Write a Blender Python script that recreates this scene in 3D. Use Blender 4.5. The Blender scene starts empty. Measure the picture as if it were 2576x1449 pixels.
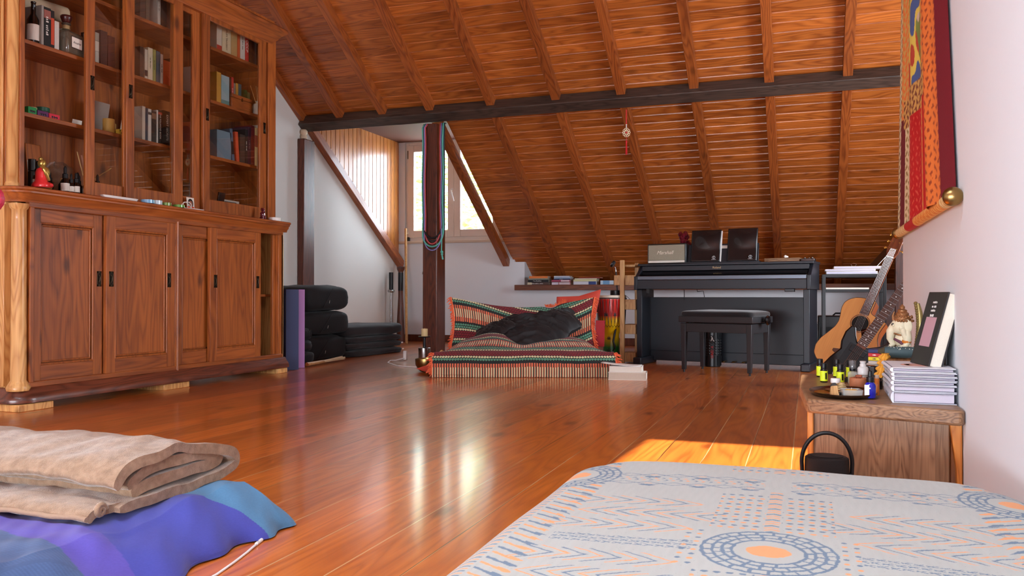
import bpy, bmesh, math, random
import numpy as np
from mathutils import Vector, Matrix, noise
random.seed(7)
rng = np.random.default_rng(5)
sc = bpy.context.scene
col = sc.collection
PI = math.pi
R = math.radians

# ------------------------------------------------------------------ camera
cam_d = bpy.data.cameras.new('camera'); cam = bpy.data.objects.new('camera', cam_d); col.objects.link(cam)
cam_d.sensor_width = 36; cam_d.lens = 2080 / 2576 * 36; cam_d.clip_start = .02
cam.location = (0, 0, .58)
cam.rotation_euler = (PI / 2 + math.atan(15.5 / 2080), 0, math.atan(742 / 2080))
sc.camera = cam
# ------------------------------------------------------------------ world, sun, daylight
wd = bpy.data.worlds.new('daylight'); sc.world = wd; wd.use_nodes = True
bgn = wd.node_tree.nodes['Background']; bgn.inputs[0].default_value = (.72, .86, 1, 1); bgn.inputs[1].default_value = 14.0
def light(name, kind, loc, rot, energy, color, **k):
    d = bpy.data.lights.new(name, kind); d.energy = energy; d.color = color
    for a, b in k.items(): setattr(d, a, b)
    o = bpy.data.objects.new(name, d); o.location = loc; o.rotation_euler = rot; col.objects.link(o); return o
SUN_EL, SUN_AZ = 50, -8      # elevation; azimuth from -Y towards -X
sd = Vector((-math.sin(R(-SUN_AZ)) * math.cos(R(SUN_EL)), -math.cos(R(SUN_AZ)) * math.cos(R(SUN_EL)), math.sin(R(SUN_EL))))
sun = light('sun', 'SUN', (0, -6, 9), (0, 0, 0), 22, (1, .93, .8), angle=R(.6))
sun.rotation_euler = sd.to_track_quat('Z', 'Y').to_euler()
# daylight through the glazed rear wall and the roof light, plus an added side fill
light('rear_window_daylight', 'AREA', (-1.6, -2.95, 1.35), (R(90), 0, 0), 560, (.82, .91, 1), shape='RECTANGLE', size=3.4, size_y=2.0)
light('roof_light_daylight', 'AREA', (-1.6, .3, 2.95), (R(-33.6), 0, 0), 170, (.80, .90, 1), shape='RECTANGLE', size=2.4, size_y=1.3)
light('side_fill_light', 'AREA', (1.93, 5.6, 1.3), (0, R(90), 0), 100, (.84, .92, 1), shape='RECTANGLE', size=1.4, size_y=1.6)  # added fill lamp against the bay wall; no window stands there
sc.view_settings.view_transform = 'Standard'; sc.view_settings.look = 'None'
sc.view_settings.gamma = 1; sc.view_settings.use_curve_mapping = False
sc.view_settings.exposure = 0.22
sc.cycles.use_denoising = True
sc.cycles.max_bounces = 10; sc.cycles.transparent_max_bounces = 16
sc.cycles.sample_clamp_indirect = 6

# ------------------------------------------------------------------ helpers
def L(*c):
    if len(c) == 1: c = c[0]
    return tuple((v / 255 / 12.92 if v <= 10 else ((v / 255 + .055) / 1.055) ** 2.4) for v in c) + (1,)
class MB:
    def __init__(s): s.v = []; s.f = []; s.m = []; s.T = Matrix()
    def at(s, loc=(0, 0, 0), rz=0, rx=0, ry=0, sc_=1):
        s.T = Matrix.Translation(loc) @ Matrix.Rotation(rz, 4, 'Z') @ Matrix.Rotation(ry, 4, 'Y') @ Matrix.Rotation(rx, 4, 'X') @ Matrix.Scale(sc_, 4); return s
    def add(s, vs, fs, mi=0):
        n = len(s.v); s.v += [tuple(s.T @ Vector(v)) for v in vs]
        s.f += [tuple(i + n for i in f) for f in fs]; s.m += [mi] * len(fs); return s
    def box(s, x0, x1, y0, y1, z0, z1, mi=0):
        return s.add([(x0, y0, z0), (x1, y0, z0), (x1, y1, z0), (x0, y1, z0), (x0, y0, z1), (x1, y0, z1), (x1, y1, z1), (x0, y1, z1)],
                     [(0, 3, 2, 1), (4, 5, 6, 7), (0, 1, 5, 4), (1, 2, 6, 5), (2, 3, 7, 6), (3, 0, 4, 7)], mi)
    def cbox(s, cx, cy, cz, w, d, h, mi=0): return s.box(cx - w / 2, cx + w / 2, cy - d / 2, cy + d / 2, cz - h / 2, cz + h / 2, mi)
    def lathe(s, prof, n=24, mi=0, c=(0, 0, 0), sx=1, sy=1):
        vs = []; fs = []
        for r, z in prof:
            for i in range(n):
                a = 2 * PI * i / n; vs.append((c[0] + r * sx * math.cos(a), c[1] + r * sy * math.sin(a), c[2] + z))
        for j in range(len(prof) - 1):
            for i in range(n):
                k = (i + 1) % n; fs.append((j * n + i, j * n + k, (j + 1) * n + k, (j + 1) * n + i))
        if prof[0][0] > 1e-6: fs.append(tuple(range(n - 1, -1, -1)))
        if prof[-1][0] > 1e-6: fs.append(tuple((len(prof) - 1) * n + i for i in range(n)))
        return s.add(vs, fs, mi)
    def cyl(s, cx, cy, z0, z1, r, n=20, mi=0, r2=None): return s.lathe([(r, z0), (r2 or r, z1)], n, mi, (cx, cy, 0))
    def tube(s, pts, r, n=8, mi=0, closed=False):
        pts = [Vector(p) for p in pts]; m = len(pts); vs = []; fs = []
        up = Vector((0, 0, 1)); prev = None
        for j, p in enumerate(pts):
            a = pts[(j - 1) % m] if (closed or j) else p; b = pts[(j + 1) % m] if (closed or j < m - 1) else p
            t = (b - a).normalized()
            if prev is None: u = t.cross(up if abs(t.z) < .95 else Vector((1, 0, 0))).normalized()
            else: u = (prev - t * prev.dot(t)).normalized()
            prev = u; w = t.cross(u); rr = r[j] if isinstance(r, (list, tuple)) else r
            for i in range(n):
                an = 2 * PI * i / n; vs.append(tuple(p + (u * math.cos(an) + w * math.sin(an)) * rr))
        for j in range(m if closed else m - 1):
            for i in range(n):
                k = (i + 1) % n; q = (j + 1) % m; fs.append((j * n + i, j * n + k, q * n + k, q * n + i))
        if not closed: fs.append(tuple(range(n - 1, -1, -1))); fs.append(tuple((m - 1) * n + i for i in range(n)))
        return s.add(vs, fs, mi)
    def prism(s, out, z0, z1, mi=0, ax='Z'):
        n = len(out)
        f3 = {'Z': lambda a, b, c: (a, b, c), 'Y': lambda a, b, c: (a, c, b), 'X': lambda a, b, c: (c, a, b)}[ax]
        vs = [f3(a, b, z0) for a, b in out] + [f3(a, b, z1) for a, b in out]
        return s.add(vs, [tuple(range(n - 1, -1, -1)), tuple(range(n, 2 * n))] + [(i, (i + 1) % n, n + (i + 1) % n, n + i) for i in range(n)], mi)
    def grid(s, fn, nu, nv, mi=0, closed_u=False):
        vs = [fn(i / nu, j / nv) for j in range(nv + 1) for i in range(nu if closed_u else nu + 1)]
        w = nu if closed_u else nu + 1
        fs = [(j * w + i, j * w + (i + 1) % w, (j + 1) * w + (i + 1) % w, (j + 1) * w + i) for j in range(nv) for i in range(nu)]
        return s.add(vs, fs, mi)
    def ball(s, c, r, mi=0, n=12, sx=1, sy=1, sz=1):
        return s.lathe([(r * math.sin(PI * j / n), -r * sz * math.cos(PI * j / n)) for j in range(n + 1)], max(8, n * 2 - 4), mi, c, sx, sy)
def put(name, mb, mats, parent=None, bevel=0, smooth=35, seg=2, sub=0, world=False, solid=0):
    me = bpy.data.meshes.new(name); v = mb.v
    if world and parent is not None:
        iv = parent.matrix_world.inverted() if parent.parent else (Matrix.Translation(parent.location) @ parent.rotation_euler.to_matrix().to_4x4()).inverted()
        v = [tuple(iv @ Vector(p)) for p in v]
    me.from_pydata(v, [], mb.f)
    if not isinstance(mats, (list, tuple)): mats = [mats]
    for m in mats: me.materials.append(m)
    if len(mats) > 1: me.polygons.foreach_set('material_index', mb.m)
    bm = bmesh.new(); bm.from_mesh(me); bmesh.ops.recalc_face_normals(bm, faces=bm.faces); bm.to_mesh(me); bm.free()
    if smooth:
        me.polygons.foreach_set('use_smooth', [True] * len(me.polygons))
        if smooth < 180: me.set_sharp_from_angle(angle=R(smooth))
    o = bpy.data.objects.new(name, me); col.objects.link(o)
    if parent is not None: o.parent = parent
    if bevel:
        b = o.modifiers.new('bevel', 'BEVEL'); b.width = bevel; b.segments = seg; b.limit_method = 'ANGLE'; b.angle_limit = R(40); b.harden_normals = False
    if sub:
        b = o.modifiers.new('sub', 'SUBSURF'); b.levels = sub; b.render_levels = sub
    if solid:
        b = o.modifiers.new('solid', 'SOLIDIFY'); b.thickness = solid; b.offset = 0
    return o
def tag(o, label=None, cat=None, group=None, kind=None):
    if label: o['label'] = label
    if cat: o['category'] = cat
    if group: o['group'] = group
    if kind: o['kind'] = kind
    return o
def thing(name, label, cat, loc=(0, 0, 0), rz=0, group=None):
    o = bpy.data.objects.new(name, None); col.objects.link(o); o.location = loc; o.rotation_euler = (0, 0, rz); o.empty_display_size = .05
    return tag(o, label, cat, group)
def copy_tree(o, parent=None):
    c = o.copy(); col.objects.link(c)
    if parent is not None: c.parent = parent
    for ch in list(o.children): copy_tree(ch, c)
    return c
def struct(name, mb, mats, parent=None, **k):
    o = put(name, mb, mats, parent, **k)
    if parent is None: o['kind'] = 'structure'
    return o
def text(name, body, size, mat, parent, loc, rot, ext=.0004, align='CENTER', shear=0, sx=1):
    if body[0] == '~':          # print too small to read in the photo: a row of tiny bars
        rr = random.Random(len(body)); mb = MB(); x = 0; w_ = size * .42
        for ch in body[1:]:
            if ch != ' ': mb.box(x, x + w_ * rr.uniform(.3, .75), -size * .3, size * rr.uniform(.05, .3), -.0002, ext)
            x += w_
        mb.v = [(a - x / 2, b, c_) for a, b, c_ in mb.v]
        o = put(name, mb, mat, parent, smooth=0); o.location = loc; o.rotation_euler = rot; return o
    c = bpy.data.curves.new(name, 'FONT'); c.body = body; c.size = size; c.extrude = ext; c.align_x = align; c.align_y = 'CENTER'; c.shear = shear
    tmp = bpy.data.objects.new('tmp_text', c); me = bpy.data.meshes.new_from_object(tmp); me.name = name; bpy.data.objects.remove(tmp)
    me.materials.clear(); me.materials.append(mat)
    o = bpy.data.objects.new(name, me); col.objects.link(o); o.parent = parent; o.location = loc; o.rotation_euler = rot; o.scale = (sx, 1, 1)
    return o

# ------------------------------------------------------------------ materials
MC = {}
def nodes(name):
    m = bpy.data.materials.new(name); m.use_nodes = True; nt = m.node_tree
    return m, nt, nt.nodes['Principled BSDF']
def N(nt, t, **k):
    n = nt.nodes.new('ShaderNode' + t)
    for a, b in k.items():
        if isinstance(a, str) and a.startswith('i'): n.inputs[int(a[1:])].default_value = b
        else: setattr(n, a, b)
    return n
def ma(nt, op, a, b=None, c=None):
    n = nt.nodes.new('ShaderNodeMath'); n.operation = op
    for i, v in enumerate((a, b, c)):
        if v is None: continue
        if hasattr(v, 'links') or hasattr(v, 'is_output'): nt.links.new(v, n.inputs[i])
        else: n.inputs[i].default_value = v
    return n.outputs[0]
def mixc(nt, f, a, b, mode='MIX'):
    n = nt.nodes.new('ShaderNodeMix'); n.data_type = 'RGBA'; n.blend_type = mode
    for i, v in ((0, f), (6, a), (7, b)):
        if hasattr(v, 'is_output'): nt.links.new(v, n.inputs[i])
        else: n.inputs[i].default_value = v
    return n.outputs[2]
def ramp(nt, fac, stops):
    n = nt.nodes.new('ShaderNodeValToRGB'); e = n.color_ramp.elements
    while len(e) < len(stops): e.new(.5)
    for x, (p, c) in zip(e, stops): x.position = p; x.color = c
    nt.links.new(fac, n.inputs[0]); return n.outputs[0]
def plain(name, c, rough=.5, metal=0, spec=.5, coat=0, trans=0, alpha=1, emit=0, nscale=0, namp=.15, bump=0, bscale=200, sheen=0, ior=1.45):
    if name in MC: return MC[name]
    m, nt, p = nodes(name); c = L(c) if max(c) > 1 else tuple(c) + (1,)
    p.inputs['Base Color'].default_value = c; p.inputs['Roughness'].default_value = rough; p.inputs['Metallic'].default_value = metal
    p.inputs['Specular IOR Level'].default_value = spec; p.inputs['Coat Weight'].default_value = coat; p.inputs['Transmission Weight'].default_value = trans
    p.inputs['Alpha'].default_value = alpha; p.inputs['IOR'].default_value = ior; p.inputs['Sheen Weight'].default_value = sheen
    if emit: p.inputs['Emission Color'].default_value = c; p.inputs['Emission Strength'].default_value = emit
    tc = N(nt, 'TexCoord')
    if nscale or True:
        n = N(nt, 'TexNoise'); n.inputs['Scale'].default_value = nscale or 9; n.inputs['Detail'].default_value = 5; nt.links.new(tc.outputs['Object'], n.inputs['Vector'])
        amp = namp if nscale else .04
        mr = N(nt, 'MapRange'); mr.inputs[3].default_value = 1 - amp; mr.inputs[4].default_value = 1 + amp; nt.links.new(n.outputs[0], mr.inputs[0])
        nt.links.new(mixc(nt, 1., c, mr.outputs[0], 'MULTIPLY'), p.inputs['Base Color'])
    if bump:
        n2 = N(nt, 'TexNoise'); n2.inputs['Scale'].default_value = bscale; n2.inputs['Detail'].default_value = 3; nt.links.new(tc.outputs['Object'], n2.inputs['Vector'])
        b = N(nt, 'Bump'); b.inputs['Strength'].default_value = bump; b.inputs['Distance'].default_value = .002; nt.links.new(n2.outputs[0], b.inputs['Height']); nt.links.new(b.outputs[0], p.inputs['Normal'])
    MC[name] = m; return m
def wood(name, light_, dark, ax=2, scale=1, rough=.45, coat=0, coatr=.1, bump=.15, board=None, boardax=1, off=0, gap=.0, gapcol=None, var=.25, knots=.5, wav=1.0, spec=.5, ringc=.55):
    """grain along axis ax of the object's own coordinates; optional boards of width `board` counted along boardax"""
    m, nt, p = nodes(name); lk = nt.links.new
    tc = N(nt, 'TexCoord'); sep = N(nt, 'SeparateXYZ'); lk(tc.outputs['Object'], sep.inputs[0])
    co = [sep.outputs[0], sep.outputs[1], sep.outputs[2]]; rnd = None
    if board:
        bi = ma(nt, 'DIVIDE', ma(nt, 'ADD', co[boardax], off), board); bf = ma(nt, 'FLOOR', bi); fr = ma(nt, 'SUBTRACT', bi, bf)
        wn = N(nt, 'TexWhiteNoise'); wn.noise_dimensions = '1D'; lk(bf, wn.inputs['W']); rnd = wn.outputs['Value']
        co[ax] = ma(nt, 'ADD', co[ax], ma(nt, 'MULTIPLY', rnd, 37.)); 
    else:
        oi = N(nt, 'ObjectInfo'); co[ax] = ma(nt, 'ADD', co[ax], ma(nt, 'MULTIPLY', oi.outputs['Random'], 11.)); rnd = oi.outputs['Random']
    def vec(al, ac):
        c = N(nt, 'CombineXYZ')
        for i in range(3): lk(ma(nt, 'MULTIPLY', co[i], (al if i == ax else ac) * scale), c.inputs[i])
        return c.outputs[0]
    n1 = N(nt, 'TexNoise'); n1.inputs['Detail'].default_value = 1.5; n1.inputs['Scale'].default_value = 1; n1.inputs['Distortion'].default_value = .2; lk(vec(1.1, 9), n1.inputs['Vector'])
    rings = ma(nt, 'FRACT', ma(nt, 'MULTIPLY', n1.outputs[0], 13. * wav))
    rings = ma(nt, 'ABSOLUTE', ma(nt, 'SUBTRACT', ma(nt, 'MULTIPLY', rings, 2.), 1.))
    rings = ma(nt, 'POWER', rings, 1.6)
    n2 = N(nt, 'TexNoise'); n2.inputs['Detail'].default_value = 6; n2.inputs['Scale'].default_value = 1; lk(vec(4, 130), n2.inputs['Vector'])
    n3 = N(nt, 'TexNoise'); n3.inputs['Detail'].default_value = 2; n3.inputs['Scale'].default_value = 1; lk(vec(.8, 4), n3.inputs['Vector'])
    f = ma(nt, 'ADD', ma(nt, 'MULTIPLY', rings, ringc * .62), ma(nt, 'ADD', ma(nt, 'MULTIPLY', n2.outputs[0], .5), ma(nt, 'MULTIPLY', n3.outputs[0], .5)))
    dk = tuple(v for v in dark); lt = tuple(light_)
    c = ramp(nt, f, [(.32, lt), (.95, dk)])
    if knots:
        vo = N(nt, 'TexVoronoi'); vo.inputs['Scale'].default_value = 1; vo.inputs['Randomness'].default_value = 1; lk(vec(2.6, 5.5), vo.inputs['Vector'])
        kf = N(nt, 'MapRange'); kf.inputs[1].default_value = .06; kf.inputs[2].default_value = .17; kf.inputs[3].default_value = knots; kf.inputs[4].default_value = 0; lk(vo.outputs['Distance'], kf.inputs[0])
        c = mixc(nt, kf.outputs[0], c, tuple(v * .3 for v in dk[:3]) + (1,))
    vr = N(nt, 'MapRange'); vr.inputs[3].default_value = 1 - var; vr.inputs[4].default_value = 1 + var; lk(rnd, vr.inputs[0])
    c = mixc(nt, 1., c, vr.outputs[0], 'MULTIPLY')
    hgt = ma(nt, 'MULTIPLY', f, -1.)
    if board and gap:
        ed = ma(nt, 'MINIMUM', fr, ma(nt, 'SUBTRACT', 1., fr))
        g = ma(nt, 'LESS_THAN', ed, gap / board / 2)
        if gapcol is not None:
            n4 = N(nt, 'TexNoise'); n4.inputs['Scale'].default_value = 1; n4.inputs['Detail'].default_value = 3; lk(vec(1.3, 2), n4.inputs['Vector'])
            gc = ramp(nt, n4.outputs[0], [(.42, (.03, .008, .002, 1)), (.5, gapcol)])
            c = mixc(nt, g, c, gc)
        hgt = ma(nt, 'SUBTRACT', hgt, ma(nt, 'MULTIPLY', g, 1.2))
    lk(c, p.inputs['Base Color'])
    p.inputs['Roughness'].default_value = rough; p.inputs['Coat Weight'].default_value = coat; p.inputs['Coat Roughness'].default_value = coatr; p.inputs['Specular IOR Level'].default_value = spec
    if bump:
        b = N(nt, 'Bump'); b.inputs['Strength'].default_value = bump; b.inputs['Distance'].default_value = .002; lk(hgt, b.inputs['Height']); lk(b.outputs[0], p.inputs['Normal'])
    MC[name] = m; return m
def attr_mat(name, rough=.8, bump=.2, bscale=900, sheen=0, attr='paint'):
    m, nt, p = nodes(name); a = N(nt, 'Attribute'); a.attribute_name = attr; nt.links.new(a.outputs['Color'], p.inputs['Base Color'])
    p.inputs['Roughness'].default_value = rough; p.inputs['Sheen Weight'].default_value = sheen
    if bump:
        tc = N(nt, 'TexCoord'); n = N(nt, 'TexNoise'); n.inputs['Scale'].default_value = bscale; nt.links.new(tc.outputs['Object'], n.inputs['Vector'])
        b = N(nt, 'Bump'); b.inputs['Strength'].default_value = bump; b.inputs['Distance'].default_value = .001; nt.links.new(n.outputs[0], b.inputs['Height']); nt.links.new(b.outputs[0], p.inputs['Normal'])
    return m
M_FLOOR = wood('floor_pine', L(214, 120, 44), L(152, 68, 20), ax=1, scale=.8, rough=.32, coat=.55, coatr=.13, bump=.28, board=.148, boardax=0, off=.05, gap=.0035, gapcol=(.62, .36, .16, 1), var=.22, knots=.6, wav=.9, ringc=.4)
M_CEIL = wood('ceiling_pine', L(200, 114, 48), L(132, 64, 22), ax=0, scale=.9, rough=.38, coat=.35, coatr=.22, bump=.12, board=.097, boardax=1, var=.16, knots=.5, wav=.9)
M_RAFT = wood('rafter_pine', L(176, 96, 42), L(108, 48, 18), ax=1, rough=.42, coat=.2, bump=.12, var=.14, knots=.5)
M_CHEEK = wood('cheek_pine', L(214, 140, 66), L(160, 88, 32), ax=2, rough=.3, coat=.4, coatr=.2, bump=.1, board=.09, boardax=1, var=.12, knots=.2)
M_CAB = wood('cabinet_pine', L(180, 100, 38), L(104, 46, 14), ax=2, scale=1., rough=.45, coat=.12, coatr=.3, bump=.2, var=.1, knots=.75, wav=.7, ringc=.4)
M_CABH = wood('cabinet_pine_horizontal', L(176, 96, 37), L(100, 43, 13), ax=1, scale=1., rough=.45, coat=.12, coatr=.3, bump=.2, var=.1, knots=.5, wav=.7, ringc=.4)
M_CABP = wood('cabinet_pine_pale', L(232, 180, 112), L(178, 116, 58), ax=2, scale=1.1, rough=.45, coat=.2, bump=.2, var=.06, knots=.6)
M_PLINTH = wood('cabinet_plinth_wood', L(120, 62, 40), L(62, 28, 16), ax=1, rough=.35, coat=.3, bump=.2, var=.05)
M_POST = wood('post_wood', L(112, 54, 30), L(58, 22, 10), ax=2, scale=1.6, rough=.4, coat=.35, coatr=.25, bump=.2, var=.08, knots=.1, wav=.7)
M_BEAM = wood('beam_wood', L(86, 68, 58), L(44, 34, 29), ax=0, scale=1.4, rough=.5, coat=.1, bump=.25, var=.0, knots=.5, wav=.7)
M_LEDGE = wood('ledge_wood', L(130, 74, 44), L(72, 36, 20), ax=0, scale=1.2, rough=.45, bump=.2, var=.05)
M_TABLE = wood('table_walnut_pine', L(168, 128, 92), L(90, 60, 40), ax=0, scale=3.0, rough=.5, coat=.1, bump=.4, var=.05, knots=.3, wav=1.0, ringc=.5)
M_TABLEV = wood('table_walnut_pine_upright', L(166, 130, 98), L(92, 64, 44), ax=2, scale=3.0, rough=.5, bump=.4, board=.075, boardax=0, var=.16, knots=.2, wav=.8, ringc=.45)
M_PINE = wood('raw_pine', L(214, 170, 112), L(160, 112, 62), ax=2, scale=2, rough=.55, bump=.15, var=.08, knots=.3)
M_ORANGEPINE = wood('honey_pine', L(226, 150, 70), L(176, 100, 36), ax=2, scale=2, rough=.45, bump=.15, var=.05)
M_WALL = plain('wall_paint', (224, 229, 234), .75, nscale=1.6, namp=.03, bump=.12, bscale=60)
M_WALLC = plain('wall_paint_cream', (228, 226, 220), .75, nscale=1.6, namp=.03, bump=.12, bscale=60)
M_PVC = plain('window_frame_white', (226, 214, 204), .3, coat=.3)
M_BLACK = plain('black_satin', (17, 19, 22), .38)
M_BLACKG = plain('black_gloss', (10, 10, 12), .12, coat=.5)
M_PIANO = plain('piano_charcoal', (25, 29, 37), .42, nscale=300, namp=.1)
M_WHITE = plain('white_plastic', (232, 230, 226), .4)
M_PAPER = plain('paper', (226, 220, 208), .8, nscale=400, namp=.12)
M_PAGES = plain('book_pages', (205, 195, 178), .85, nscale=500, namp=.2)
M_STEEL = plain('steel', (170, 168, 166), .25, metal=1)
M_BRASS = plain('aged_brass', (150, 124, 76), .3, metal=1, nscale=30, namp=.25)
M_GOLD = plain('gold_paint', (196, 150, 70), .32, metal=.9, nscale=60, namp=.3)
M_DKMETAL = plain('dark_bronze', (70, 60, 48), .35, metal=1)
M_GLASSDK = plain('amber_black_glass', (14, 10, 8), .1, coat=.6)
def glass(name, c=(1, 1, 1), rough=0, ior=1.45, mixf=.88):
    m = bpy.data.materials.new(name); m.use_nodes = True; nt = m.node_tree; nt.nodes.clear(); lk = nt.links.new
    out = N(nt, 'OutputMaterial'); t = N(nt, 'BsdfTransparent'); t.inputs[0].default_value = tuple(c) + (1,)
    g = N(nt, 'BsdfGlossy'); g.inputs['Roughness'].default_value = rough; fr = N(nt, 'Fresnel'); fr.inputs[0].default_value = 1.38
    f = ma(nt, 'MULTIPLY', fr.outputs[0], .22)
    mx = N(nt, 'MixShader'); lk(f, mx.inputs[0]); lk(t.outputs[0], mx.inputs[1]); lk(g.outputs[0], mx.inputs[2]); lk(mx.outputs[0], out.inputs[0]); return m
M_GLASS = glass('clear_pane')
M_GLASSC = glass('bookcase_glass', (.95, .95, .93))

# ------------------------------------------------------------------ shell
SL = math.atan(.665); CS, SN = math.cos(SL), math.sin(SL)
YW = 9.2; XL = -4.78; XR = .36
def zb(y): return .99 + .665 * (YW - y)          # underside of the ceiling boards
YRIDGE = 3.2; ZR = zb(YRIDGE)
fl = MB().box(XL - .1, 2.2, -3.1, 10.2, -.12, 0)
struct('floor', fl, M_FLOOR, smooth=0)
# left wall: plain below the roof line, boarded cheek above it inside the dormer
mb = MB().prism([(-3.1, 0), (YW + .1, 0), (YW + .1, zb(YW + .1)), (YRIDGE, ZR), (-3.1, ZR - .665 * 6.3)], XL - .1, XL, ax='X')
struct('wall_left', mb, M_WALLC, smooth=0)
mb = MB()
nb = 24; y0 = 7.0
for i in range(nb):
    a = y0 + i * .09; b = a + .09
    if a > YW: break
    b = min(b, YW); g = .004
    mb.prism([(a + g, zb(a) - .02), (b - g, zb(b) - .02), (b - g, 2.5), (a + g, 2.5)], XL - .01, XL + .012, ax='X')
mb.prism([(y0, zb(y0) - .02), (YW, zb(YW) - .02), (YW, 2.5), (y0, 2.5)], XL - .1, XL + .004, ax='X')
struct('wall_dormer_left', mb, M_CHEEK, smooth=0, bevel=.002)
mb = MB().prism([(7.2, zb(7.2) + .03), (YW, zb(YW) + .03), (YW, 2.5), (7.2, 2.5)], -3.29, -3.25, ax='X')
struct('wall_dormer_right', mb, M_CHEEK, smooth=0)
mb = MB().box(XL - .1, -3.2, 7.0, YW + .15, 2.46, 2.5)
struct('ceiling_dormer', mb, plain('dormer_ceiling_brown', (92, 50, 30), .8), smooth=0)
# back wall with the dormer window opening and the book ledge recess
WX0, WX1, WZ0, WZ1 = -4.69, -3.42, 1.235, 2.455
mb = MB()
T = (YW, YW + .15)
mb.box(XL - .1, WX0, *T, 0, 2.5).box(WX0, WX1, *T, 0, WZ0 - .03).box(WX0, WX1, *T, WZ1, 2.5).box(WX1, -3.25, *T, 0, 2.5)
mb.box(-3.25, -3.125, YW, YW + .6, 0, zb(YW) - .03).box(-3.125, 2.2, *T, 0, .63)
struct('wall_back', mb, M_WALL, smooth=0)
struct('trim_1', MB().box(-3.2, 2.1, 9.05, 10.1, .625, .688), M_LEDGE, bevel=.004)
struct('baseboard_back', MB().box(XL, 2.1, YW - .018, YW, 0, .085), M_POST, bevel=.004)
struct('baseboard_left', MB().box(XL, XL + .016, 5.3, YW, 0, .085), M_POST, bevel=.004)
# right wall (near part) and the bay beyond it
struct('wall_right', MB().box(XR, XR + .16, -3.1, 3.62, 0, 5.2), M_WALL, smooth=0)
struct('wall_bay_right', MB().box(2.05, 2.2, 3.0, 10.2, 0, 5.2).box(XR + .1, 2.1, 3.3, 3.46, 0, 5.2), M_WALL, smooth=0)
mb = MB()
for i in range(12):
    x = .76 + i * .11
    mb.box(x + .003, x + .107, 8.3, 8.34, 0, 1.12)
mb.box(.76, 2.05, 8.31, 8.36, 0, 1.12)
struct('wall_bay_panelling', mb, M_POST, bevel=.003)
# rear wall with a wide glazed opening behind the camera
mb = MB().box(XL - .1, -3.4, -3.1, -3, 0, 1.2).box(.2, 2.2, -3.1, -3, 0, 1.2).box(XL - .1, 2.2, -3.1, -3, 0, .3)
struct('wall_rear', mb, M_WALL, smooth=0)
struct('wall_gable_right', MB().prism([(-3.1, 0), (3.4, 0), (3.4, ZR - .05), (YRIDGE, ZR), (-3.1, ZR - .665 * 6.3)], 2.1, 2.2, ax='X'), M_WALL, smooth=0)

# ceiling: own frame, x across, y down the slope, z up through the roof
ceil_o = None
def strip(mb, x0, x1, s0, s1, w=.097):
    k0 = math.floor(s0 / w)
    s = k0 * w; pts = []
    while s < s1:
        a, b = max(s, s0), min(s + w, s1)
        if b - a > .012:
            pts += [(a, .005), (a + .005, 0), (b - .007, 0), (b - .0035, .0035), (b, .005)]
        s += w
    n = len(pts)
    mb.add([(x0, p[0], p[1]) for p in pts] + [(x1, p[0], p[1]) for p in pts], [(i, i + 1, n + i + 1, n + i) for i in range(n - 1)])
    mb.box(x0, x1, s0, s1, .02, .12)
SE = (10.0 - YRIDGE) / CS
mb = MB(); strip(mb, -3.27, 2.2, 0, SE); strip(mb, XL - .1, -3.27, 0, (7.2 - YRIDGE) / CS)
ceil_o = struct('ceiling', mb, M_CEIL, smooth=20)
ceil_o.location = (0, YRIDGE, ZR); ceil_o.rotation_euler = (-SL, 0, 0)
def s_of(y): return (y - YRIDGE) / CS
RX = [-4.36, -3.887, -3.385, -2.77, -2.145, -1.555, -.932, -.325, .272, .88, 1.48]
dp = .083
for i, x in enumerate(RX):
    o = put('rafter', MB().box(x, x + .075, .15, s_of(7.19), -dp, .006), M_RAFT, ceil_o, bevel=.003)
for i, x in enumerate([XL + .002] + RX[2:]):
    e = 9.22 if i < 2 else 9.9
    o = put('rafter', MB().box(x, x + .075, s_of(7.2 if i else 7.2), s_of(e), -dp, .006), M_RAFT, ceil_o, bevel=.003)
put('rafter', MB().box(XL + .001, XL + .05, .15, s_of(7.19), -dp, .006), M_RAFT, ceil_o, bevel=.003)
# roof beam, canted square to the slope
bs = s_of(7.155)
put('purlin', MB().box(XL, 2.05, bs - .055, bs + .06, -.128, -.012), M_BEAM, ceil_o, bevel=.006, seg=2)
# rear slope with the roof light
mb = MB()
def rq(x0, x1, ya, yb):
    za, zc = ZR - .665 * (YRIDGE - ya), ZR - .665 * (YRIDGE - yb)
    mb.prism([(ya, za), (yb, zc), (yb, zc + .12), (ya, za + .12)], x0, x1, ax='X')
# the opening is set so that the sun falls on the floor in front of the low table
def hole_at(px, py, pz=0):
    # along the sun direction up to the rear slope: ZR-.665*(YR-y)
    t = (ZR - .665 * (YRIDGE - py) - pz) / (sd.z - .665 * sd.y)
    return px + sd.x * t, py + sd.y * t
hx0, hyF = hole_at(-.60, 3.30); hx1, _ = hole_at(.02, 3.28); hyN = hole_at(-.6, 2.05)[1]
rq(XL - .1, 2.2, hyF, YRIDGE); rq(XL - .1, 2.2, -3.1, hyN); rq(XL - .1, hx0, hyN, hyF); rq(hx1, 2.2, hyN, hyF)
struct('ceiling_rear', mb, M_CEIL, smooth=0)
# posts
def post(label, x0, x1, y0, y1, zt):
    o = put('wooden_post', MB().box(0, x1 - x0, 0, y1 - y0, 0, zt), M_POST, None, bevel=.008, seg=3)
    o.location = (x0, y0, 0); return tag(o, label, 'post', 'posts under the roof beam')
post('dark brown wooden post hung with coiled exercise bands, standing left of the striped floor sofa', -3.385, -3.238, 7.0, 7.19, 2.172)
post('dark brown wooden post against the left wall behind the yoga mats', -4.815 + .04, -4.742 + .04, 7.03, 7.22, 2.13)
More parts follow.
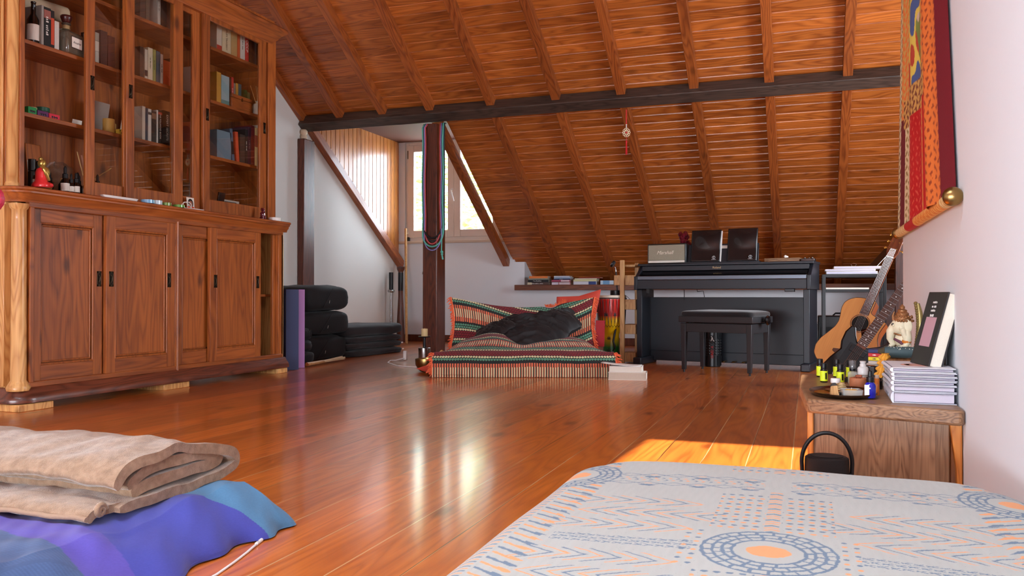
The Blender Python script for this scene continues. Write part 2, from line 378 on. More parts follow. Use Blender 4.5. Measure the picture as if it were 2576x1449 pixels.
# dormer window
w = bpy.data.objects.new('window_1', None); col.objects.link(w); w.location = (WX0, YW + .03, WZ0); w['kind'] = 'structure'
WW, WH = WX1 - WX0, WZ1 - WZ0
mb = MB().box(0, .045, 0, .07, 0, WH).box(WW - .045, WW, 0, .07, 0, WH).box(.045, WW - .045, 0, .07, 0, .05).box(.045, WW - .045, 0, .07, WH - .045, WH)
put('window_frame', mb, M_PVC, w, bevel=.004)
def sash(x0, x1):
    mb = MB().box(x0, x0 + .085, -.02, .045, .04, WH - .035).box(x1 - .085, x1, -.02, .045, .04, WH - .035).box(x0 + .085, x1 - .085, -.02, .045, .04, .13).box(x0 + .085, x1 - .085, -.02, .045, WH - .12, WH - .035)
    s = put('window_sash', mb, M_PVC, w, bevel=.006)
    put('pane', MB().box(x0 + .08, x1 - .08, .01, .014, .125, WH - .115), M_GLASS, s, smooth=0)
    return s
sash(.03, .655)
s2 = sash(.655, WW - .03)
put('window_handle', MB().box(.618, .645, -.032, -.018, .56, .63).tube([(.632, -.03, .6), (.632, -.06, .6), (.64, -.065, .585), (.672, -.06, .47)], .009, 10), M_WHITE, w, bevel=.002)
put('hinge', MB().cyl(.035, -.02, .09, .17, .008).cyl(.035, -.02, WH - .2, WH - .1, .008), M_STEEL, w)
put('window_stay', MB().box(.02, .06, -.04, -.005, -.01, .05), M_BLACK, w, bevel=.004)
struct('trim_2', MB().box(XL + .02, -3.26, YW - .04, YW + .05, WZ0 - .035, WZ0 - .002), plain('sill_stone', (206, 190, 172), .5), bevel=.006)
# trees seen through the dormer window
def leaf_tree(x, y, base, h, r, n, c, label, seed):
    rr = random.Random(seed)
    t = thing('tree', label, 'tree', (x, y, base))
    put('trunk', MB().tube([(0, 0, 0), (.05, .02, h * .4), (-.04, 0, h * .75)], [.12, .09, .04], 8), M_POST, t)
    mb = MB()
    for i in range(n):
        a = rr.random() * 2 * PI; b = rr.random(); rad = r * (.35 + .65 * rr.random() ** .5)
        q = Vector((math.cos(a) * rad * (1 - .25 * b), math.sin(a) * rad * (1 - .25 * b), h * (.15 + .85 * b)))
        s = rr.uniform(.05, .11); m = Matrix.Rotation(rr.random() * 6.28, 3, 'Z') @ Matrix.Rotation(rr.random() * 3.1, 3, 'X')
        mb.add([tuple(q + m @ Vector(v)) for v in ((-s, 0, 0), (0, -s * .4, .01), (s, 0, 0), (0, s * .4, .01))], [(0, 1, 2, 3)])
    m, nt, p = nodes('leaves_%d' % seed); p.inputs['Base Color'].default_value = c; p.inputs['Roughness'].default_value = .5; p.inputs['Subsurface Weight'].default_value = 0
    put('foliage', mb, m, t, smooth=0)
leaf_tree(-6.2, 13.2, -1.2, 5.2, 1.3, 4600, L(150, 178, 70), 'sunlit leafy tree seen through the left pane of the dormer window', 1)
leaf_tree(-4.1, 14.6, -1.6, 4.3, 1.2, 3600, L(168, 190, 90), 'pale green shrubby tree seen through the right pane of the dormer window', 2)

# ------------------------------------------------------------------ pine cabinets on the left
XF = -3.66; CB = .62                                   # front plane and depth of the lower cabinet
low = thing('sideboard_cabinet', 'long antique pine base cabinet with sliding panelled doors and rounded corner columns', 'cabinet', (-3.9, 4.1, 0))
K = dict(world=True)
XB = XF - CB
mb = MB()
mb.box(XB, XF - .06, 3.06, 3.085, .1, 1.06).box(XB, XF, 5.185, 5.21, .1, 1.06).box(XB, XB + .02, 3.06, 5.2, .1, 1.06)
mb.box(XB, XF - .02, 3.06, 5.2, .085, .11)
put('carcass', mb, M_CABP, low, bevel=.003, **K)
put('front_post', MB().box(XF - .03, XF, 3.085, 3.11, .1, 1.04), M_CAB, low, bevel=.003, **K)
put('front_post', MB().box(XF - .03, XF, 4.095, 4.125, .1, 1.04).cyl(XF + .002, 4.11, .1, 1.03, .009, 10), M_CAB, low, bevel=.003, **K)
put('front_post', MB().box(XF - .03, XF, 5.15, 5.205, .1, 1.04).box(XF - .05, XF - .0301, 5.12, 5.16, .1, 1.04), M_CAB, low, bevel=.003, **K)
put('front_rail', MB().box(XF - .03, XF + .002, 3.08, 5.2, 1.015, 1.06), M_CABH, low, bevel=.004, **K)
put('front_rail', MB().box(XF - .03, XF + .002, 3.08, 5.2, .09, .14), M_CABH, low, bevel=.004, **K)
put('inner_shelf', MB().box(XB + .02, XF - .09, 3.1, 5.18, .56, .58), M_CABH, low, bevel=.002, **K)
put('divider', MB().box(XB + .02, XF - .09, 4.1, 4.12, .11, 1.03), M_CAB, low, **K)
def molding(prof, ya, yb, xl):      # profile (out, z), run along the front then around the left end
    mb = MB(); n = len(prof); cx, cy, rr = XF - .07, 3.09, .07
    path = [(yb, None)]; st = [(1, 0, XF, yb), (1, 0, XF, cy)]
    for k in range(1, 7):
        a = -PI / 2 * k / 6; st.append((math.cos(a), math.sin(a), cx + rr * math.cos(a), cy + rr * math.sin(a)))
    st.append((0, -1, xl, cy - rr)); vs = []
    for nx, ny, x, y in st: vs += [(x + nx * o, y + ny * o, z) for o, z in prof]
    fs = [(j * n + i, j * n + i + 1, (j + 1) * n + i + 1, (j + 1) * n + i) for j in range(len(st) - 1) for i in range(n - 1)]
    fs += [tuple(range(n)), tuple((len(st) - 1) * n + i for i in reversed(range(n)))]
    return mb.add(vs, fs)
led = molding([(-.06, 1.115), (.03, 1.115), (.043, 1.11), (.045, 1.1), (.036, 1.093), (.036, 1.085), (.026, 1.078), (.024, 1.066), (.012, 1.055), (.008, 1.04), (-.06, 1.04)], 3.0, 5.24, XB)
led.box(XB, XF - .03, 3.03, 5.24, 1.06, 1.1145)
put('ledge_top', led, M_CABH, low, smooth=50, **K)
pl = molding([(-.05, .115), (.004, .115), (.012, .108), (.016, .095), (.034, .075), (.042, .055), (.04, .04), (-.05, .04)], 3.0, 5.225, XB)
put('plinth', pl, M_PLINTH, low, smooth=50, **K)
for ya_, yb2, xx in ((3.0, 3.2, .03), (3.98, 4.2, .02), (5.1, 5.22, .03)): put('floor_runner', MB().box(XB, XF + xx, ya_, yb2, 0, .036), M_CABP, low, bevel=.004, **K)
put('corner_column', MB().lathe([(.052, .1), (.056, .115), (.048, .13), (.036, .15), (.034, .95), (.034, 1.0), (.042, 1.01), (.046, 1.03)], 24, 0, (XF - .036, 3.052, 0)), M_CABP, low, smooth=50, **K)
# end panel facing the camera
put('end_panel', MB().box(XB, XF - .1, 3.03, 3.06, .11, 1.05).box(XB, XB + .09, 3.022, 3.03, .12, 1.03).box(XF - .13, XF - .1, 3.022, 3.035, .12, 1.03), M_CABP, low, bevel=.003, **K)
def recess_handle(par, x, y, z, hgt=.085, wid=.03):
    h = put('handle', MB().box(x, x + .0025, y - wid / 2, y - wid / 2 + .007, z - hgt / 2, z + hgt / 2).box(x, x + .0025, y + wid / 2 - .007, y + wid / 2, z - hgt / 2, z + hgt / 2)
            .box(x, x + .0025, y - wid / 2, y + wid / 2, z - hgt / 2, z - hgt / 2 + .012).box(x, x + .0025, y - wid / 2, y + wid / 2, z + hgt / 2 - .012, z + hgt / 2)
            .box(x - .002, x + .0006, y - wid / 2 + .004, y + wid / 2 - .004, z - hgt / 2 + .006, z + hgt / 2 - .006, 1)
            .tube([(x, y - .003, z + hgt * .3), (x + .007, y + .001, z + hgt * .12), (x + .007, y - .001, z - hgt * .12), (x, y - .003, z - hgt * .3)], .003, 6), [M_DKMETAL, plain('handle_recess', (30, 24, 18), .4, metal=.6)], None, bevel=.0006)
    return h
def panel_door(par, x, ya, yb, za, zc, hs, name='door'):
    """front face at x; a frame with a sunk panel and a bead"""
    st = .065; t = .024
    d = put(name, MB().box(x - t, x, ya, ya + st, za, zc).box(x - t, x, yb - st, yb, za, zc), M_CAB, par, bevel=.002, **K)
    e = Vector(par.location)
    def sub(nm, mb, m, **k):
        mb.v = [tuple(Vector(v) - e) for v in mb.v]; return put(nm, mb, m, d, **k)
    sub('rail', MB().box(x - t, x - .0005, ya + st, yb - st, za, za + .085), M_CABH, bevel=.002); sub('rail', MB().box(x - t, x - .0005, ya + st, yb - st, zc - .075, zc), M_CABH, bevel=.002)
    sub('panel', MB().box(x - t + .004, x - .014, ya + st - .005, yb - st + .005, za + .08, zc - .07), M_CAB)
    b = MB(); a0, a1, b0, b1 = ya + st, yb - st, za + .085, zc - .075
    for p, q in (((a0, b0), (a1, b0)), ((a1, b0), (a1, b1)), ((a1, b1), (a0, b1)), ((a0, b1), (a0, b0))):
        b.tube([(x - .004, p[0], p[1]), (x - .004, q[0], q[1])], .006, 8); 
    c = MB(); i = .013
    for p, q in (((a0 + i, b0 + i), (a1 - i, b0 + i)), ((a1 - i, b0 + i), (a1 - i, b1 - i)), ((a1 - i, b1 - i), (a0 + i, b1 - i)), ((a0 + i, b1 - i), (a0 + i, b0 + i))):
        b.tube([(x - .011, p[0], p[1]), (x - .011, q[0], q[1])], .005, 8)
    sub('bead', b, M_CAB, smooth=60)
    for hy in hs:
        h = recess_handle(None, x, hy, .665); h.parent = d
        for v in h.data.vertices: v.co -= e
    return d
panel_door(low, XF - .028, 3.105, 3.565, .135, 1.02, [3.54])
panel_door(low, XF - .003, 3.566, 4.094, .135, 1.02, [3.6, 4.045])
panel_door(low, XF - .03, 4.125, 4.60, .135, 1.02, [])
panel_door(low, XF - .003, 4.415, 4.945, .135, 1.02, [4.465, 4.908])
tag(put('jar', MB().cyl(XF - .16, 5.0, .58, .63, .03, 16), M_BLACKG, smooth=40), 'small dark jar with a pale rim on the inner shelf behind the open sliding door', 'jar')

# upper glazed bookcase
XU = -3.75; UD = .36; Z0 = 1.116
up = thing('glazed_bookcase', 'tall glazed antique pine bookcase standing on the base cabinet', 'bookcase', (-3.92, 4.15, Z0))
UB = XU - UD; ZT = 2.62
mb = MB().box(UB, XU - .002, 5.2, 5.225, Z0, ZT).box(UB, XU - .05, 3.06, 3.085, Z0, ZT).box(UB, UB + .015, 3.07, 5.21, Z0, ZT)
mb.box(UB, XU - .03, 3.07, 5.21, Z0, Z0 + .022).box(UB, XU, 3.07, 5.22, ZT - .02, ZT)
put('carcass', mb, M_CAB, up, bevel=.002, **K)
put('end_panel', MB().box(UB, XU - .06, 3.05, 3.0595, Z0, ZT).box(XU - .10, XU - .075, 3.042, 3.052, Z0, ZT), M_CABP, up, bevel=.003, **K)
put('divider', MB().box(UB + .014, XU - .09, 4.60, 4.62, Z0 + .022, ZT - .1), M_CAB, up, **K)
for bb in ((XU - .025, XU, 3.100, 3.127), (XU - .03, XU - .001, 5.15, 5.24)): put('front_post', MB().box(*bb, Z0, ZT - .09), M_CAB, up, bevel=.003, **K)
put('corner_column', MB().lathe([(.034, Z0), (.036, Z0 + .02), (.029, Z0 + .035), (.029, 2.6)], 24, 0, (XU - .036, 3.088, 0)), M_CABP, up, smooth=50, **K)
put('front_rail', MB().box(XU - .03, XU, 3.1, 5.2, ZT - .16, ZT - .06), M_CABH, up, bevel=.002, **K)
# cornice
n_, prof = 0, [(-.05, 2.44), (.0, 2.44), (.004, 2.455), (.03, 2.475), (.036, 2.49), (.06, 2.515), (.082, 2.53), (.086, 2.55), (.08, 2.56), (.06, 2.568), (-.05, 2.6)]
mb = MB(); st = [(1, 0, XU, 3.05), (1, 1, XU, 5.19), (0, 1, UB, 5.19)]; vs = []
for nx, ny, x, y in st: vs += [(x + nx * o, y + ny * max(o, 0), z) for o, z in prof]
n = len(prof); mb.add(vs, [(j * n + i, j * n + i + 1, (j + 1) * n + i + 1, (j + 1) * n + i) for j in range(2) for i in range(n - 1)] + [tuple(range(n))])
put('cornice', mb, M_CABH, up, smooth=40, **K)
SHZ = [1.53, 1.912, 2.278]
for (a, b) in ((3.085, 4.60), (4.62, 5.2)):
    for z in SHZ: put('shelf', MB().box(UB + .012, XU - .085, a, b, z - .022, z), M_CABH, up, bevel=.002, **K)
def glass_door(x, ya, yb, hs, s1=.06, s2=.06, t=.02):
    za, zc = Z0 + .012, ZT - .14
    d = put('door', MB().box(x - t, x, ya, ya + s1, za, zc).box(x - t, x, yb - s2, yb, za, zc).box(x - t, x, ya + s1, yb - s2, za, za + .085).box(x - t, x, ya + s1, yb - s2, zc - .07, zc), M_CAB, up, bevel=.003, **K)
    g = MB().box(x - .012, x - .009, ya + s1 - .006, yb - s2 + .006, za + .08, zc - .06); e = Vector(up.location); g.v = [tuple(Vector(v) - e) for v in g.v]
    put('pane', g, M_GLASSC, d, smooth=0)
    for hy, hz in hs:
        h = recess_handle(None, x, hy, hz, .08, .026); h.parent = d
        for v in h.data.vertices: v.co -= e
glass_door(XU - .032, 3.537, 3.868, [(3.578, 1.768)])
glass_door(XU - .004, 3.80, 4.265, [(3.829, 1.775)], .06, .077)
glass_door(XU - .032, 4.20, 4.50, [], .06, .115)
glass_door(XU - .004, 4.454, 5.13, [(4.492, 1.775), (5.106, 1.8)], .064, .078)

# ------------------------------------------------------------------ books and things on the shelves
XS = XU - .10                                           # spines stand here
def bookmat(c): return plain('cloth_%d_%d_%d' % tuple(c), c, .55, nscale=120, namp=.08)
def book_part(par, th, h, dep, c, rx=0):
    """upright book, spine towards +x at x=0, thickness along y from 0, bottom z=0"""
    b = .002
    put('cover', MB().box(-dep, 0, 0, b, 0, h).box(-dep, 0, th - b, th, 0, h).box(-b, 0, 0, th, 0, h), bookmat(c), par, bevel=.0012)
    put('pages', MB().box(-dep + .003, -b, b, th - b, .003, h - .003), M_PAGES, par, smooth=0)
def book(label, y, th, h, c, z, dep=.15, lean=0, x=None, txt=None, tc=(235, 230, 220), ts=None, group=None, band=None):
    t = thing('book', label, 'book', (x if x is not None else XS, y, z), 0, group)
    if lean: t.rotation_euler = (lean, 0, 0)
    book_part(t, th, h, dep, c)
    if band: put('spine_band', MB().box(-.001, .0004, .001, th - .001, h * band[0], h * band[1]), bookmat(band[2]), t, smooth=0)
    if txt: text('spine_title', txt, ts or min(th * .62, h * .9 / max(3, len(txt)) * 1.7), plain('ink_%d_%d_%d' % tc, tc, .5), t, (.0006, th / 2, h * .52), (PI / 2, PI / 2, PI / 2))
    return t
G1 = 'books behind the glass of the bookcase'
z1, z2, z3 = SHZ
# (y, thickness, height, colour, words for the look, title)
def shelf(rows, z, where, **kw):
    for r in rows:
        y, th, h, c, lk = r[:5]; ex = r[5] if len(r) > 5 else {}
        book('%s %s' % (lk, where), y, th, h, c, z, **{**kw, **ex})
shelf([(3.307, .015, .215, (150, 146, 138), 'thin grey book leaning on the dark bottle'),
       (3.322, .044, .212, (20, 18, 18), 'thick black book with a face on its spine', dict(txt='~the story', tc=(220, 216, 210), band=(.72, .93, (150, 90, 80)))),
       (3.366, .022, .206, (24, 16, 16), 'thin black book with red and white lettering', dict(band=(.1, .8, (190, 70, 40)))),
       (3.389, .030, .156, (196, 190, 180), 'short white book beside the square decanter'),
       (3.541, .020, .175, (214, 200, 176), 'narrow cream book half hidden behind the decanter', dict(x=XS - .09)),
       (3.563, .030, .155, (190, 120, 70), 'short orange book half hidden behind the decanter', dict(x=XS - .09))], z2, 'on the open left shelf')
shelf([(4.0, .03, .19, (80, 60, 48), 'brown book just inside the door stile'), (4.04, .024, .184, (206, 196, 180), 'narrow white book second from the left', dict(band=(.1, .3, (60, 50, 48)))),
       (4.066, .04, .203, (214, 204, 180), 'cream hardback with tiny print', dict(txt='~The Untethered', tc=(70, 60, 50), ts=.012)),
       (4.108, .025, .203, (146, 148, 84), 'olive green paperback', dict(txt='~YOGA HISTORY', tc=(40, 50, 30), ts=.012)), (4.135, .035, .20, (70, 84, 94), 'slate grey book'),
       (4.172, .022, .190, (214, 208, 198), 'slim white book with black lettering', dict(txt='~Homo Deus', tc=(30, 30, 30), ts=.014)),
       (4.196, .06, .160, (196, 82, 40), 'thick orange red book'), (4.272, .024, .166, (66, 50, 44), 'dark brown thin book'),
       (4.297, .02, .198, (84, 56, 44), 'tall brown thin book'), (4.318, .030, .206, (160, 60, 42), 'tall brick red book'), (4.350, .026, .182, (70, 70, 48), 'dark green book against the stile')], z2, 'on the second shelf of the middle bay')
shelf([(4.02, .026, .209, (200, 190, 176), 'white book cut by the door stile'), (4.048, .018, .203, (58, 62, 78), 'thin navy book'), (4.068, .028, .203, (206, 202, 196), 'white book with a round logo', dict(band=(.82, .9, (60, 60, 60)))),
       (4.098, .04, .196, (50, 40, 34), 'dark book with three small pictures', dict(band=(.75, .93, (120, 90, 66)))), (4.140, .013, .21, (206, 204, 200), 'very thin pale book'),
       (4.154, .034, .215, (24, 18, 16), 'black photo book', dict(txt='THE POLAROID BOOK', tc=(225, 220, 214), ts=.016, band=(.86, .93, (190, 60, 50)))),
       (4.194, .074, .220, (22, 18, 16), 'wide black hardback', dict(txt='EXPERT SECRETS', tc=(214, 208, 200), ts=.022)), (4.270, .041, .217, (22, 18, 18), 'middle black hardback', dict(txt='UNLOCK THE SECRETS', tc=(214, 208, 200), ts=.017)),
       (4.313, .046, .211, (24, 20, 20), 'right black hardback', dict(txt='TRAFFIC SECRETS', tc=(214, 208, 200), ts=.02))], z1, 'on the third shelf of the middle bay')
shelf([(4.0, .045, .15, (60, 54, 48), 'short dark book'), (4.048, .03, .16, (92, 84, 74), 'short grey brown book'), (4.147, .024, .208, (196, 192, 184), 'white book with tiny print', dict(txt='~JO KNEE', tc=(60, 60, 60), ts=.012)),
       (4.175, .05, .20, (54, 50, 46), 'dark album'), (4.232, .034, .239, (96, 60, 40), 'tall brown book'), (4.268, .045, .23, (50, 44, 40), 'tall black album'), (4.317, .026, .202, (106, 112, 108), 'grey green book'), (4.345, .029, .204, (60, 64, 66), 'dark grey book at the right end')], z3, 'on the top shelf of the middle bay')
shelf([(4.43, .035, .22, (70, 78, 80), 'dark teal book'), (4.468, .034, .235, (104, 112, 112), 'blue grey book'), (4.505, .034, .225, (90, 92, 86), 'grey book')], z3, 'on the top shelf behind the narrow pane')
shelf([(4.45, .058, .183, (206, 200, 190), 'white book'), (4.515, .024, .15, (84, 50, 34), 'thin brown book')], z2, 'on the second shelf behind the narrow pane')
shelf([(4.455, .029, .198, (206, 84, 50), 'orange paperback'), (4.486, .029, .164, (188, 160, 54), 'yellow paperback', dict(txt='~YELLOW', tc=(60, 50, 30), ts=.012)), (4.516, .030, .159, (176, 152, 50), 'mustard paperback')], z1, 'on the third shelf behind the narrow pane')
shelf([(4.700, .053, .18, (210, 200, 186), 'white and red book', dict(band=(0, .2, (180, 50, 40)))), (4.756, .094, .226, (204, 192, 162), 'thick cream history book', dict(txt="A PEOPLE'S TRAGEDY", tc=(70, 56, 44), ts=.02)), (4.852, .066, .229, (176, 146, 96), 'thick tan book'),
       (4.920, .03, .21, (190, 84, 40), 'orange red book'), (4.952, .054, .228, (198, 194, 188), 'pale grey book', dict(txt='~THE BLACK SWAN', tc=(60, 60, 60), ts=.016)), (5.008, .04, .221, (186, 40, 40), 'red book', dict(txt='CCCP', tc=(230, 220, 214), ts=.034)),
       (5.06, .03, .2, (56, 44, 38), 'dark brown book in the shade'), (5.10, .04, .19, (50, 42, 38), 'black book in the shade')], z3, 'on the top shelf of the right bay')
shelf([(4.700, .046, .213, (196, 150, 60), 'yellow book'), (4.748, .085, .204, (146, 176, 186), 'thick pale blue book', dict(band=(0, .15, (90, 140, 140)))), (4.838, .018, .20, (66, 40, 30), 'thin brown book'), (4.857, .024, .213, (176, 44, 40), 'red book with white lettering', dict(txt='~CRITICAL', tc=(230, 220, 210), ts=.014))], z2, 'on the second shelf of the right bay')
shelf([(4.705, .15, .195, (112, 138, 158), 'large pale blue book'), (5.011, .03, .253, (20, 18, 22), 'tall black cookbook', dict(txt='~NINE FALLY', tc=(225, 220, 214), ts=.016)), (5.042, .036, .277, (70, 40, 72), 'tall purple book', dict(txt='~A MING BOOK', tc=(200, 190, 190), ts=.014)), (5.079, .04, .293, (132, 30, 40), 'tall crimson book'),
       (5.120, .036, .286, (204, 168, 112), 'cream and brown illustrated book', dict(band=(.5, .8, (150, 60, 40)))), (5.157, .028, .31, (204, 198, 186), 'tallest white book', dict(txt='~ISLAM', tc=(40, 40, 40), ts=.02)),
       (5.186, .033, .274, (46, 46, 34), 'dark olive book', dict(txt='ARNOLD SCHWARZENEGGER', tc=(220, 215, 205), ts=.02)), (4.952, .056, .206, (58, 46, 40), 'dark brown album')], z1, 'on the third shelf of the right bay')
book('dark blue book leaning to the left on the third shelf of the right bay', 4.865, .03, .226, (86, 104, 128), z1, lean=R(7), band=(.2, .6, (20, 20, 24)))
book('orange red book leaning to the left on the third shelf of the right bay', 4.915, .032, .214, (206, 80, 44), z1, lean=R(5))
# paperbacks standing behind the small wooden chest
for y, th, h, c, lk in ((4.884, .036, .218, (204, 190, 176), 'white'), (4.922, .028, .185, (180, 40, 36), 'small red'), (4.952, .026, .2, (130, 124, 116), 'grey'), (4.98, .028, .206, (186, 140, 54), 'golden yellow'), (5.01, .034, .208, (44, 96, 110), 'teal'), (5.08, .03, .18, (70, 104, 50), 'green'), (5.115, .03, .17, (100, 110, 60), 'olive')):
    book('%s paperback standing behind the small wooden chest' % lk, y, th, h, c, z2, dep=.12, x=XS - .06)
# dark album in the left rear door bay
book('dark brown album behind the narrow left pane on the second shelf', 3.70, .05, .2, (70, 34, 28), z2); book('maroon album behind the narrow left pane on the second shelf', 3.755, .05, .185, (86, 36, 30), z2)

# decanter
t = thing('decanter', 'square grey glass decanter with dark round stopper and handwritten label', 'decanter', (XS - .04, 3.50, z2), R(6))
GD = glass('smoky_glass', (.5, .47, .42))
m, nt, p = nodes('decanter_glass'); p.inputs['Base Color'].default_value = L(96, 88, 74); p.inputs['Roughness'].default_value = .08; p.inputs['Alpha'].default_value = .72; p.inputs['Coat Weight'].default_value = .5
def sq_loft(rings, n=4, sm=5):
    mb = MB(); vs = []; pts = []
    for (w, z, rd) in rings:
        pr = []
        for cx, cy, a0 in ((1, 1, 0), (-1, 1, 90), (-1, -1, 180), (1, -1, 270)):
            for k in range(sm): a = R(a0 + 90 * k / (sm - 1)); pr.append(((w - rd) * cx + rd * math.cos(a), (w - rd) * cy + rd * math.sin(a), z))
        vs += pr
    c = 4 * sm; fs = [(j * c + i, j * c + (i + 1) % c, (j + 1) * c + (i + 1) % c, (j + 1) * c + i) for j in range(len(rings) - 1) for i in range(c)]
    fs += [tuple(range(c - 1, -1, -1)), tuple((len(rings) - 1) * c + i for i in range(c))]
    return mb.add(vs, fs)
put('bottle_body', sq_loft([(.066, 0, .01), (.07, .006, .012), (.07, .105, .014), (.066, .115, .02), (.03, .135, .028), (.018, .142, .017), (.018, .17, .017), (.024, .172, .023), (.024, .178, .023)]), m, t, smooth=40)
put('stopper', MB().lathe([(.014, .178), (.022, .186), (.03, .208), (.031, .216), (.026, .222), (0, .223)], 24), plain('stopper', (70, 24, 20), .3), t, smooth=50)
put('neck_band', MB().lathe([(.02, .145), (.02, .165)], 20), plain('straw', (160, 130, 86), .7), t)
put('label', MB().box(.0702, .0712, -.042, .042, .028, .095), plain('tag_dark', (60, 40, 30), .6), t, bevel=.0004)
put('label_paper', MB().box(.0706, .0718, -.037, .037, .033, .09), M_PAPER, t)
text('label_writing', 'Acuañas', .017, plain('ink_dark', (40, 30, 26), .6), t, (.072, 0, .062), (PI / 2, 0, PI / 2), shear=.3)
# label on whether two extra objects on the open shelf
t = thing('wine_bottle', 'dark bottle with cream label at the left end of the open top shelf', 'bottle', (XS - .04, 3.292, z2))
put('bottle_body', MB().lathe([(.028, 0), (.03, .01), (.03, .13), (.013, .165), (.011, .22), (.013, .222), (.013, .23)], 20), M_GLASSDK, t, smooth=50); put('label', MB().lathe([(.0304, .02), (.0304, .105)], 20), M_PAPER, t)
t = thing('gift_box', 'dark navy box standing behind the decanter', 'box', (XS - .12, 3.40, z2)); put('body', MB().box(-.08, 0, 0, .078, 0, .19), plain('navy_box', (26, 24, 40), .5), t, bevel=.002); put('gold_trim', MB().box(-.0005, .0006, .004, .008, .01, .18), M_GOLD, t)
tag(put('paper_roll', MB().tube([(XS - .2, 3.33, z2 + .27), (XS - .16, 3.60, z2 + .27)], .045, 20), plain('cream_roll', (196, 176, 146), .8), smooth=60), 'long cream roll lying across the back of the open top shelf', 'roll')
for k, (h0, h1, c, l) in enumerate(((0, .07, (190, 186, 176), 'lowest'), (.07, .13, (206, 198, 186), 'middle'), (.13, .18, (160, 152, 140), 'topmost'))):
    tag(put('small_carton', MB().box(XS - .1, XS - .01, 3.672, 3.70, z2 + h0 + .001, z2 + h1), plain('carton_%d' % k, c, .7), bevel=.001), '%s of the small pale cartons at the right end of the open top shelf' % l, 'carton', 'small pale cartons')
# middle open shelf
def small_box(y, w, h, c, label, z, x=0, d=.05):
    t = thing('matchbox', label, 'box', (XS - .03 + x, y, z)); put('body', MB().box(-d, 0, 0, w, 0, h), bookmat(c), t, bevel=.0015)
    for k in range(4): pass
    put('printed_mark', MB().ball((0, w * .3, h / 2), .006, n=6, sx=.15).ball((0, w * .5, h / 2), .006, n=6, sx=.15).ball((0, w * .7, h / 2), .006, n=6, sx=.15), M_BLACK, t)
small_box(3.255, .052, .046, (30, 140, 70), 'small green box at the left end of the open middle shelf', z1)
small_box(3.312, .068, .038, (92, 36, 90), 'small purple box between the green and red ones on the middle shelf', z1)
small_box(3.384, .068, .036, (206, 40, 62), 'small red box beside the purple one on the middle shelf', z1)
t = thing('round_tin', 'round green tin behind the red box on the middle shelf', 'tin', (XS - .12, 3.42, z1)); put('body', MB().cyl(0, 0, 0, .055, .034), plain('tin_brown', (70, 60, 44), .5), t); put('lid', MB().cyl(0, 0, .055, .078, .0355), plain('tin_green', (36, 92, 70), .4), t, bevel=.002)
t = thing('round_tin', 'tiny cream pot behind the purple box on the middle shelf', 'pot', (XS - .12, 3.36, z1)); put('body', MB().cyl(0, 0, 0, .05, .018), plain('pot_dark', (80, 66, 50), .5), t); put('lid', MB().cyl(0, 0, .05, .068, .02), plain('pot_cream', (190, 170, 120), .5), t, bevel=.002)
tag(put('card', MB().at((XS - .03, 3.565, z1 + .017), 0, 0, R(12)).box(-.001, .001, -.032, .032, -.017, .017), M_PAPER), 'small white card with a round drawing propped on the open middle shelf', 'card')
for k in range(5):
    t = thing('note_strip', '%s of the five pale note strips stuck inside the left bay' % ('topmost', 'second from top', 'middle', 'second from bottom', 'lowest')[k], 'note', (UB + .016, 3.36, 1.86 - k * .048 + .0), 0, 'note strips inside the bookcase')
    put('strip', MB().box(0, .001, -.045, .04, -.02, .02), M_PAPER, t); put('writing_line', MB().box(.0011, .0014, -.038, .03, .005, .008).box(.0011, .0014, -.038, .02, -.004, -.001), plain('ink_grey', (120, 112, 104), .7), t, smooth=0)
# narrow left pane contents
t = thing('mug', 'yellow cylindrical mug behind the narrow left pane', 'mug', (XS - .04, 3.80, z1)); put('body', MB().lathe([(.03, 0), (.033, .004), (.033, .085), (.03, .085), (.03, .01), (0, .01)], 24), plain('mug_yellow', (206, 164, 84), .5), t, smooth=40)
put('handle', MB().tube([(0, .033, .07), (.0, .05, .065), (.0, .052, .03), (0, .033, .02)], .004, 8), plain('mug_yellow', (206, 164, 84), .5), t)
t = thing('die', 'small yellow cube box with black dots beside the yellow mug', 'box', (XS - .01, 3.85, z1)); put('body', MB().cbox(0, 0, .016, .03, .03, .032), plain('die_yellow', (206, 170, 50), .5), t, bevel=.002); put('dots', MB().ball((.015, -.007, .022), .004, n=5, sx=.2).ball((.015, .007, .022), .004, n=5, sx=.2).ball((.015, 0, .01), .004, n=5, sx=.2), M_BLACK, t)
tag(put('paper_sheet', MB().at((XS - .14, 3.83, z1 + .1), 0, 0, R(10)).box(-.001, .001, -.07, .06, -.1, .1), plain('sheet_grey', (150, 140, 134), .8)), 'grey white sheet of paper leaning behind the yellow mug', 'paper')
tag(put('paper_stick', MB().tube([(XS - .01, 3.86, z1 + .03), (XS - .01, 3.885, z1 + .13)], [.004, .007], 8), M_PAPER), 'short folded white paper strip standing beside the yellow mug', 'paper strip')
tag(put('incense_stick', MB().tube([(XS - .1, 3.69, Z0 + .1), (XS - .08, 3.86, Z0 + .22)], .003, 6), M_PINE), 'thin pale stick leaning diagonally behind the narrow left pane', 'stick')
tag(put('tea_light', MB().cyl(XS - .03, 3.70, Z0 + .022, Z0 + .04, .016, 16), M_WHITE), 'small white tea light behind the narrow left pane at the bottom', 'candle')
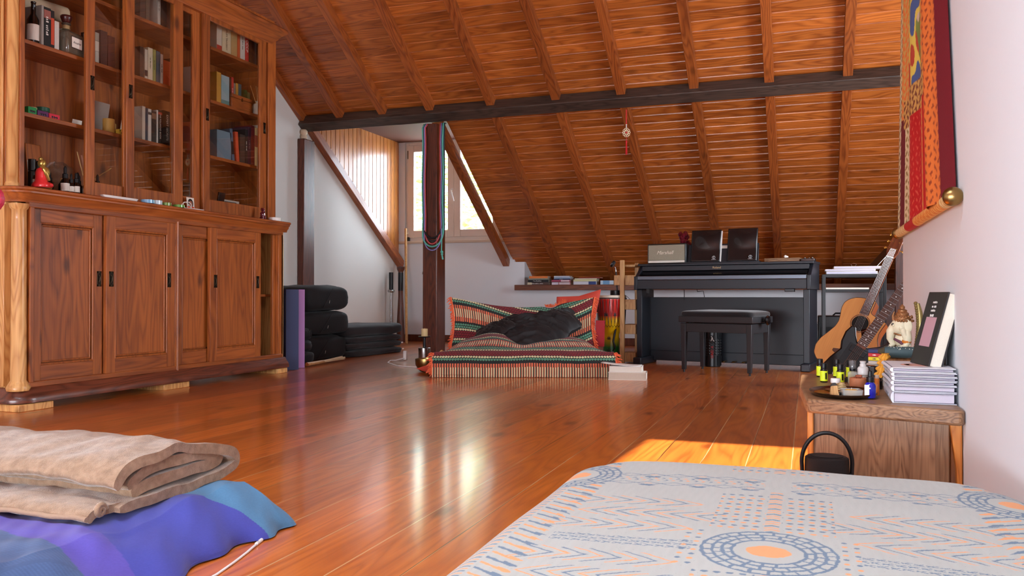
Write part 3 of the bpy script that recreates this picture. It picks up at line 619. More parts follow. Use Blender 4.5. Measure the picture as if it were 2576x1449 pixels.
# wooden chest and reed diffuser
t = thing('keepsake_chest', 'small wooden keepsake chest in front of paperbacks on the right bay shelf', 'chest', (XS + .015, 4.842, z2))
put('body', MB().box(-.09, 0, 0, .225, 0, .068), M_CABH, t, bevel=.002); put('lid', MB().box(-.092, .002, -.002, .227, .07, .094), M_CABH, t, bevel=.003); put('clasp', MB().box(0, .004, .104, .12, .056, .08), M_DKMETAL, t, bevel=.001)
t = thing('reed_diffuser', 'white ceramic reed diffuser jar with pale sticks', 'diffuser', (XS + .01, 5.152, z2))
put('jar', MB().lathe([(.04, 0), (.046, .006), (.047, .06), (.04, .078), (.022, .084), (.022, .098), (.026, .1), (.02, .1)], 28), plain('ceramic', (200, 192, 180), .4), t, smooth=45)
for dx, dy in ((-.02, -.07), (.01, -.045), (0, -.012), (.02, .0), (-.01, .012), (.01, .05), (0, .07)): put('reed', MB().tube([(0, 0, .02), (dx, dy, .205)], .0022, 6), M_PINE, t)
# bottom of right bay
for k, (c, w, l) in enumerate((((150, 146, 140), .16, 'lowest'), ((176, 172, 166), .15, 'middle'), ((198, 192, 186), .17, 'topmost'))):
    t = thing('flat_box', '%s of the flat grey game boxes at the bottom of the right bay' % l, 'box', (XS - .02, 4.80, Z0 + .024 + k * .037), 0, 'flat grey boxes'); put('body', MB().box(-.13, 0, 0, w, 0, .035), bookmat(c), t, bevel=.001)
    put('printed_band', MB().box(-.0005, .0006, .01, w - .03, .01, .024), plain('grey_print', (90, 86, 84), .6), t)
tag(put('photo_frame', MB().at((XS - .01, 4.745, Z0 + .1), 0, 0, R(10)).box(-.006, .006, -.025, .04, -.075, .075), M_BLACK, bevel=.002), 'thin dark frame propped left of the flat grey boxes', 'frame')
tag(put('cable_bundle', MB().tube([(XS + .02 + .02 * math.sin(a * 1.3), 4.85 + .12 * math.sin(a * .5), Z0 + .03 + .004 * (a % 3)) for a in range(12)], .006, 6), plain('cable_blue_grey', (120, 130, 140), .5)), 'blue grey cable heap in front of the flat boxes', 'cable')
t = thing('glass_bottle', 'tall clear glass bottle in the dark right corner of the right bay', 'bottle', (XS - .06, 5.10, Z0 + .022)); put('body', MB().lathe([(.03, 0), (.032, .01), (.03, .05), (.014, .1), (.011, .2), (.013, .21)], 20), M_GLASS, t, smooth=60)
# bottom of the open left bay
zf = Z0 + .022
def dropper(y, x, s, label, lab=True, cap=(18, 16, 16), tall=1.0, cork=False):
    t = thing('dropper_bottle', label, 'bottle', (x, y, zf), 0, 'small dark bottles in the open left bay')
    put('glass', MB().lathe([(.015 * s, 0), (.0165 * s, .003), (.0165 * s, .045 * s * tall), (.008 * s, .056 * s * tall), (.008 * s, .06 * s * tall)], 16), M_GLASSDK, t, smooth=50)
    if cork: put('cork', MB().cyl(0, 0, .06 * s * tall, .075 * s * tall, .008 * s, 12), M_PINE, t)
    else: put('dropper_cap', MB().lathe([(.0105 * s, .055 * s * tall), (.0105 * s, .072 * s * tall), (.006 * s, .075 * s * tall), (.0065 * s, .095 * s * tall), (.003 * s, .102 * s * tall), (0, .103 * s * tall)], 14), plain('rubber_cap', cap, .6), t, smooth=50)
    if lab: put('label', MB().lathe([(.0168 * s, .008), (.0168 * s, .036 * s * tall)], 16), M_PAPER, t)
LB = [(3.295, .0, 1.35, 'dark bottle with beige label left of the red robed figurine', True, 1.1), (3.345, -.03, 1.15, 'dark bottle directly behind the red robed figurine', False, 1.0), (3.40, -.08, 1.35, 'taller dropper bottle in front of the propped wooden board', True, 1.25), (3.415, -.05, 1.1, 'short dropper bottle right of the figurine head', False, 1.0),
      (3.452, .02, 1.35, 'large dropper bottle with broad white label right of the figurine', True, 1.05), (3.483, .03, .95, 'small dropper bottle next to the large white labelled one', True, 1.1), (3.516, .03, 1.15, 'dropper bottle with white label in the middle of the front row', True, 1.0), (3.545, .02, .95, 'slim unlabelled dropper bottle in the middle of the front row', False, 1.1),
      (3.585, .03, 1.15, 'dropper bottle with white label right of the slim one', True, 1.0), (3.617, .02, 1.1, 'dark dropper bottle third from the door stile', False, 1.15), (3.632, .035, .85, 'tiny dark bottle in the front row near the door stile', False, .8), (3.645, .0, 1.15, 'dark dropper bottle with narrow white label near the door stile', True, 1.15), (3.672, .02, 1.15, 'dark dropper bottle half behind the door stile', True, 1.1),
      (3.50, -.06, 1.0, 'corked dark bottle behind the front row', False, 1.2), (3.60, -.05, 1.1, 'dark bottle in the back row in front of the sticks', False, 1.2)]
for y, dx, s, lb, la, tl in LB: dropper(y, XS - .0 + dx - .01, s, lb, la, tall=tl, cork='corked' in lb)
t = thing('spray_can', 'dark metal canister at the left end of the open bottom shelf', 'canister', (XS - .06, 3.305, zf)); put('body', MB().cyl(0, 0, 0, .1, .02, 18), plain('can_dark', (50, 44, 38), .4, metal=.5), t, bevel=.002); put('cap', MB().cyl(0, 0, .102, .165, .02, 18), plain('can_cap', (38, 30, 26), .4), t, bevel=.002)
t = thing('wooden_board', 'thin wooden board with two printed papers propped at the back of the left bay', 'board', (XS - .14, 3.40, zf)); t.rotation_euler = (0, R(8), 0)
t.rotation_euler = (0, R(-6), 0)
put('board', MB().box(-.004, .004, -.05, .05, 0, .27), M_CAB, t, bevel=.004); put('printed_paper', MB().box(.0042, .005, -.048, .03, .03, .115).box(.0042, .005, -.048, .03, .12, .175), plain('old_paper', (170, 156, 138), .8, nscale=300, namp=.25), t)
for k, (ya, yb, zt, r_, lb) in enumerate(((3.665, 3.585, .25, .0028, 'thin pale stick leaning left, farthest left of the three'), (3.675, 3.615, .235, .006, 'thick reddish stick leaning between two thin ones'), (3.69, 3.635, .25, .0025, 'thin pale stick leaning right of the thick one'))):
    tag(put('wooden_stick', MB().tube([(XS - .05, ya, zf + .003), (XS - .05, yb, zf + zt)], r_, 8), M_PINE if k != 1 else plain('stick_red', (150, 96, 74), .6)), lb + ' in the left bay', 'stick')
def crumple(u, v):
    y = 3.42 + .2 * u; z = zf + .2 * v; e = math.sin(PI * u) ** .5
    return (XS - .12 + .05 * e * noise.noise(Vector((u * 5, v * 5, 1))) , y + .02 * noise.noise(Vector((u * 4, v * 7, 5))), zf + .19 * v * (.55 + .45 * e) + .01 * noise.noise(Vector((u * 9, v * 3, 2))))
tag(put('plastic_bag', MB().grid(crumple, 26, 20), plain('clear_film', (120, 110, 96), .12, alpha=.5, coat=.5), smooth=25), 'crumpled clear plastic bag behind the row of small bottles', 'bag')
# figurine: seated meditating figure in a red robe
t = thing('seated_figurine', 'small gold seated figurine wrapped in a bright red robe', 'figurine', (XF - .0 - .03, 3.39, Z0), R(72))
t.location = (XU - .045, 3.262, Z0 + .0225)
GF = plain('figurine_gold', (190, 160, 84), .3, metal=.7); RF = plain('figurine_red', (226, 50, 52), .28, coat=.4)
mb = MB().lathe([(0, 0), (.052, .002), (.056, .012), (.05, .024), (.036, .036), (.033, .06), (.034, .08), (.027, .098), (.012, .108)], 28, 0, (0, 0, 0), .8, 1.0)
put('robe', mb.tube([(0, .02, .085), (.02, .036, .06), (.035, .03, .036), (.045, .005, .026)], [.012, .012, .011, .008], 10).ball((.035, 0, .016), .022, n=8, sy=2.0, sz=.7), RF, t, smooth=60)
put('chest', MB().ball((.012, -.012, .082), .026, n=10, sz=1.2).tube([(.0, -.03, .098), (.012, -.038, .07), (.03, -.022, .042)], [.009, .009, .007], 10), GF, t, smooth=60)
put('head', MB().ball((.004, 0, .13), .021, n=14, sz=1.15).ball((-.002, 0, .152), .011, n=8).ball((.002, .02, .127), .006, n=6, sx=.6, sz=1.9).ball((.002, -.02, .127), .006, n=6, sx=.6, sz=1.9).ball((.0235, 0, .128), .004, n=6, sz=1.4).lathe([(.0085, .104), (.0085, .116)], 10), GF, t, smooth=60)
put('base', MB().ball((.04, .0, .004), .014, n=8, sy=1.8, sz=.5), GF, t, smooth=60)

# things lying on the ledge
zl = 1.1152
t = thing('plastic_tray', 'long narrow white plastic tray lying on the cabinet ledge', 'tray', (XF + .0, 3.655, zl)); 
put('tray', sq_loft([(.5, 0, .2), (.56, 1, .25)]), M_WHITE, t, smooth=40); t.children[0].scale = (.035, .23, .014)
def tape(y, x, c, label, r=.034, h=.02):
    t = thing('tape_roll', label, 'tape roll', (x, y, zl), 0, 'rolls of tape on the ledge')
    put('roll', MB().lathe([(r, 0), (r, h), (r * .72, h), (r * .72, 0), (r, 0)], 28), plain('tape_%d_%d_%d' % c, c, .2, coat=.6, nscale=60, namp=.2), t, smooth=40)
    put('core', MB().lathe([(r * .72, .001), (r * .72, h - .001), (r * .66, h - .001), (r * .66, .001), (r * .72, .001)], 28), plain('card_core', (214, 190, 150), .8), t, smooth=40)
tape(3.865, XF + .0, (120, 176, 214), 'roll of clear blue tape, farthest left on the ledge', .038); tape(3.94, XF - .005, (190, 214, 226), 'roll of pale clear tape beside the blue one', .034, .024); tape(4.015, XF + .0, (110, 140, 60), 'roll of green printed tape in the middle of the ledge', .03, .018)
tape(4.12, XF + .0, (90, 150, 60), 'roll of white and green tape beside the white cable', .036, .016)
tag(put('charging_cable', MB().tube([(XF + .0 + .012 * math.sin(a * .9), 4.19 + .04 * math.cos(a * .62), zl + .004 + .038 * max(0, math.sin(a * .62))) for a in np.linspace(0, 18, 50)] + [(XF + .01, 4.24, zl + .004), (XF + .02, 4.29, zl + .004), (XF + .015, 4.33, zl + .004)], .0025, 6), M_WHITE, smooth=60), 'white charging cable looped upright on the cabinet ledge', 'cable')
t = thing('portrait_print', 'small portrait print of a person in an orange scarf propped on the ledge', 'photo', (XU + .008, 4.325, zl)); t.rotation_euler = (0, R(-5), 0)
put('card', MB().box(0, .001, -.034, .034, 0, .088), M_PAPER, t); put('scarf_print', MB().box(.0011, .0015, -.03, .03, .003, .03), plain('print_orange', (220, 80, 40), .5), t); put('hair_print', MB().ball((.0012, 0, .052), .024, n=12, sx=.03, sz=1.2), M_BLACK, t, smooth=60)
put('face_print', MB().ball((.0022, 0, .048), .016, n=12, sx=.03, sz=1.25), plain('print_skin', (150, 92, 64), .5), t, smooth=60)
t = thing('portrait_print', 'dim large portrait print of a bearded person inside the narrow pane', 'photo', (XS - .06, 4.44, zf)); put('card', MB().box(0, .001, -.06, .09, 0, .19), plain('print_dim', (70, 56, 46), .5), t); put('face_print', MB().ball((.002, .03, .12), .028, n=12, sx=.05, sz=1.35), plain('print_face_dim', (120, 84, 62), .6), t, smooth=60); put('beard_print', MB().ball((.003, .03, .07), .04, n=10, sx=.05, sz=1.2), plain('print_beard', (140, 128, 112), .7), t, smooth=60)
def crystal(label, x, y, z, h, seed=3):
    rr = random.Random(seed); mb = MB()
    for k in range(70): 
        b = rr.random(); a = rr.random() * 6.28; r_ = .018 * (1 - .5 * b) * h / .08; mb.ball((r_ * math.cos(a), r_ * math.sin(a), b * h), rr.uniform(.004, .008) * h / .08, n=4)
    mb.lathe([(.018 * h / .08, 0), (.012 * h / .08, h * .6), (.006, h)], 10)
    o = put('crystal_figure', mb, plain('garnet', (88, 18, 30), .15, coat=.6), smooth=20); o.location = (x, y, z); return tag(o, label, 'ornament')
crystal('dark red faceted ornament standing on the cabinet ledge', XF - .02, 4.99, zl, .08)
t = thing('candle_jar', 'flat white lidded jar at the right end of the cabinet ledge', 'jar', (XF - .03, 5.14, zl)); put('jar', MB().lathe([(.04, 0), (.044, .003), (.044, .026), (.04, .028), (.038, .01), (0, .01)], 28), M_WHITE, t, smooth=40)
# pink textured ball at the left edge of view
def pink(u, v):
    a, b = 2 * PI * u, PI * v; d = Vector((math.cos(a) * math.sin(b), math.sin(a) * math.sin(b), -math.cos(b))); r_ = .062 * (1 + .05 * noise.noise(d * 14) + .04 * noise.noise(d * 30)); return tuple(d * r_)
o = put('beaded_ball', MB().grid(pink, 60, 30), plain('pink_beads', (220, 60, 92), .5, nscale=90, namp=.35), smooth=25); o.location = (-3.355, 2.62, .905 + .09); tag(o, 'pink textured ball hanging at the left edge by the cabinet end', 'ball')
put('string', MB().tube([(0, 0, .06), (0, 0, 3.4)], .0015, 6), plain('string_white', (220, 214, 204), .7), o)

# ------------------------------------------------------------------ left alcove: mats, bolsters, poles
def pil(mb, c, w, d, h, e=.35, nz=.004, seed=0, nu=40, nv=20, mi=0, ez=None, fr=9):
    """puffy rounded block"""
    ez = ez or e
    def f(u, v):
        a = 2 * PI * u; b = PI * (v - .5); ca, sa, cb, sb = math.cos(a), math.sin(a), math.cos(b), math.sin(b)
        s = lambda q, p: math.copysign(abs(q) ** p, q)
        p = Vector((w / 2 * s(ca, e) * s(cb, ez), d / 2 * s(sa, e) * s(cb, ez), h / 2 * s(sb, ez)))
        k = noise.noise(Vector((p.x * fr + seed, p.y * fr, p.z * fr))) * nz * 2
        return (c[0] + p.x + k, c[1] + p.y + k, c[2] + p.z + k)
    return mb.grid(f, nu, nv, mi, closed_u=True)
def mat_roll(label, x, y, r, h, c1, c2, rz):
    t = thing('yoga_mat', label, 'yoga mat', (x, y, 0), rz)
    pts = []; turns = 4
    for i in range(turns * 30 + 1):
        a = 2 * PI * i / 30; rr = r * (.25 + .75 * i / (turns * 30)); pts.append((rr * math.cos(a), rr * math.sin(a)))
    pts.append((r * 1.0 + .004, .03)); n = len(pts)
    mb = MB(); th = .005
    vs = [(x_, y_, z_) for z_ in (0, h) for x_, y_ in pts]; mb.add(vs, [(i, i + 1, n + i + 1, n + i) for i in range(n - 1)])
    put('rolled_mat', mb, [c1], t, smooth=60, solid=th)
    put('outer_flap', MB().prism([(r + .006, -.04), (r + .012, .03), (r + .008, .06), (r + .002, .03)], .002, h - .001), c2, t, smooth=60)
mat_roll('rolled navy blue yoga mat standing upright against the cabinet end', -3.77, 5.42, .068, .617, plain('mat_navy', (40, 46, 74), .7, nscale=20, namp=.1), plain('mat_navy_light', (54, 62, 94), .7), -.6)
mat_roll('rolled purple yoga mat standing between the navy mat and black bolsters', -3.81, 5.58, .056, .617, plain('mat_purple', (118, 70, 124), .7, nscale=20, namp=.1), plain('mat_lilac', (180, 130, 190), .6), -.75)
M_BLK = plain('black_cloth', (17, 17, 19), .8, sheen=.05, bump=.35, bscale=90)
M_BLK2 = plain('charcoal_cloth', (34, 30, 32), .85, sheen=.1, bump=.3, bscale=120)
for z, h, dx, dy, lb, sd_ in ((.108, .216, -.01, 0, 'lowest', 1), (.325, .21, .0, .04, 'middle', 2), (.545, .225, .01, .045, 'topmost', 3)):
    t = thing('bolster_cushion', '%s of the three big black rectangular cushions stacked beside the purple mat' % lb, 'cushion', (-4.17, 6.3 + dy, z), R(-6 if sd_ != 3 else -2), 'big black cushions')
    put('cushion', pil(MB(), (0, 0, 0), .42, .66, h, .32, .007, sd_, ez=.42), M_BLK, t, smooth=60)
    put('seam', MB().tube([(.214, -.12 + .03 * k, -h * .38 + h * .76 * k / 5) for k in range(6)], .0025, 6), M_BLK2, t, smooth=60)
    put('white_stitch', MB().tube([(.216, -.03, -.045), (.2165, -.022, -.02)], .0012, 5), M_PAPER, t)
for z, lb, s in ((.052, 'lowest', 1), (.152, 'middle', 2), (.25, 'topmost', 3)):
    t = thing('round_cushion', '%s of the three small round black cushions stacked behind the purple mat' % lb, 'cushion', (-4.0 + .015 * (s == 1), 5.86, z), 0, 'small round black cushions')
    put('cushion', pil(MB(), (0, 0, 0), .27, .27, .105, .95, .004, s, ez=.6), M_BLK, t, smooth=60)
    mb = MB()
    for k in range(26): a = 2 * PI * k / 26; mb.tube([(.126 * math.cos(a) * q, .126 * math.sin(a) * q, zz) for q, zz in ((.9, .04), (1.05, .02), (1.06, -.02), (.9, -.042))], .002, 5)
    put('pleats', mb, M_BLK, t, smooth=60)
# folded black floor mats
for k, (z, h, w_, lb) in enumerate(((.032, .06, .52, 'lowest'), (.094, .06, .5, 'second'), (.154, .055, .49, 'third'), (.235, .115, .5, 'topmost puffy'))):
    t = thing('folded_mat', '%s folded black floor mat of the pile beside the big cushions' % lb, 'floor mat', (-4.12, 7.07, z), R(-5), 'folded black floor mats')
    mb = pil(MB(), (0, 0, h * .02), w_, .93, h, .22, .006, k + 7, 60, 20, ez=.5, fr=6)
    put('folded_layer', mb, M_BLK2, t, smooth=60)
    if k < 3: put('lower_fold', pil(MB(), (.01, 0, -h * .3), w_ - .02, .9, h * .45, .22, .005, k + 17, 60, 16, ez=.5, fr=6), M_BLK2, t, smooth=60)
    if k < 2: put('white_tag', MB().box(w_ / 2 + .004, w_ / 2 + .008, .39, .42, -.004, .008), M_WHITE, t)
# pale reed bundle on the floor
t = thing('reed_whisk', 'pale bamboo reed whisk lying on the floor in front of the black cushions', 'whisk', (-3.722, 5.62, .014), R(96.5))
put('handle', MB().tube([(0, 0, .012), (.28, 0, .012)], [.014, .013], 12), M_PINE, t, smooth=60)
put('knob', MB().cyl(0, 0, -.0, .001, .001).tube([(-.012, 0, .012), (.0, 0, .012)], .015, 12), M_CAB, t, smooth=60)
mb = MB()
for k in range(26):
    a = random.uniform(-1, 1); b = random.uniform(0, 1); mb.tube([(.26, a * .008, .006 + b * .012), (.66 + random.uniform(-.02, .01), a * .026, .003 + b * .024)], .0022, 5)
put('reeds', mb, plain('reed_pale', (226, 204, 160), .6), t, smooth=60)
# poles in the corner
t = thing('broom_handle', 'light wooden pole leaning beside the dormer window', 'pole', (0, 0, 0)); t.location = (-4.394, 8.66, 0)
put('pole', MB().tube([(0, 0, 0), (-.26, .49, 1.386)], .0155, 14), M_PINE, t, smooth=60)
t = thing('dark_pole', 'dark tapering wooden pole with black middle in the alcove corner', 'pole', (-4.62, 8.95, 0))
put('shaft', MB().tube([(0, 0, 0), (0, 0, .25), (.0, 0, .55), (0, 0, .86)], [.052, .045, .03, .03], 18), M_POST, t, smooth=60)
put('black_sleeve', MB().tube([(0, 0, .62), (0, 0, .84)], .0315, 18), M_BLACK, t, smooth=60); put('top_knob', MB().lathe([(.032, .85), (.046, .88), (.048, .91), (.0, .92)], 20), M_POST, t, smooth=50)
t = thing('floor_pump', 'slim steel rod with black foam grip left of the dark pole', 'pump', (-4.68, 8.82, 0))
put('rod', MB().tube([(0, 0, 0), (.0, 0, .6)], .012, 12), M_STEEL, t, smooth=60); put('grip', MB().tube([(0, 0, .63), (0, 0, .84)], .026, 16), M_BLACK, t, smooth=60); put('collar', MB().lathe([(.03, .60), (.042, .61), (.042, .625), (.03, .635)], 20), M_STEEL, t, smooth=50)
t = thing('turned_knob', 'pale turned wooden knob resting on top of the left post', 'knob', (-4.75, 7.10, 2.131)); put('knob', MB().lathe([(0, 0), (.03, .006), (.035, .03), (.024, .045), (.036, .06), (.036, .085), (.024, .1), (0, .102)], 20), plain('pale_wood', (216, 196, 168), .5), t, smooth=60)
# exercise bands looped over the post
t = thing('exercise_bands', 'bundle of coloured rubber exercise bands hung over the middle post', 'exercise bands', (-3.262, 6.985, 1.0))
def band(name, c, xl, xr, zb_, r, dy, ztop=1.14):
    pts = []
    for k in range(8): z = ztop - (ztop - (zb_ + .12)) * k / 7; pts.append((xl + .004 * math.sin(k * 1.3), dy, z))
    for k in range(1, 12): a = PI * k / 12; pts.append((xl + (xr - xl) * (1 - math.cos(a)) / 2, dy - .01 * math.sin(a), zb_ + .12 - .12 * math.sin(a)))
    for k in range(8): z = zb_ + .12 + (ztop - zb_ - .12) * k / 7; pts.append((xr + .004 * math.sin(k * 1.7 + 1), dy, z))
    pts += [(xr - .01, dy + .03, ztop + .035), (xr - .03, dy + .1, ztop + .05)]; pts = [(xl + .01, dy + .1, ztop + .05), (xl + .005, dy + .03, ztop + .035)] + pts
    put(name, MB().tube(pts, r, 8), plain('band_%d_%d_%d' % c, c, .6), t, smooth=80)
band('black_band', (18, 18, 20), -.098, .088, .10, .009, -.012, 1.13); band('teal_band', (90, 176, 160), -.108, .098, .02, .0075, -.016, 1.13); band('red_band', (190, 78, 80), -.082, .068, .045, .0065, -.014, 1.13)
band('lilac_band', (140, 130, 190), -.09, .082, -.015, .005, -.02, 1.13); band('dark_band', (40, 50, 56), -.104, .108, .07, .006, -.006, 1.13)
put('teal_tail', MB().tube([(.09, -.012, .3), (.086, -.016, .05), (.084, -.016, -.03), (.09, -.016, -.04)], .006, 8).ball((.088, -.016, -.03), .014, n=8).ball((.09, -.016, -.05), .012, n=8).tube([(.088, -.016, -.05), (.098, -.016, -.1)], [.006, .009], 8), plain('band_90_176_160', (90, 176, 160), .6), t, smooth=80)
tag(put('wall_hook', MB().tube([(-3.39, 7.05, .79), (-3.405, 7.05, .79), (-3.408, 7.05, .765)], .006, 8), M_STEEL, smooth=60), 'tiny metal hook on the left side of the middle post', 'hook')

# candle stand, singing bowl, mallet, cable
t = thing('candle_stand', 'steel and black candle stand in front of the middle post', 'candle holder', (-3.1, 6.45, 0))
put('steel_base', MB().lathe([(.052, 0), (.053, .003), (.053, .118), (.049, .121), (0, .121)], 32), M_STEEL, t, smooth=40); put('stem', MB().cyl(0, 0, .12, .21, .011, 14), M_BLACK, t)
put('dish', MB().lathe([(0, .205), (.05, .21), (.055, .218), (.052, .219), (0, .214)], 28), M_BLACK, t, smooth=50)
tag(put('pillar_candle', MB().lathe([(.027, 0), (.028, .002), (.028, .066), (.022, .068), (.018, .063), (0, .063)], 24).tube([(0, 0, .06), (.001, 0, .073)], .0015, 6), plain('wax_cream', (226, 200, 146), .5), smooth=45), 'cream pillar candle on the black dish of the stand', 'candle').location = (-3.1, 6.45, .2155)
o = put('singing_bowl', MB().lathe([(0, 0), (.035, .002), (.06, .02), (.078, .055), (.08, .09), (.079, .1), (.074, .1), (.073, .085), (.07, .055), (.054, .026), (.03, .01), (0, .008)], 40), M_BRASS, smooth=60); o.location = (-2.68, 5.60, .0005); tag(o, 'round brass singing bowl on the floor by the corner of the sofa', 'bowl')
o = thing('wooden_mallet', 'small pale wooden mallet resting in the brass bowl', 'mallet', (-2.68, 5.60, 0)); put('stick', MB().tube([(.01, 0, .045), (.115, .03, .15)], [.009, .013], 12).ball((.116, .03, .151), .0135, n=8), M_PINE, o, smooth=60)
t = thing('phone_charger', 'white charger with thin white cable on the floor left of the bowl', 'charger', (-3.2, 6.5, 0)); 
put('plug', MB().cbox(-.12, .02, .045, .03, .03, .08), M_WHITE, t, bevel=.006, seg=3)
put('cable', MB().tube([(-.12, .0, .02), (-.16, -.08, .006), (-.2, -.1, .005), (-.12, -.3, .005), (.1, -.55, .005), (.2, -.6, .005), (.3, -.62, .005), (.36, -.64, .005)], .0055, 8), M_WHITE, t, smooth=60)

# ------------------------------------------------------------------ striped floor sofa
U = R(19.3)
SO = Vector((-2.46, 5.23, 0))
M_THROW = attr_mat('woven_throw', .9, .35, 500, sheen=.1)
CORAL = plain('coral_yarn', (224, 104, 66), .9)
BLKc, CREc, CORc, GRNc, MARc = (.012, .014, .014), L(214, 204, 160)[:3], L(214, 110, 76)[:3], L(92, 150, 122)[:3], L(128, 30, 40)[:3]
def throw_paint(xs, ps):
    """xs across, ps along the cloth (metres)"""
    W = .32; q = (ps % W); o = np.zeros(xs.shape + (3,))
    def setc(mask, c): o[mask] = c
    per = .0178; a = (xs / per) % 1
    o[:] = BLKc
    # stripe band 0 - .072: cream/black with coral, coral band after it
    s1 = q < .068; setc(s1 & (a < .28), tuple(np.array(CORc) * .75)); setc(s1 & (a >= .28) & (a < .66), CREc)
    s2 = (q >= .068) & (q < .095); setc(s2 & (a < .6), CORc)
    s2 = (q >= .285) & (q < .32); setc(s2 & (a < .6), CORc)
    dz = (q >= .115) & (q < .27); pq = .0195; b = ((q - .115) / pq); dx = ((xs / pq) + .5 * (np.floor(b) % 2)) % 1 - .5; dy = b % 1 - .5
    man = np.abs(dx) + np.abs(dy); cols = [GRNc, CREc, MARc, MARc, MARc, CREc, GRNc, GRNc]
    for k in range(8):
        m = dz & (np.floor(b) == k); setc(m & (man < .52), cols[k]); setc(m & (man < .13), BLKc)
        if cols[k] is MARc: setc(m & (man >= .62), tuple(np.array(MARc) * .35))
    return o
def painted_grid(name, fn, nu, nv, paint, mat, parent=None, **k):
    """fn(u, v) -> (x, y, z) vectorised; paint(u, v) -> rgb arrays"""
    u, v = np.meshgrid(np.linspace(0, 1, nu + 1), np.linspace(0, 1, nv + 1))
    P = fn(u, v); P = np.stack(P, -1).reshape(-1, 3)
    idx = np.arange((nu + 1) * (nv + 1)).reshape(nv + 1, nu + 1)
    F = np.stack([idx[:-1, :-1], idx[:-1, 1:], idx[1:, 1:], idx[1:, :-1]], -1).reshape(-1, 4)
    me = bpy.data.meshes.new(name); me.vertices.add(len(P)); me.vertices.foreach_set('co', P.astype(np.float32).ravel())
    me.loops.add(F.size); me.loops.foreach_set('vertex_index', F.astype(np.int32).ravel()); me.polygons.add(len(F)); me.polygons.foreach_set('loop_start', np.arange(0, F.size, 4, dtype=np.int32))
    me.update(calc_edges=True); me.polygons.foreach_set('use_smooth', np.ones(len(F), dtype=bool))
    c = np.ones((len(P), 4), np.float32); c[:, :3] = np.clip(paint(u, v).reshape(-1, 3), 0, 1)
    at = me.color_attributes.new('paint', 'FLOAT_COLOR', 'POINT'); at.data.foreach_set('color', c.ravel())
    me.materials.append(mat); o = bpy.data.objects.new(name, me); col.objects.link(o)
    if parent is not None: o.parent = parent
    return o
def nz2(x, y, s=0.):      # cheap smooth noise for arrays
    return (np.sin(x * 1.7 + 1.3 * np.sin(y * 1.1 + s) + s) + np.sin(y * 2.3 + 1.7 * np.sin(x * .9 + s * 2)) + .5 * np.sin(x * 4.1 + y * 3.3 + s * 3)) / 2.5
SW, SD = 1.285, .80
t = thing('floor_sofa_mattress', 'low floor mattress draped with a striped and diamond patterned woven throw', 'floor sofa', tuple(SO), U)
PL = 1.0
prof_d = np.array([0, -.002, .006, .03, .10, .25, .42, .60, .78]); prof_z = np.array([0.004, .06, .115, .16, .195, .225, .23, .21, .17])
seg_ = np.concatenate([[0], np.cumsum(np.hypot(np.diff(prof_d), np.diff(prof_z)))])
def smooth_interp(x, xp, yp): 
    k = np.linspace(-.03, .03, 7); return sum(np.interp(x + d, xp, yp) for d in k) / 7
PLEN = seg_[-1]
def sofa_fn(u, v):
    p = v * PLEN; d = smooth_interp(p, seg_, prof_d); z = smooth_interp(p, seg_, prof_z); z = np.where(p < .03, np.interp(p, [0, .03], [.002, z[0, 0] if False else .03]), z)
    x = u * SW; e = np.minimum(u, 1 - u) * SW; edge = 1 - np.exp(-(e / .06) ** 1.2)
    k = np.clip((d - .06) / .1, 0, 1)
    z = z * (1 - k * (.55 * (1 - edge)))
    bump = .065 * np.exp(-((x - .38) / .2) ** 2 - ((d - .45) / .2) ** 2) + .035 * np.exp(-((x - 1.02) / .2) ** 2 - ((d - .45) / .2) ** 2) - .05 * np.exp(-((x - .62) / .1) ** 2 - ((d - .5) / .25) ** 2)
    z = z + bump * k + .006 * nz2(x * 9, d * 9, 1.) * k
    inset = .10 * np.clip((d - .02) / .5, 0, 1) ** .8
    x2 = inset * (1 - 2 * u) + x; d2 = d + .008 * nz2(x * 6, z * 12, 2.) * (1 - k) * (z > .02)
    return x2, d2, z
sm_ = painted_grid('throw', sofa_fn, 520, 380, lambda u, v: throw_paint(u * SW, v * PLEN + .004 * nz2(u * 9, v * 3, 3.)), M_THROW, t)
put('futon', pil(MB(), (SW / 2, .42, .09), SW - .1, .74, .17, .25, .003, 3), plain('sofa_underlay', (176, 60, 48), .9), t, smooth=60)
def fringe(par, pts, n, ln, dirv, name='fringe', seed=1):
    rr = random.Random(seed); mb = MB(); pts = [Vector(p) for p in pts]
    for i in range(n):
        q = i / (n - 1) * (len(pts) - 1); j = min(int(q), len(pts) - 2); p = pts[j].lerp(pts[j + 1], q - j)
        d = Vector(dirv) + Vector((rr.uniform(-.4, .4), rr.uniform(-.4, .4), rr.uniform(-.5, .2))); l = ln * rr.uniform(.6, 1.15)
        e = p + d * l; e.z = max(e.z, .006) if par is t else e.z
        mb.tube([p, (p + e) / 2 + Vector((0, 0, .006)), e], [.004, .0035, .003], 4)
    return put(name, mb, CORAL, par, smooth=60)
sl = [tuple(float(a) for a in (x_, d_, z_)) for x_, d_, z_ in zip(*[np.asarray(a).ravel() for a in sofa_fn(np.zeros(12), np.linspace(0.02, .95, 12))])]
sr = [tuple(float(a) for a in (x_, d_, z_)) for x_, d_, z_ in zip(*[np.asarray(a).ravel() for a in sofa_fn(np.ones(12), np.linspace(0.02, .95, 12))])]
fringe(t, sl, 150, .035, (-.9, -.2, -.1), seed=2); fringe(t, sr, 150, .035, (.9, -.2, -.1), seed=3)
put('edge_binding', MB().tube([(p[0], p[1] - .002, p[2] + .002) for p in sl], .005, 6).tube([(p[0], p[1] - .002, p[2] + .002) for p in sr], .005, 6), CORAL, t, smooth=60)
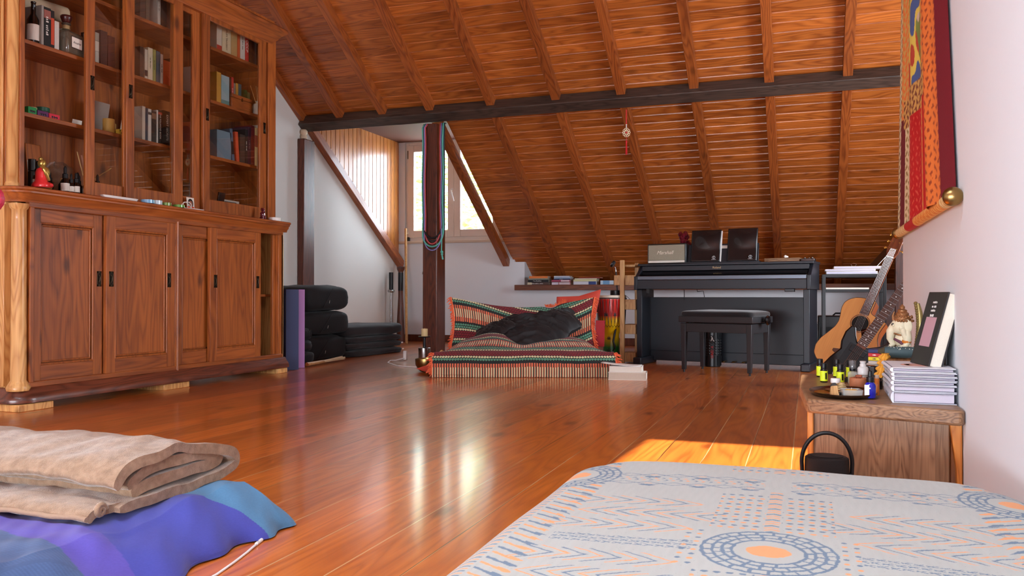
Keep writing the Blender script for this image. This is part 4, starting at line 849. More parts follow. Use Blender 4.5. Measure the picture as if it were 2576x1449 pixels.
put('underlay_corner', MB().add([(-.13, .19, .045), (.06, .04, .006), (.12, .18, .012), (.05, .30, .10), (-.02, .1, .02)], [(0, 4, 1), (0, 4, 2), (4, 1, 2), (0, 2, 3)]).add([(SW + .085, .06, .045), (SW - .06, .0, .006), (SW - .06, .26, .10), (SW + .06, .16, .008)], [(0, 1, 3), (0, 3, 2), (1, 2, 3), (0, 1, 2)]), plain('sheet_terracotta', (206, 84, 62), .9), t, smooth=0)
# back cushion
BC = Vector((math.cos(U), math.sin(U), 0)); BV = Vector((-math.sin(U), math.cos(U), 0))
bo = SO + BC * .075 + BV * .60
t2 = thing('back_cushion', 'large back cushion covered in the same striped diamond throw, propped against the wall side', 'cushion', tuple(bo), U)
BW = 1.13
def back_fn(u, v, off=0.):
    x = u * BW; h = .405 + .0 * x
    top = h - .075 * np.sin(PI * np.clip(u, 0, 1)) ** 1.1 - .02 * np.exp(-((u - .7) / .05) ** 2)
    z = .13 + top * v * 1.05; bul = .05 * (np.sin(PI * np.clip(u, 0, 1)) ** .6) * (np.sin(PI * np.clip(v, 0, 1)) ** .7)
    y = .0 + .16 * v - bul + .006 * nz2(x * 8, v * 6, 5.) + off
    x = x + .035 * (1 - v) * (u > .5) * (u - .5) * 2 * 0 - .03 * (np.sin(PI * v)) * (u - .5) * 2
    return x, y, z
painted_grid('throw', back_fn, 460, 180, lambda u, v: throw_paint(u * BW, .075 + v * .43 + .05 * np.sin(PI * u) - .06 * np.sin(u * 5.2 + .6) * 1.0), M_THROW, t2)
painted_grid('cushion_back', lambda u, v: back_fn(u, v, .0) [:1] + (back_fn(u, v)[1] + .02 + .13 * np.sin(PI * u) ** .5 * np.sin(PI * v) ** .5,) + (back_fn(u, v)[2] - .006,), 40, 20, lambda u, v: throw_paint(u * BW, v * .4), M_THROW, t2)
bl = [tuple(float(np.ravel(a)[k]) for a in back_fn(np.zeros(10), np.linspace(0, 1, 10))) for k in range(10)]
br = [tuple(float(np.ravel(a)[k]) for a in back_fn(np.ones(10), np.linspace(0, 1, 10))) for k in range(10)]
fringe(t2, bl, 90, .028, (-.8, -.3, -.2), seed=4); fringe(t2, br, 90, .03, (.8, -.3, -.2), seed=5)
bt = [tuple(float(np.ravel(a)[k]) for a in back_fn(np.linspace(.66, .80, 8), np.ones(8))) for k in range(8)]
fringe(t2, [(p[0], p[1], p[2] + .004) for k, p in enumerate(bt)], 46, .03, (0, -.2, .8), 'top_fringe', seed=6)
put('edge_binding', MB().tube([(p[0], p[1] - .002, p[2]) for p in bl], .006, 6).tube([(p[0], p[1] - .002, p[2]) for p in br], .006, 6), CORAL, t2, smooth=60)
t3 = thing('terracotta_cushion', 'plain terracotta cushion behind the right end of the striped back cushion', 'cushion', tuple(bo + BC * .95 + BV * .20 + Vector((0, 0, .10))), U)
mb = MB()
def ter(u, v):
    cx = (u - .5) * 2; cz = (v - .5) * 2; k = (1 - abs(cx) ** 3) * (1 - abs(cz) ** 3)
    return (.0 + .16 * cx * (1 + .12 * abs(cz)) + .07 * v, .04 + .10 * v, .235 + .20 * cz * (1 + .12 * abs(cx)) + .06 * u * v)
for sgn in (-1, 1): mb.grid(lambda u, v: (lambda p: (p[0], p[1] + sgn * .05 * ((1 - abs(2 * u - 1) ** 2.2) * (1 - abs(2 * v - 1) ** 2.2)) ** .5, p[2]))(ter(u, v)), 24, 24)
put('cushion', mb, plain('cushion_terracotta', (188, 68, 52), .85, bump=.3), t3, smooth=60)
# crumpled black cloth
t4 = thing('black_cloth', 'crumpled black cloth thrown diagonally over the striped sofa', 'cloth', tuple(SO + BC * .66 + BV * .46 + Vector((0, 0, .28))), U)
def cloth(u, v, top=1):
    a = 2 * PI * u; r_ = v
    ex = .385 * (1 + .07 * math.sin(3 * a + 1) + .05 * math.sin(5 * a) + .03 * math.sin(11 * a + 2)); ey = .175 * (1 + .12 * math.sin(4 * a) + .06 * math.sin(7 * a + 1) + .035 * math.sin(13 * a))
    x = ex * r_ * math.cos(a); y = ey * r_ * math.sin(a); dome = (1 - r_ ** 2.6)
    q = x * .35 + y; w1 = noise.noise(Vector((x * 4, y * 4, 1))); f = .024 * (1 - 2 * abs(noise.noise(Vector((q * 20 + 1.5 * w1, (x - .3 * y) * 4.5, 4))))) + .009 * (1 - 2.4 * abs(noise.noise(Vector((q * 38 + w1, (x - .3 * y) * 9, 9))))) + .002 * (1 - 2 * abs(noise.noise(Vector((x * 34, y * 50, 2))))) - .012
    sl_ = y * 1.15 + x * .24
    return (x, y, sl_ * .62 + (.08 + .05 * (x / .4)) * dome ** .8 + f * (.35 + dome))
put('cloth', MB().grid(lambda u, v: cloth(u, v), 260, 110, 0, closed_u=True).grid(lambda u, v: (lambda p: (p[0], p[1], p[2] - .02 - .1 * (1 - v ** 2)))(cloth(u, v)), 60, 10, 0, closed_u=True).at((.27, .10, .135), R(40), 0, 0, .36).grid(lambda u, v: cloth(u, v), 120, 50, 0, closed_u=True).at((-.24, .04, .03), R(-25), 0, 0, .42).grid(lambda u, v: cloth(u, v), 120, 50, 0, closed_u=True).at(), plain('black_silk', (13, 14, 18), .55, sheen=.1, bump=.1, bscale=60), t4, smooth=80)
tag(put('red_booklet', MB().at(tuple(bo + BC * 1.16 + BV * .1 + Vector((0, 0, .19))), U, R(14), 0).box(-.03, .04, 0, .012, -.02, .19), plain('booklet_red', (160, 36, 44), .6)), 'small red patterned booklet tucked beside the terracotta cushion', 'booklet')

# books and papers on the floor right of the sofa
t = thing('book', 'cream thick paperback lying flat on the floor at the right corner of the sofa', 'book', (-1.25, 5.50, 0), R(8), 'books on the floor'); put('cover', MB().box(-.02, .235, 0, .16, 0, .003).box(-.02, .235, 0, .16, .048, .051).box(.232, .235, 0, .16, 0, .051), M_PAPER, t); put('pages', MB().box(-.018, .231, .003, .157, .003, .048), M_PAGES, t, smooth=0)
t = thing('book', 'white notebook stack lying on top of the cream paperback by the sofa', 'book', (-1.27, 5.53, .0515), R(6), 'books on the floor'); put('cover', MB().box(0, .22, 0, .15, 0, .002).box(0, .22, 0, .15, .036, .038), M_WHITE, t); put('pages', MB().box(.001, .218, .001, .148, .002, .036), M_PAPER, t, smooth=0)
put('loose_sheets', MB().grid(lambda u, v: (-.06 + .27 * u, .01 + .15 * v, .0395 + .02 * (1 - u) ** 2), 10, 4), M_WHITE, t, solid=.002)

# ------------------------------------------------------------------ djembe with lamp, ladder shelf
t = thing('djembe_drum', 'goblet hand drum painted red, yellow and green beside the sofa', 'drum', (-1.572, 6.93, 0))
m, nt, p = nodes('drum_paint'); tc = N(nt, 'TexCoord'); sp = N(nt, 'SeparateXYZ'); nt.links.new(tc.outputs['Object'], sp.inputs[0]); zz = ma(nt, 'DIVIDE', sp.outputs[2], .57)
nt.links.new(ramp(nt, zz, [(.0, L(20, 96, 40)), (.23, L(28, 120, 48)), (.38, L(236, 200, 20)), (.63, L(240, 190, 16)), (.70, L(214, 36, 24)), (1, L(222, 34, 26))]), p.inputs['Base Color']); p.inputs['Roughness'].default_value = .3; p.inputs['Coat Weight'].default_value = .5
put('shell', MB().lathe([(.078, 0), (.08, .006), (.074, .05), (.069, .15), (.067, .23), (.07, .25), (.088, .275), (.104, .32), (.113, .38), (.118, .45), (.122, .52), (.122, .545)], 48), m, t, smooth=60)
put('skin', MB().lathe([(.124, .54), (.126, .562), (.12, .570), (0, .571)], 48), plain('drum_skin', (226, 216, 196), .6), t, smooth=50)
put('rim_ring', MB().tube([(.128 * math.cos(a), .128 * math.sin(a), .546) for a in np.linspace(0, 2 * PI, 49)[:-1]], .0042, 8, closed=True), M_BLACK, t, smooth=60)
mb = MB(); nzg = 26
for k in range(nzg):
    a0 = 2 * PI * k / nzg; a1 = 2 * PI * (k + .5) / nzg; a2 = 2 * PI * (k + 1) / nzg
    f = lambda a, b, r0: [((r0 + (.108 - r0) * q + .006) * math.cos(a + (b - a) * q), (r0 + (.108 - r0) * q + .006) * math.sin(a + (b - a) * q), .54 - .215 * q) for q in (0, .33, .66, 1)]
    mb.tube(f(a0, a1, .124), .0018, 5); mb.tube(f(a2, a1, .124), .0018, 5)
mb.tube([((.1 + .003 * (k % 2)) * math.cos(2 * PI * k / 52), (.1 + .003 * (k % 2)) * math.sin(2 * PI * k / 52), .302 + .02 * (k % 2)) for k in range(52)], .003, 6, closed=True)
put('rope_lacing', mb, M_BLACK, t, smooth=60)
mb = MB(); mb.tube([(.07 * math.cos(-.7), .075 * math.sin(-.7) - .02, .29), (.045, -.085, .24), (.035, -.085, .18), (.05, -.08, .13), (.03, -.08, .1)], [.007, .009, .008, .008, .004], 8)
put('rope_tassel', mb, M_BLACK, t, smooth=60)
def leaf(mb, a, z, r0, s):
    c = Vector((r0 * math.cos(a), r0 * math.sin(a), z)); tx = Vector((-math.sin(a), math.cos(a), 0)); tz = Vector((0, 0, 1)); nr = Vector((math.cos(a), math.sin(a), 0))
    for k, (an, ln) in enumerate(((90, 1), (55, .9), (125, .9), (15, .7), (165, .7), (-20, .4), (200, .4))):
        d = tx * math.cos(R(an)) + tz * math.sin(R(an)); w_ = tx * -math.sin(R(an)) + tz * math.cos(R(an))
        q = [c + nr * .002, c + d * s * ln * .5 + w_ * s * .1 + nr * .0015, c + d * s * ln + nr * -.001, c + d * s * ln * .5 - w_ * s * .1 + nr * .0015]
        mb.add([tuple(v + nr * .002) for v in q] + [tuple(v) for v in q], [(0, 1, 2, 3), (7, 6, 5, 4)])
mb = MB(); leaf(mb, R(-100), .40, .1155, .034); leaf(mb, R(-160), .46, .1195, .03); leaf(mb, R(-62), .40, .1155, .03); leaf(mb, R(-95), .20, .0685, .03); leaf(mb, R(-95), .09, .072, .04)
put('leaf_motif', mb, M_BLACK, t, smooth=0)
t = thing('desk_lamp', 'small black desk lamp with round head standing on the drum', 'lamp', (-1.53, 6.92, .5715))
put('base', MB().lathe([(.047, 0), (.048, .003), (.048, .038), (.044, .041), (0, .041)], 30), M_BLACK, t, smooth=40); put('pole', MB().tube([(.01, 0, .04), (0, 0, .2)], .006, 10), M_BLACK, t, smooth=60); put('chrome_joint', MB().tube([(0, 0, .2), (-.003, 0, .235), (-.012, 0, .24)], .006, 10), M_STEEL, t, smooth=60)
put('head', MB().at((-.025, 0, .265), 0, 0, R(-58)).lathe([(0, -.012), (.026, -.01), (.031, 0), (.031, .008), (.026, .012), (0, .013)], 28), M_BLACK, t, smooth=50)
put('cord', MB().tube([(.048, 0, .01), (.07, .01, .004), (.09, .02, -.01), (.13, .03, -.05)], .002, 6), M_BLACK, t)
t = thing('ladder_shelf', 'narrow pale wooden ladder shelf between the drum and the piano', 'shelf', (-1.478, 6.83, 0))
put('front_post', MB().box(0, .037, 0, .03, 0, .865), M_PINE, t, bevel=.003); put('rear_post', MB().box(.075, .11, .26, .29, 0, .85), M_PINE, t, bevel=.003)
for zz_, x0 in ((.655, -.06), (.45, .02), (.245, .02), (.01, .02)): put('shelf_board', MB().box(x0, .125, .05, .26, zz_, zz_ + .085 if zz_ > .3 else zz_ + .08), M_PINE, t, bevel=.003)
put('top_rail', MB().box(.02, .11, .1, .25, .81, .83), M_PINE, t, bevel=.003)

# books along the ledge of the knee wall
ZL = .6885
def flat_book(label, x, w_, th, c, z, yf=9.10, dep=.13, page_side=None, txt=None, tc=(225, 222, 215), band=None, rz=0, group='books lying on the wall ledge'):
    t = thing('book', label, 'book', (x, yf, z), rz, group)
    put('cover', MB().box(0, w_, 0, dep, 0, .0022).box(0, w_, 0, dep, th - .0022, th).box(0, w_, 0, .0022, 0, th), bookmat(c), t, bevel=.001)
    put('pages', MB().box(.003, w_ - .003, .0022, dep - .002, .0022, th - .0022), M_PAGES, t, smooth=0)
    if band: put('spine_band', MB().box(w_ * band[0], w_ * band[1], -.0006, .001, .001, th - .001), bookmat(band[2]), t, smooth=0)
    if txt: text('spine_title', txt, th * .62, plain('ink_%d_%d_%d' % tc, tc, .5), t, (w_ * .45, -.0012, th * .5), (PI / 2, 0, 0))
    return z + th + .0006
z = ZL
for w_, th, c, lb, ex in ((.262, .028, (84, 62, 56), 'brown book with cream end, bottom of the leftmost ledge pile', dict(band=(0, .2, (206, 190, 160)), txt='~Mindfulness in Plain')), (.25, .030, (24, 24, 28), 'black book with white title in the leftmost ledge pile', dict(txt='Two Buddhas')), (.245, .014, (150, 156, 140), 'thin grey green book in the leftmost ledge pile', {}), (.225, .027, (226, 130, 66), 'orange book on top of the leftmost ledge pile', {})):
    z = flat_book(lb, -3.055 + (.262 - w_) / 2, w_, th, c, z, **ex)
z = ZL
z = flat_book('red striped book, bottom right of the second ledge pile', -2.68, .14, .028, (190, 90, 92), z, band=(.05, .95, (206, 190, 196))); z = flat_book('pink and white book in the second ledge pile', -2.765, .225, .022, (166, 70, 96), z + .004, band=(.5, .95, (220, 190, 200)))
flat_book('small white lilac box like book, bottom left of the second ledge pile', -2.762, .08, .028, (214, 210, 224), ZL)
z = flat_book('navy and white book in the second ledge pile', -2.74, .20, .014, (40, 50, 84), z, txt='~ESSENTIALS'); z = flat_book('pale blue book near the top of the second ledge pile', -2.735, .20, .016, (150, 176, 206), z); z = flat_book('thin white blue book on top of the second ledge pile', -2.735, .185, .014, (206, 214, 226), z)
z = ZL
z = flat_book('white book with blue end, bottom of the third ledge pile', -2.505, .27, .036, (214, 216, 224), z, band=(.66, .98, (50, 70, 130))); z = flat_book('pale yellow book in the third ledge pile', -2.505, .27, .022, (212, 210, 160), z); z = flat_book('cream book in the third ledge pile', -2.49, .26, .012, (220, 214, 186), z); z = flat_book('thin red book on top of the third ledge pile', -2.44, .25, .01, (170, 70, 60), z)
flat_book('small light blue and white book alone near the drum lamp', -2.19, .15, .045, (190, 214, 230), ZL, band=(.2, .7, (110, 160, 200)))

# ------------------------------------------------------------------ digital piano
PA = R(-9.5)
t = thing('digital_piano', 'charcoal black upright digital piano standing below the sloping ceiling', 'piano', (-1.345, 6.77, 0), PA)
PW = 1.39
def side_prof(x0, x1, mat=M_PIANO):
    return MB().prism([(-.004, .615), (.40, .615), (.40, .828), (.16, .828), (.125, .80), (.03, .728), (-.004, .725)], x0, x1, ax='X')
put('side_panel', side_prof(0, .028), M_PIANO, t, bevel=.004); put('side_panel', side_prof(PW - .028, PW), M_PIANO, t, bevel=.004)
put('key_bed', MB().box(.028, PW - .028, 0, .4, .622, .695), M_PIANO, t, bevel=.003)
put('key_slip', MB().box(.03, PW - .03, -.002, .02, .697, .727), plain('piano_slip', (96, 104, 116), .3, metal=.4), t, bevel=.003)
put('fallboard', MB().prism([(.02, .70), (.16, .70), (.16, .772), (.12, .772), (.022, .728)], .03, PW - .03, ax='X'), M_BLACKG, t, bevel=.003)
put('upper_panel', MB().box(.028, PW - .028, .12, .40, .773, .812), M_PIANO, t, bevel=.002)
put('top_lid', MB().box(-.006, PW + .006, .10, .41, .813, .832), M_PIANO, t, bevel=.004)
text('maker_name', 'Roland', .024, plain('gold_ink', (210, 180, 130), .4), t, (.655, .1185, .793), (PI / 2, 0, 0))
for sx in (.012, PW - .058): put('front_leg', MB().box(sx, sx + .046, .03, .075, .06, .616), M_PIANO, t, bevel=.004); put('foot', MB().box(sx - .012, sx + .058, -.03, .36, 0, .06), M_PIANO, t, bevel=.008)
put('side_board', MB().box(.014, .036, .07, .38, .06, .616), M_PIANO, t); put('side_board', MB().box(PW - .036, PW - .014, .07, .38, .06, .616), M_PIANO, t)
put('modesty_panel', MB().box(.04, PW - .04, .29, .305, .10, .555), M_PIANO, t, bevel=.003); put('bottom_rail', MB().box(.04, PW - .04, .285, .32, .02, .105), M_PIANO, t, bevel=.004)
put('pedal', MB().box(.83, .855, .2, .29, .03, .04), M_BRASS, t, bevel=.006); put('pedal', MB().box(.75, .775, .2, .29, .03, .04), M_BRASS, t, bevel=.006); put('pedal', MB().box(.67, .695, .2, .29, .03, .04), M_BRASS, t, bevel=.006)
put('headphone_hook', MB().box(.10, .125, .02, .04, .585, .622).tube([(.112, .03, .6), (.112, .02, .575), (.112, .005, .575), (.112, -.002, .59)], .004, 6), M_BLACK, t)
put('jack_panel', MB().box(1.20, 1.27, .01, .05, .598, .622), M_BLACK, t, bevel=.003)
put('hanging_wire', MB().tube([(.33, .3, .62), (.335, .29, .58), (.335, .29, .53)], .003, 6), M_BLACK, t); put('hanging_wire', MB().tube([(.44, .3, .62), (.45, .28, .6), (.50, .28, .605), (.51, .29, .53)], .003, 6), M_BLACK, t)
mr = put('music_rest', MB().prism([(0, 0), (.58, 0), (.575, .16), (.005, .16)], 0, .014, ax='Y'), M_PIANO, t, bevel=.003); mr.location = (.385, .20, .834); mr.rotation_euler = (R(-14), 0, 0)
put('rest_ledge', MB().box(.37, .98, .16, .22, .832, .842), M_PIANO, t, bevel=.002)
put('rest_label', MB().box(.268, .33, -.001, .001, .12, .145), plain('label_silver', (206, 200, 190), .4), mr)
LO = Matrix.Translation((-1.345, 6.77, 0)) @ Matrix.Rotation(PA, 4, 'Z')
def on_piano(x, y, z): return tuple(LO @ Vector((x, y, z)))
t = thing('bluetooth_speaker', 'vintage style loudspeaker with grey cloth front on the left end of the piano', 'speaker', on_piano(.05, .17, .832), PA)
put('cabinet', MB().box(0, .335, .01, .15, .0, .17), M_BLACK, t, bevel=.012, seg=3); put('grille_cloth', MB().box(.012, .323, .004, .012, .03, .158), plain('speaker_cloth', (150, 143, 124), .9, nscale=350, namp=.3, bump=.5, bscale=500), t, bevel=.002)
put('lower_strip', MB().box(.012, .323, .003, .012, .01, .028), M_PAPER, t); put('piping', MB().tube([(.008, .006, .008), (.327, .006, .008), (.327, .006, .162), (.008, .006, .162)], .003, 6, closed=True), plain('speaker_piping', (60, 54, 44), .6), t)
text('script_logo', 'Marshall', .042, plain('logo_cream', (232, 224, 206), .4), t, (.155, .002, .093), (PI / 2, 0, 0), shear=.4)
crystal('dark red faceted ornament standing behind the loudspeaker on the piano', *on_piano(.33, .30, .832), .26, 8)
def folder(label, x, w_, h, rz, lean, page):
    t = thing('music_folder', label, 'folder', on_piano(x, .185, .843), PA + R(rz), 'black folders on the music rest'); t.rotation_euler = (R(lean), 0, PA + R(rz))
    t.rotation_euler = (R(-13), 0, PA + R(rz))
    put('cover', MB().grid(lambda u, v: (u * w_, .006 - .014 * math.sin(PI * min(1, (1 - v) * 1.6)) * math.sin(PI * u * .8) ** 2, v * h), 20, 20), plain('folder_vinyl', (20, 20, 22), .25, coat=.4), t, smooth=60, solid=.003)
    put('back_cover', MB().box(0, w_, .014, .018, 0, h), MC['folder_vinyl'], t, bevel=.001)
    if page: put('white_pages', MB().box(.01, w_ + .008, .009, .013, .0, h - .01), M_WHITE, t)
    put('emblem', MB().tube([(w_ * .8 + .012 * math.cos(a), -.004, .035 + .012 * math.sin(a)) for a in np.linspace(0, 6.28, 17)[:-1]], .0016, 5, closed=True).box(w_ * .8 - .002, w_ * .8 + .002, -.005, -.003, .024, .046).box(w_ * .8 - .018, w_ * .8 + .018, -.004, -.003, .016, .019), plain('emblem_silver', (180, 180, 182), .4), t)
folder('left black glossy music folder with white pages and a small round emblem', .415, .245, .27, 0, 8, True)
folder('right black glossy music folder with a small round emblem', .715, .235, .275, 0, 8, False)
t = thing('wood_slice', 'rough edged wooden slice tray on the right of the piano top', 'tray', on_piano(1.01, .18, .8325), PA); put('slab', MB().prism([(0, .01), (.06, -.004), (.2, .002), (.27, .0), (.275, .09), (.16, .11), (.03, .10)], 0, .03), M_TABLE, t, bevel=.004)
tag(put('quartz_piece', MB().ball((0, 0, .01), .012, n=4).ball((.015, .004, .008), .008, n=4), M_WHITE, smooth=0), 'tiny white quartz pieces on the wooden slice', 'stone').location = on_piano(1.17, .2, .863)
t = thing('glass_tray', 'low dark glass tray with small metal pieces at the right end of the piano', 'tray', on_piano(1.29, .17, .8325), PA); put('tray', MB().box(0, .10, 0, .08, 0, .022), plain('smoke_glass', (46, 44, 46), .1, coat=.6), t, bevel=.004); put('metal_bits', MB().ball((.03, .0, .024), .008, n=6).ball((.06, .01, .024), .006, n=6).ball((.085, .0, .024), .009, n=6), M_STEEL, t)
# bench
BA = R(-20); BOx = (-.892, 6.255)
t = thing('piano_bench', 'black padded piano bench with four legs in front of the piano', 'bench', (BOx[0], BOx[1], 0), BA)
M_BENCH = plain('bench_black', (38, 38, 41), .4)
for x in (0, .515):
    for y in (0, .30):
        sx = 1 if x == 0 else -1
        put('leg', MB().add([(x + .006, y + .004, .018), (x + .034, y + .004, .018), (x + .034, y + .032, .018), (x + .006, y + .032, .018), (x, y, .365), (x + .042, y, .365), (x + .042, y + .042, .365), (x, y + .042, .365)], [(0, 3, 2, 1), (4, 5, 6, 7), (0, 1, 5, 4), (1, 2, 6, 5), (2, 3, 7, 6), (3, 0, 4, 7)]), M_BENCH, t, bevel=.003)
        put('rubber_foot', MB().cyl(x + .02, y + .018, 0, .018, .008, 12), M_BLACK, t)
put('apron', MB().box(.04, .517, .006, .03, .30, .365).box(.04, .517, .312, .336, .30, .365).box(.006, .03, .04, .30, .30, .365).box(.527, .551, .04, .30, .30, .365), M_BENCH, t, bevel=.002)
put('seat_frame', MB().box(-.012, .569, -.012, .352, .372, .418), M_BENCH, t, bevel=.004)
put('seat_cushion', pil(MB(), (.278, .17, .432), .575, .36, .062, .18, .001, 2, 60, 16, ez=.5), plain('bench_velvet', (16, 14, 18), .9, sheen=.3), t, smooth=60)
put('side_knob', MB().at((.57, .17, .392), 0, 0, PI / 2).lathe([(.012, 0), (.012, .02), (.03, .024), (.036, .035), (.03, .046), (0, .048)], 24), M_BLACKG, t, smooth=50)
put('side_knob', MB().at((-.012, .17, .392), 0, 0, -PI / 2).lathe([(.012, 0), (.012, .008), (.03, .01), (.036, .02), (.03, .026), (0, .028)], 24), M_BLACKG, t, smooth=50)
# foam roller
t = thing('foam_roller', 'black grid textured foam roller standing under the piano bench', 'foam roller', (-.715, 6.80, 0), R(-15))
mb = MB().lathe([(.058, 0), (.062, .004), (.062, .316), (.058, .32), (.045, .32), (.045, .004)], 36)
for k in range(15):
    a = 2 * PI * k / 15; mb.at((0, 0, 0), a).box(.058, .068, -.0085, .0085, .01, .09).box(.058, .068, -.0085, .0085, .225, .31)
    for j in range(6): mb.ball((.062, 0, .105 + j * .021), .009, n=5, sx=.7)
mb.at(); put('roller', mb, M_BLACK, t, smooth=35)
put('badge', MB().box(.005, .047, -.071, -.0685, .195, .25), M_BLACK, t, bevel=.003)
text('badge_mark', 'λ', .05, M_WHITE, t, (.026, -.0715, .222), (PI / 2, 0, 0)); text('side_name', 'GRID X', .03, plain('ink_red', (200, 40, 40), .4), t, (.024, -.0705, .12), (PI / 2, R(-90), 0))

# ------------------------------------------------------------------ rack, amplifier, guitars
t = thing('metal_rack', 'black square tube metal rack carrying papers beside the piano', 'rack', (.112, 6.9, 0))
for x in (0, .435):
    for y in (0, .34): put('leg', MB().box(x, x + .025, y, y + .025, 0, .735), M_BLACK, t, bevel=.002)
for z in (.712, .595): put('frame_rail', MB().box(.025, .435, 0, .022, z, z + .023).box(.025, .435, .343, .365, z, z + .023).box(0, .022, .025, .34, z, z + .023).box(.438, .46, .025, .34, z, z + .023), M_BLACK, t, bevel=.002)
put('shelf', MB().box(.02, .44, .02, .345, .598, .606), M_BLACK, t)
for k, (x0, x1, z0_, h, l) in enumerate(((.03, .40, .7355, .022, 'lowest thick white folder'), (.022, .385, .759, .016, 'middle white folder with purple marks'), (.085, .43, .7765, .02, 'topmost white ring binder'))):
    t = thing('document_folder', '%s on top of the black metal rack' % l, 'folder', (.112, 6.92, z0_), 0, 'white folders on the rack'); put('folder', MB().box(x0, x1, 0, .26, 0, h), M_WHITE, t, bevel=.003); put('page_edge', MB().box(x0 + .004, x1 - .004, -.001, .01, .003, h - .003), plain('page_lilac', (190, 186, 206), .7), t)
put('bulldog_clip', MB().tube([(.22, .02, .02), (.21, .01, .035), (.23, .005, .045), (.25, .01, .035), (.24, .02, .02)], .002, 6), M_STEEL, t)
t = thing('tablet', 'thin black tablet tilted upright on the rack papers', 'tablet', (.515, 6.98, .797)); t.rotation_euler = (0, R(-47), R(20)); put('body', MB().box(0, .19, 0, .15, 0, .007), M_BLACK, t, bevel=.002); put('white_edge', MB().box(0, .19, -.0015, 0, .001, .004), M_WHITE, t)
t = thing('document_folder', 'white paper stack on the lower shelf of the rack', 'folder', (.13, 6.92, .6065), 0, 'papers on the lower rack shelf'); put('sheets', MB().box(.01, .32, 0, .24, .012, .024), M_PAPER, t); put('black_folder', MB().box(.01, .38, 0, .26, 0, .011), M_BLACK, t, bevel=.002)
t = thing('guitar_amplifier', 'black guitar amplifier box standing behind the metal rack', 'amplifier', (.085, 7.32, 0)); put('cabinet', MB().box(0, .37, 0, .26, 0, .40), M_BLACK, t, bevel=.008); put('grille', MB().box(.02, .35, -.004, .004, .03, .31), plain('amp_grille', (24, 24, 26), .8, nscale=300, namp=.3), t); put('handle', MB().tube([(.12, .13, .4), (.14, .13, .42), (.24, .13, .42), (.26, .13, .4)], .007, 8), M_BLACK, t)
put('side_ring', MB().at((-.002, .13, .17), 0, 0, -PI / 2).lathe([(.05, 0), (.05, .004), (.042, .004), (.042, 0), (.05, 0)], 24), M_STEEL, t)
t = thing('folded_stand', 'thin black folded metal stand left of the amplifier', 'stand', (.02, 7.15, 0)); put('frame', MB().tube([(0, 0, 0), (0, 0, .35), (.075, .05, .35), (.06, .05, 0)], .006, 8), M_BLACK, t); put('cloth_panel', MB().box(.004, .06, .02, .024, .04, .34), plain('panel_grey', (70, 68, 66), .8), t)

def body_outline(wu, wl, ww, hb, cut=False, n=72):
    """outline (x, z) of a guitar body of height hb and half width wl, from the bottom clockwise"""
    xs = [0, .008, .03, .07, .14, .24, .34, .44, .54, .62, .70, .79, .87, .93, .97, .99, 1.0]; ws = [0, .30, .56, .78, .95, 1.0, .94, .80, .67, .635, .67, .725, .71, .60, .43, .26, 0]
    S = [.5 - .5 * math.cos(PI * i / n) for i in range(n + 1)]
    def hw(s): return wl * (sum(float(np.interp(s + d, xs, ws)) for d in (-.02, -.01, 0, .01, .02)) / 5 if .05 < s < .95 else float(np.interp(s, xs, ws)))
    left = [(-hw(s), hb * s) for s in S]; right = [(hw(s), hb * s) for s in S]
    if cut:
        c = []
        for x, z in right:
            s = z / hb
            if s > .765: k = min(1, (s - .765) / .07); x = min(x, wl * (.72 * (1 - k) ** 1.5 + .17))
            c.append((x, z))
        right = c
    return left[1:-1] + [(0, hb)] + right[1:-1][::-1] + [(0, 0)]
def fret_board(par, z0_, z1_, w0, w1, y, nfr, scale, dots, mat):
    put('fretboard', MB().add([(-w0 / 2, y, z0_), (w0 / 2, y, z0_), (w1 / 2, y, z1_), (-w1 / 2, y, z1_), (-w0 / 2, y + .006, z0_), (w0 / 2, y + .006, z0_), (w1 / 2, y + .006, z1_), (-w1 / 2, y + .006, z1_)], [(0, 1, 2, 3), (4, 7, 6, 5), (0, 4, 5, 1), (1, 5, 6, 2), (2, 6, 7, 3), (3, 7, 4, 0)]), mat, par)
    mb = MB(); md = MB()
    for k in range(1, nfr + 1):
        z = z1_ - scale * (1 - 2 ** (-k / 12)); w_ = w1 + (w0 - w1) * (z1_ - z) / (z1_ - z0_)
        if z < z0_: break
        mb.box(-w_ / 2, w_ / 2, y - .001, y + .001, z - .001, z + .001)
        if k in dots:
            zz_ = z1_ - scale * (1 - (2 ** (-k / 12) + 2 ** (-(k - 1) / 12)) / 2)
            for dx in ((-.011, .011) if k == 12 or k == 24 else (0,)): md.at((dx, y - .0006, zz_), 0, PI / 2).cyl(0, 0, -.0006, .0006, .0034, 10)
    put('frets', mb, M_STEEL, par); md.at(); put('inlay_dots', md, M_WHITE, par)
def strings(par, zb_, zn, zt, y, w_, n=6):
    mb = MB()
    for k in range(n):
        x = (k / (n - 1) - .5) * w_; mb.tube([(x * 1.25, y, zb_), (x, y - .001, zn), (x * .8, y + .012, zt)], .0007, 4)
    put('strings', mb, M_STEEL, par)
def tuners(par, z0_, dz, w_, y, mat, n=3, both=True):
    mb = MB()
    for k in range(n):
        z = z0_ + k * dz
        for s in ((-1, 1) if both else (-1,)): mb.tube([(s * w_, y + .01, z), (s * (w_ + .016), y + .01, z)], .003, 6).ball((s * (w_ + .02), y + .01, z), .008, n=6, sx=.8, sy=.5).at((s * w_ * .6, y - .004, z), 0, PI / 2).cyl(0, 0, 0, .008, .003, 8).at()
    put('tuning_pegs', mb, mat, par)
def place_g(o, base, tilt, own, yaw=R(19.6)):
    M = Matrix.Translation(base) @ Matrix.Rotation(yaw, 4, 'Z') @ Matrix.Rotation(tilt, 4, 'Y') @ Matrix.Rotation(own, 4, 'Z') @ Matrix.Rotation(R(-6), 4, 'X')
    o.rotation_euler = M.to_euler(); o.location = base
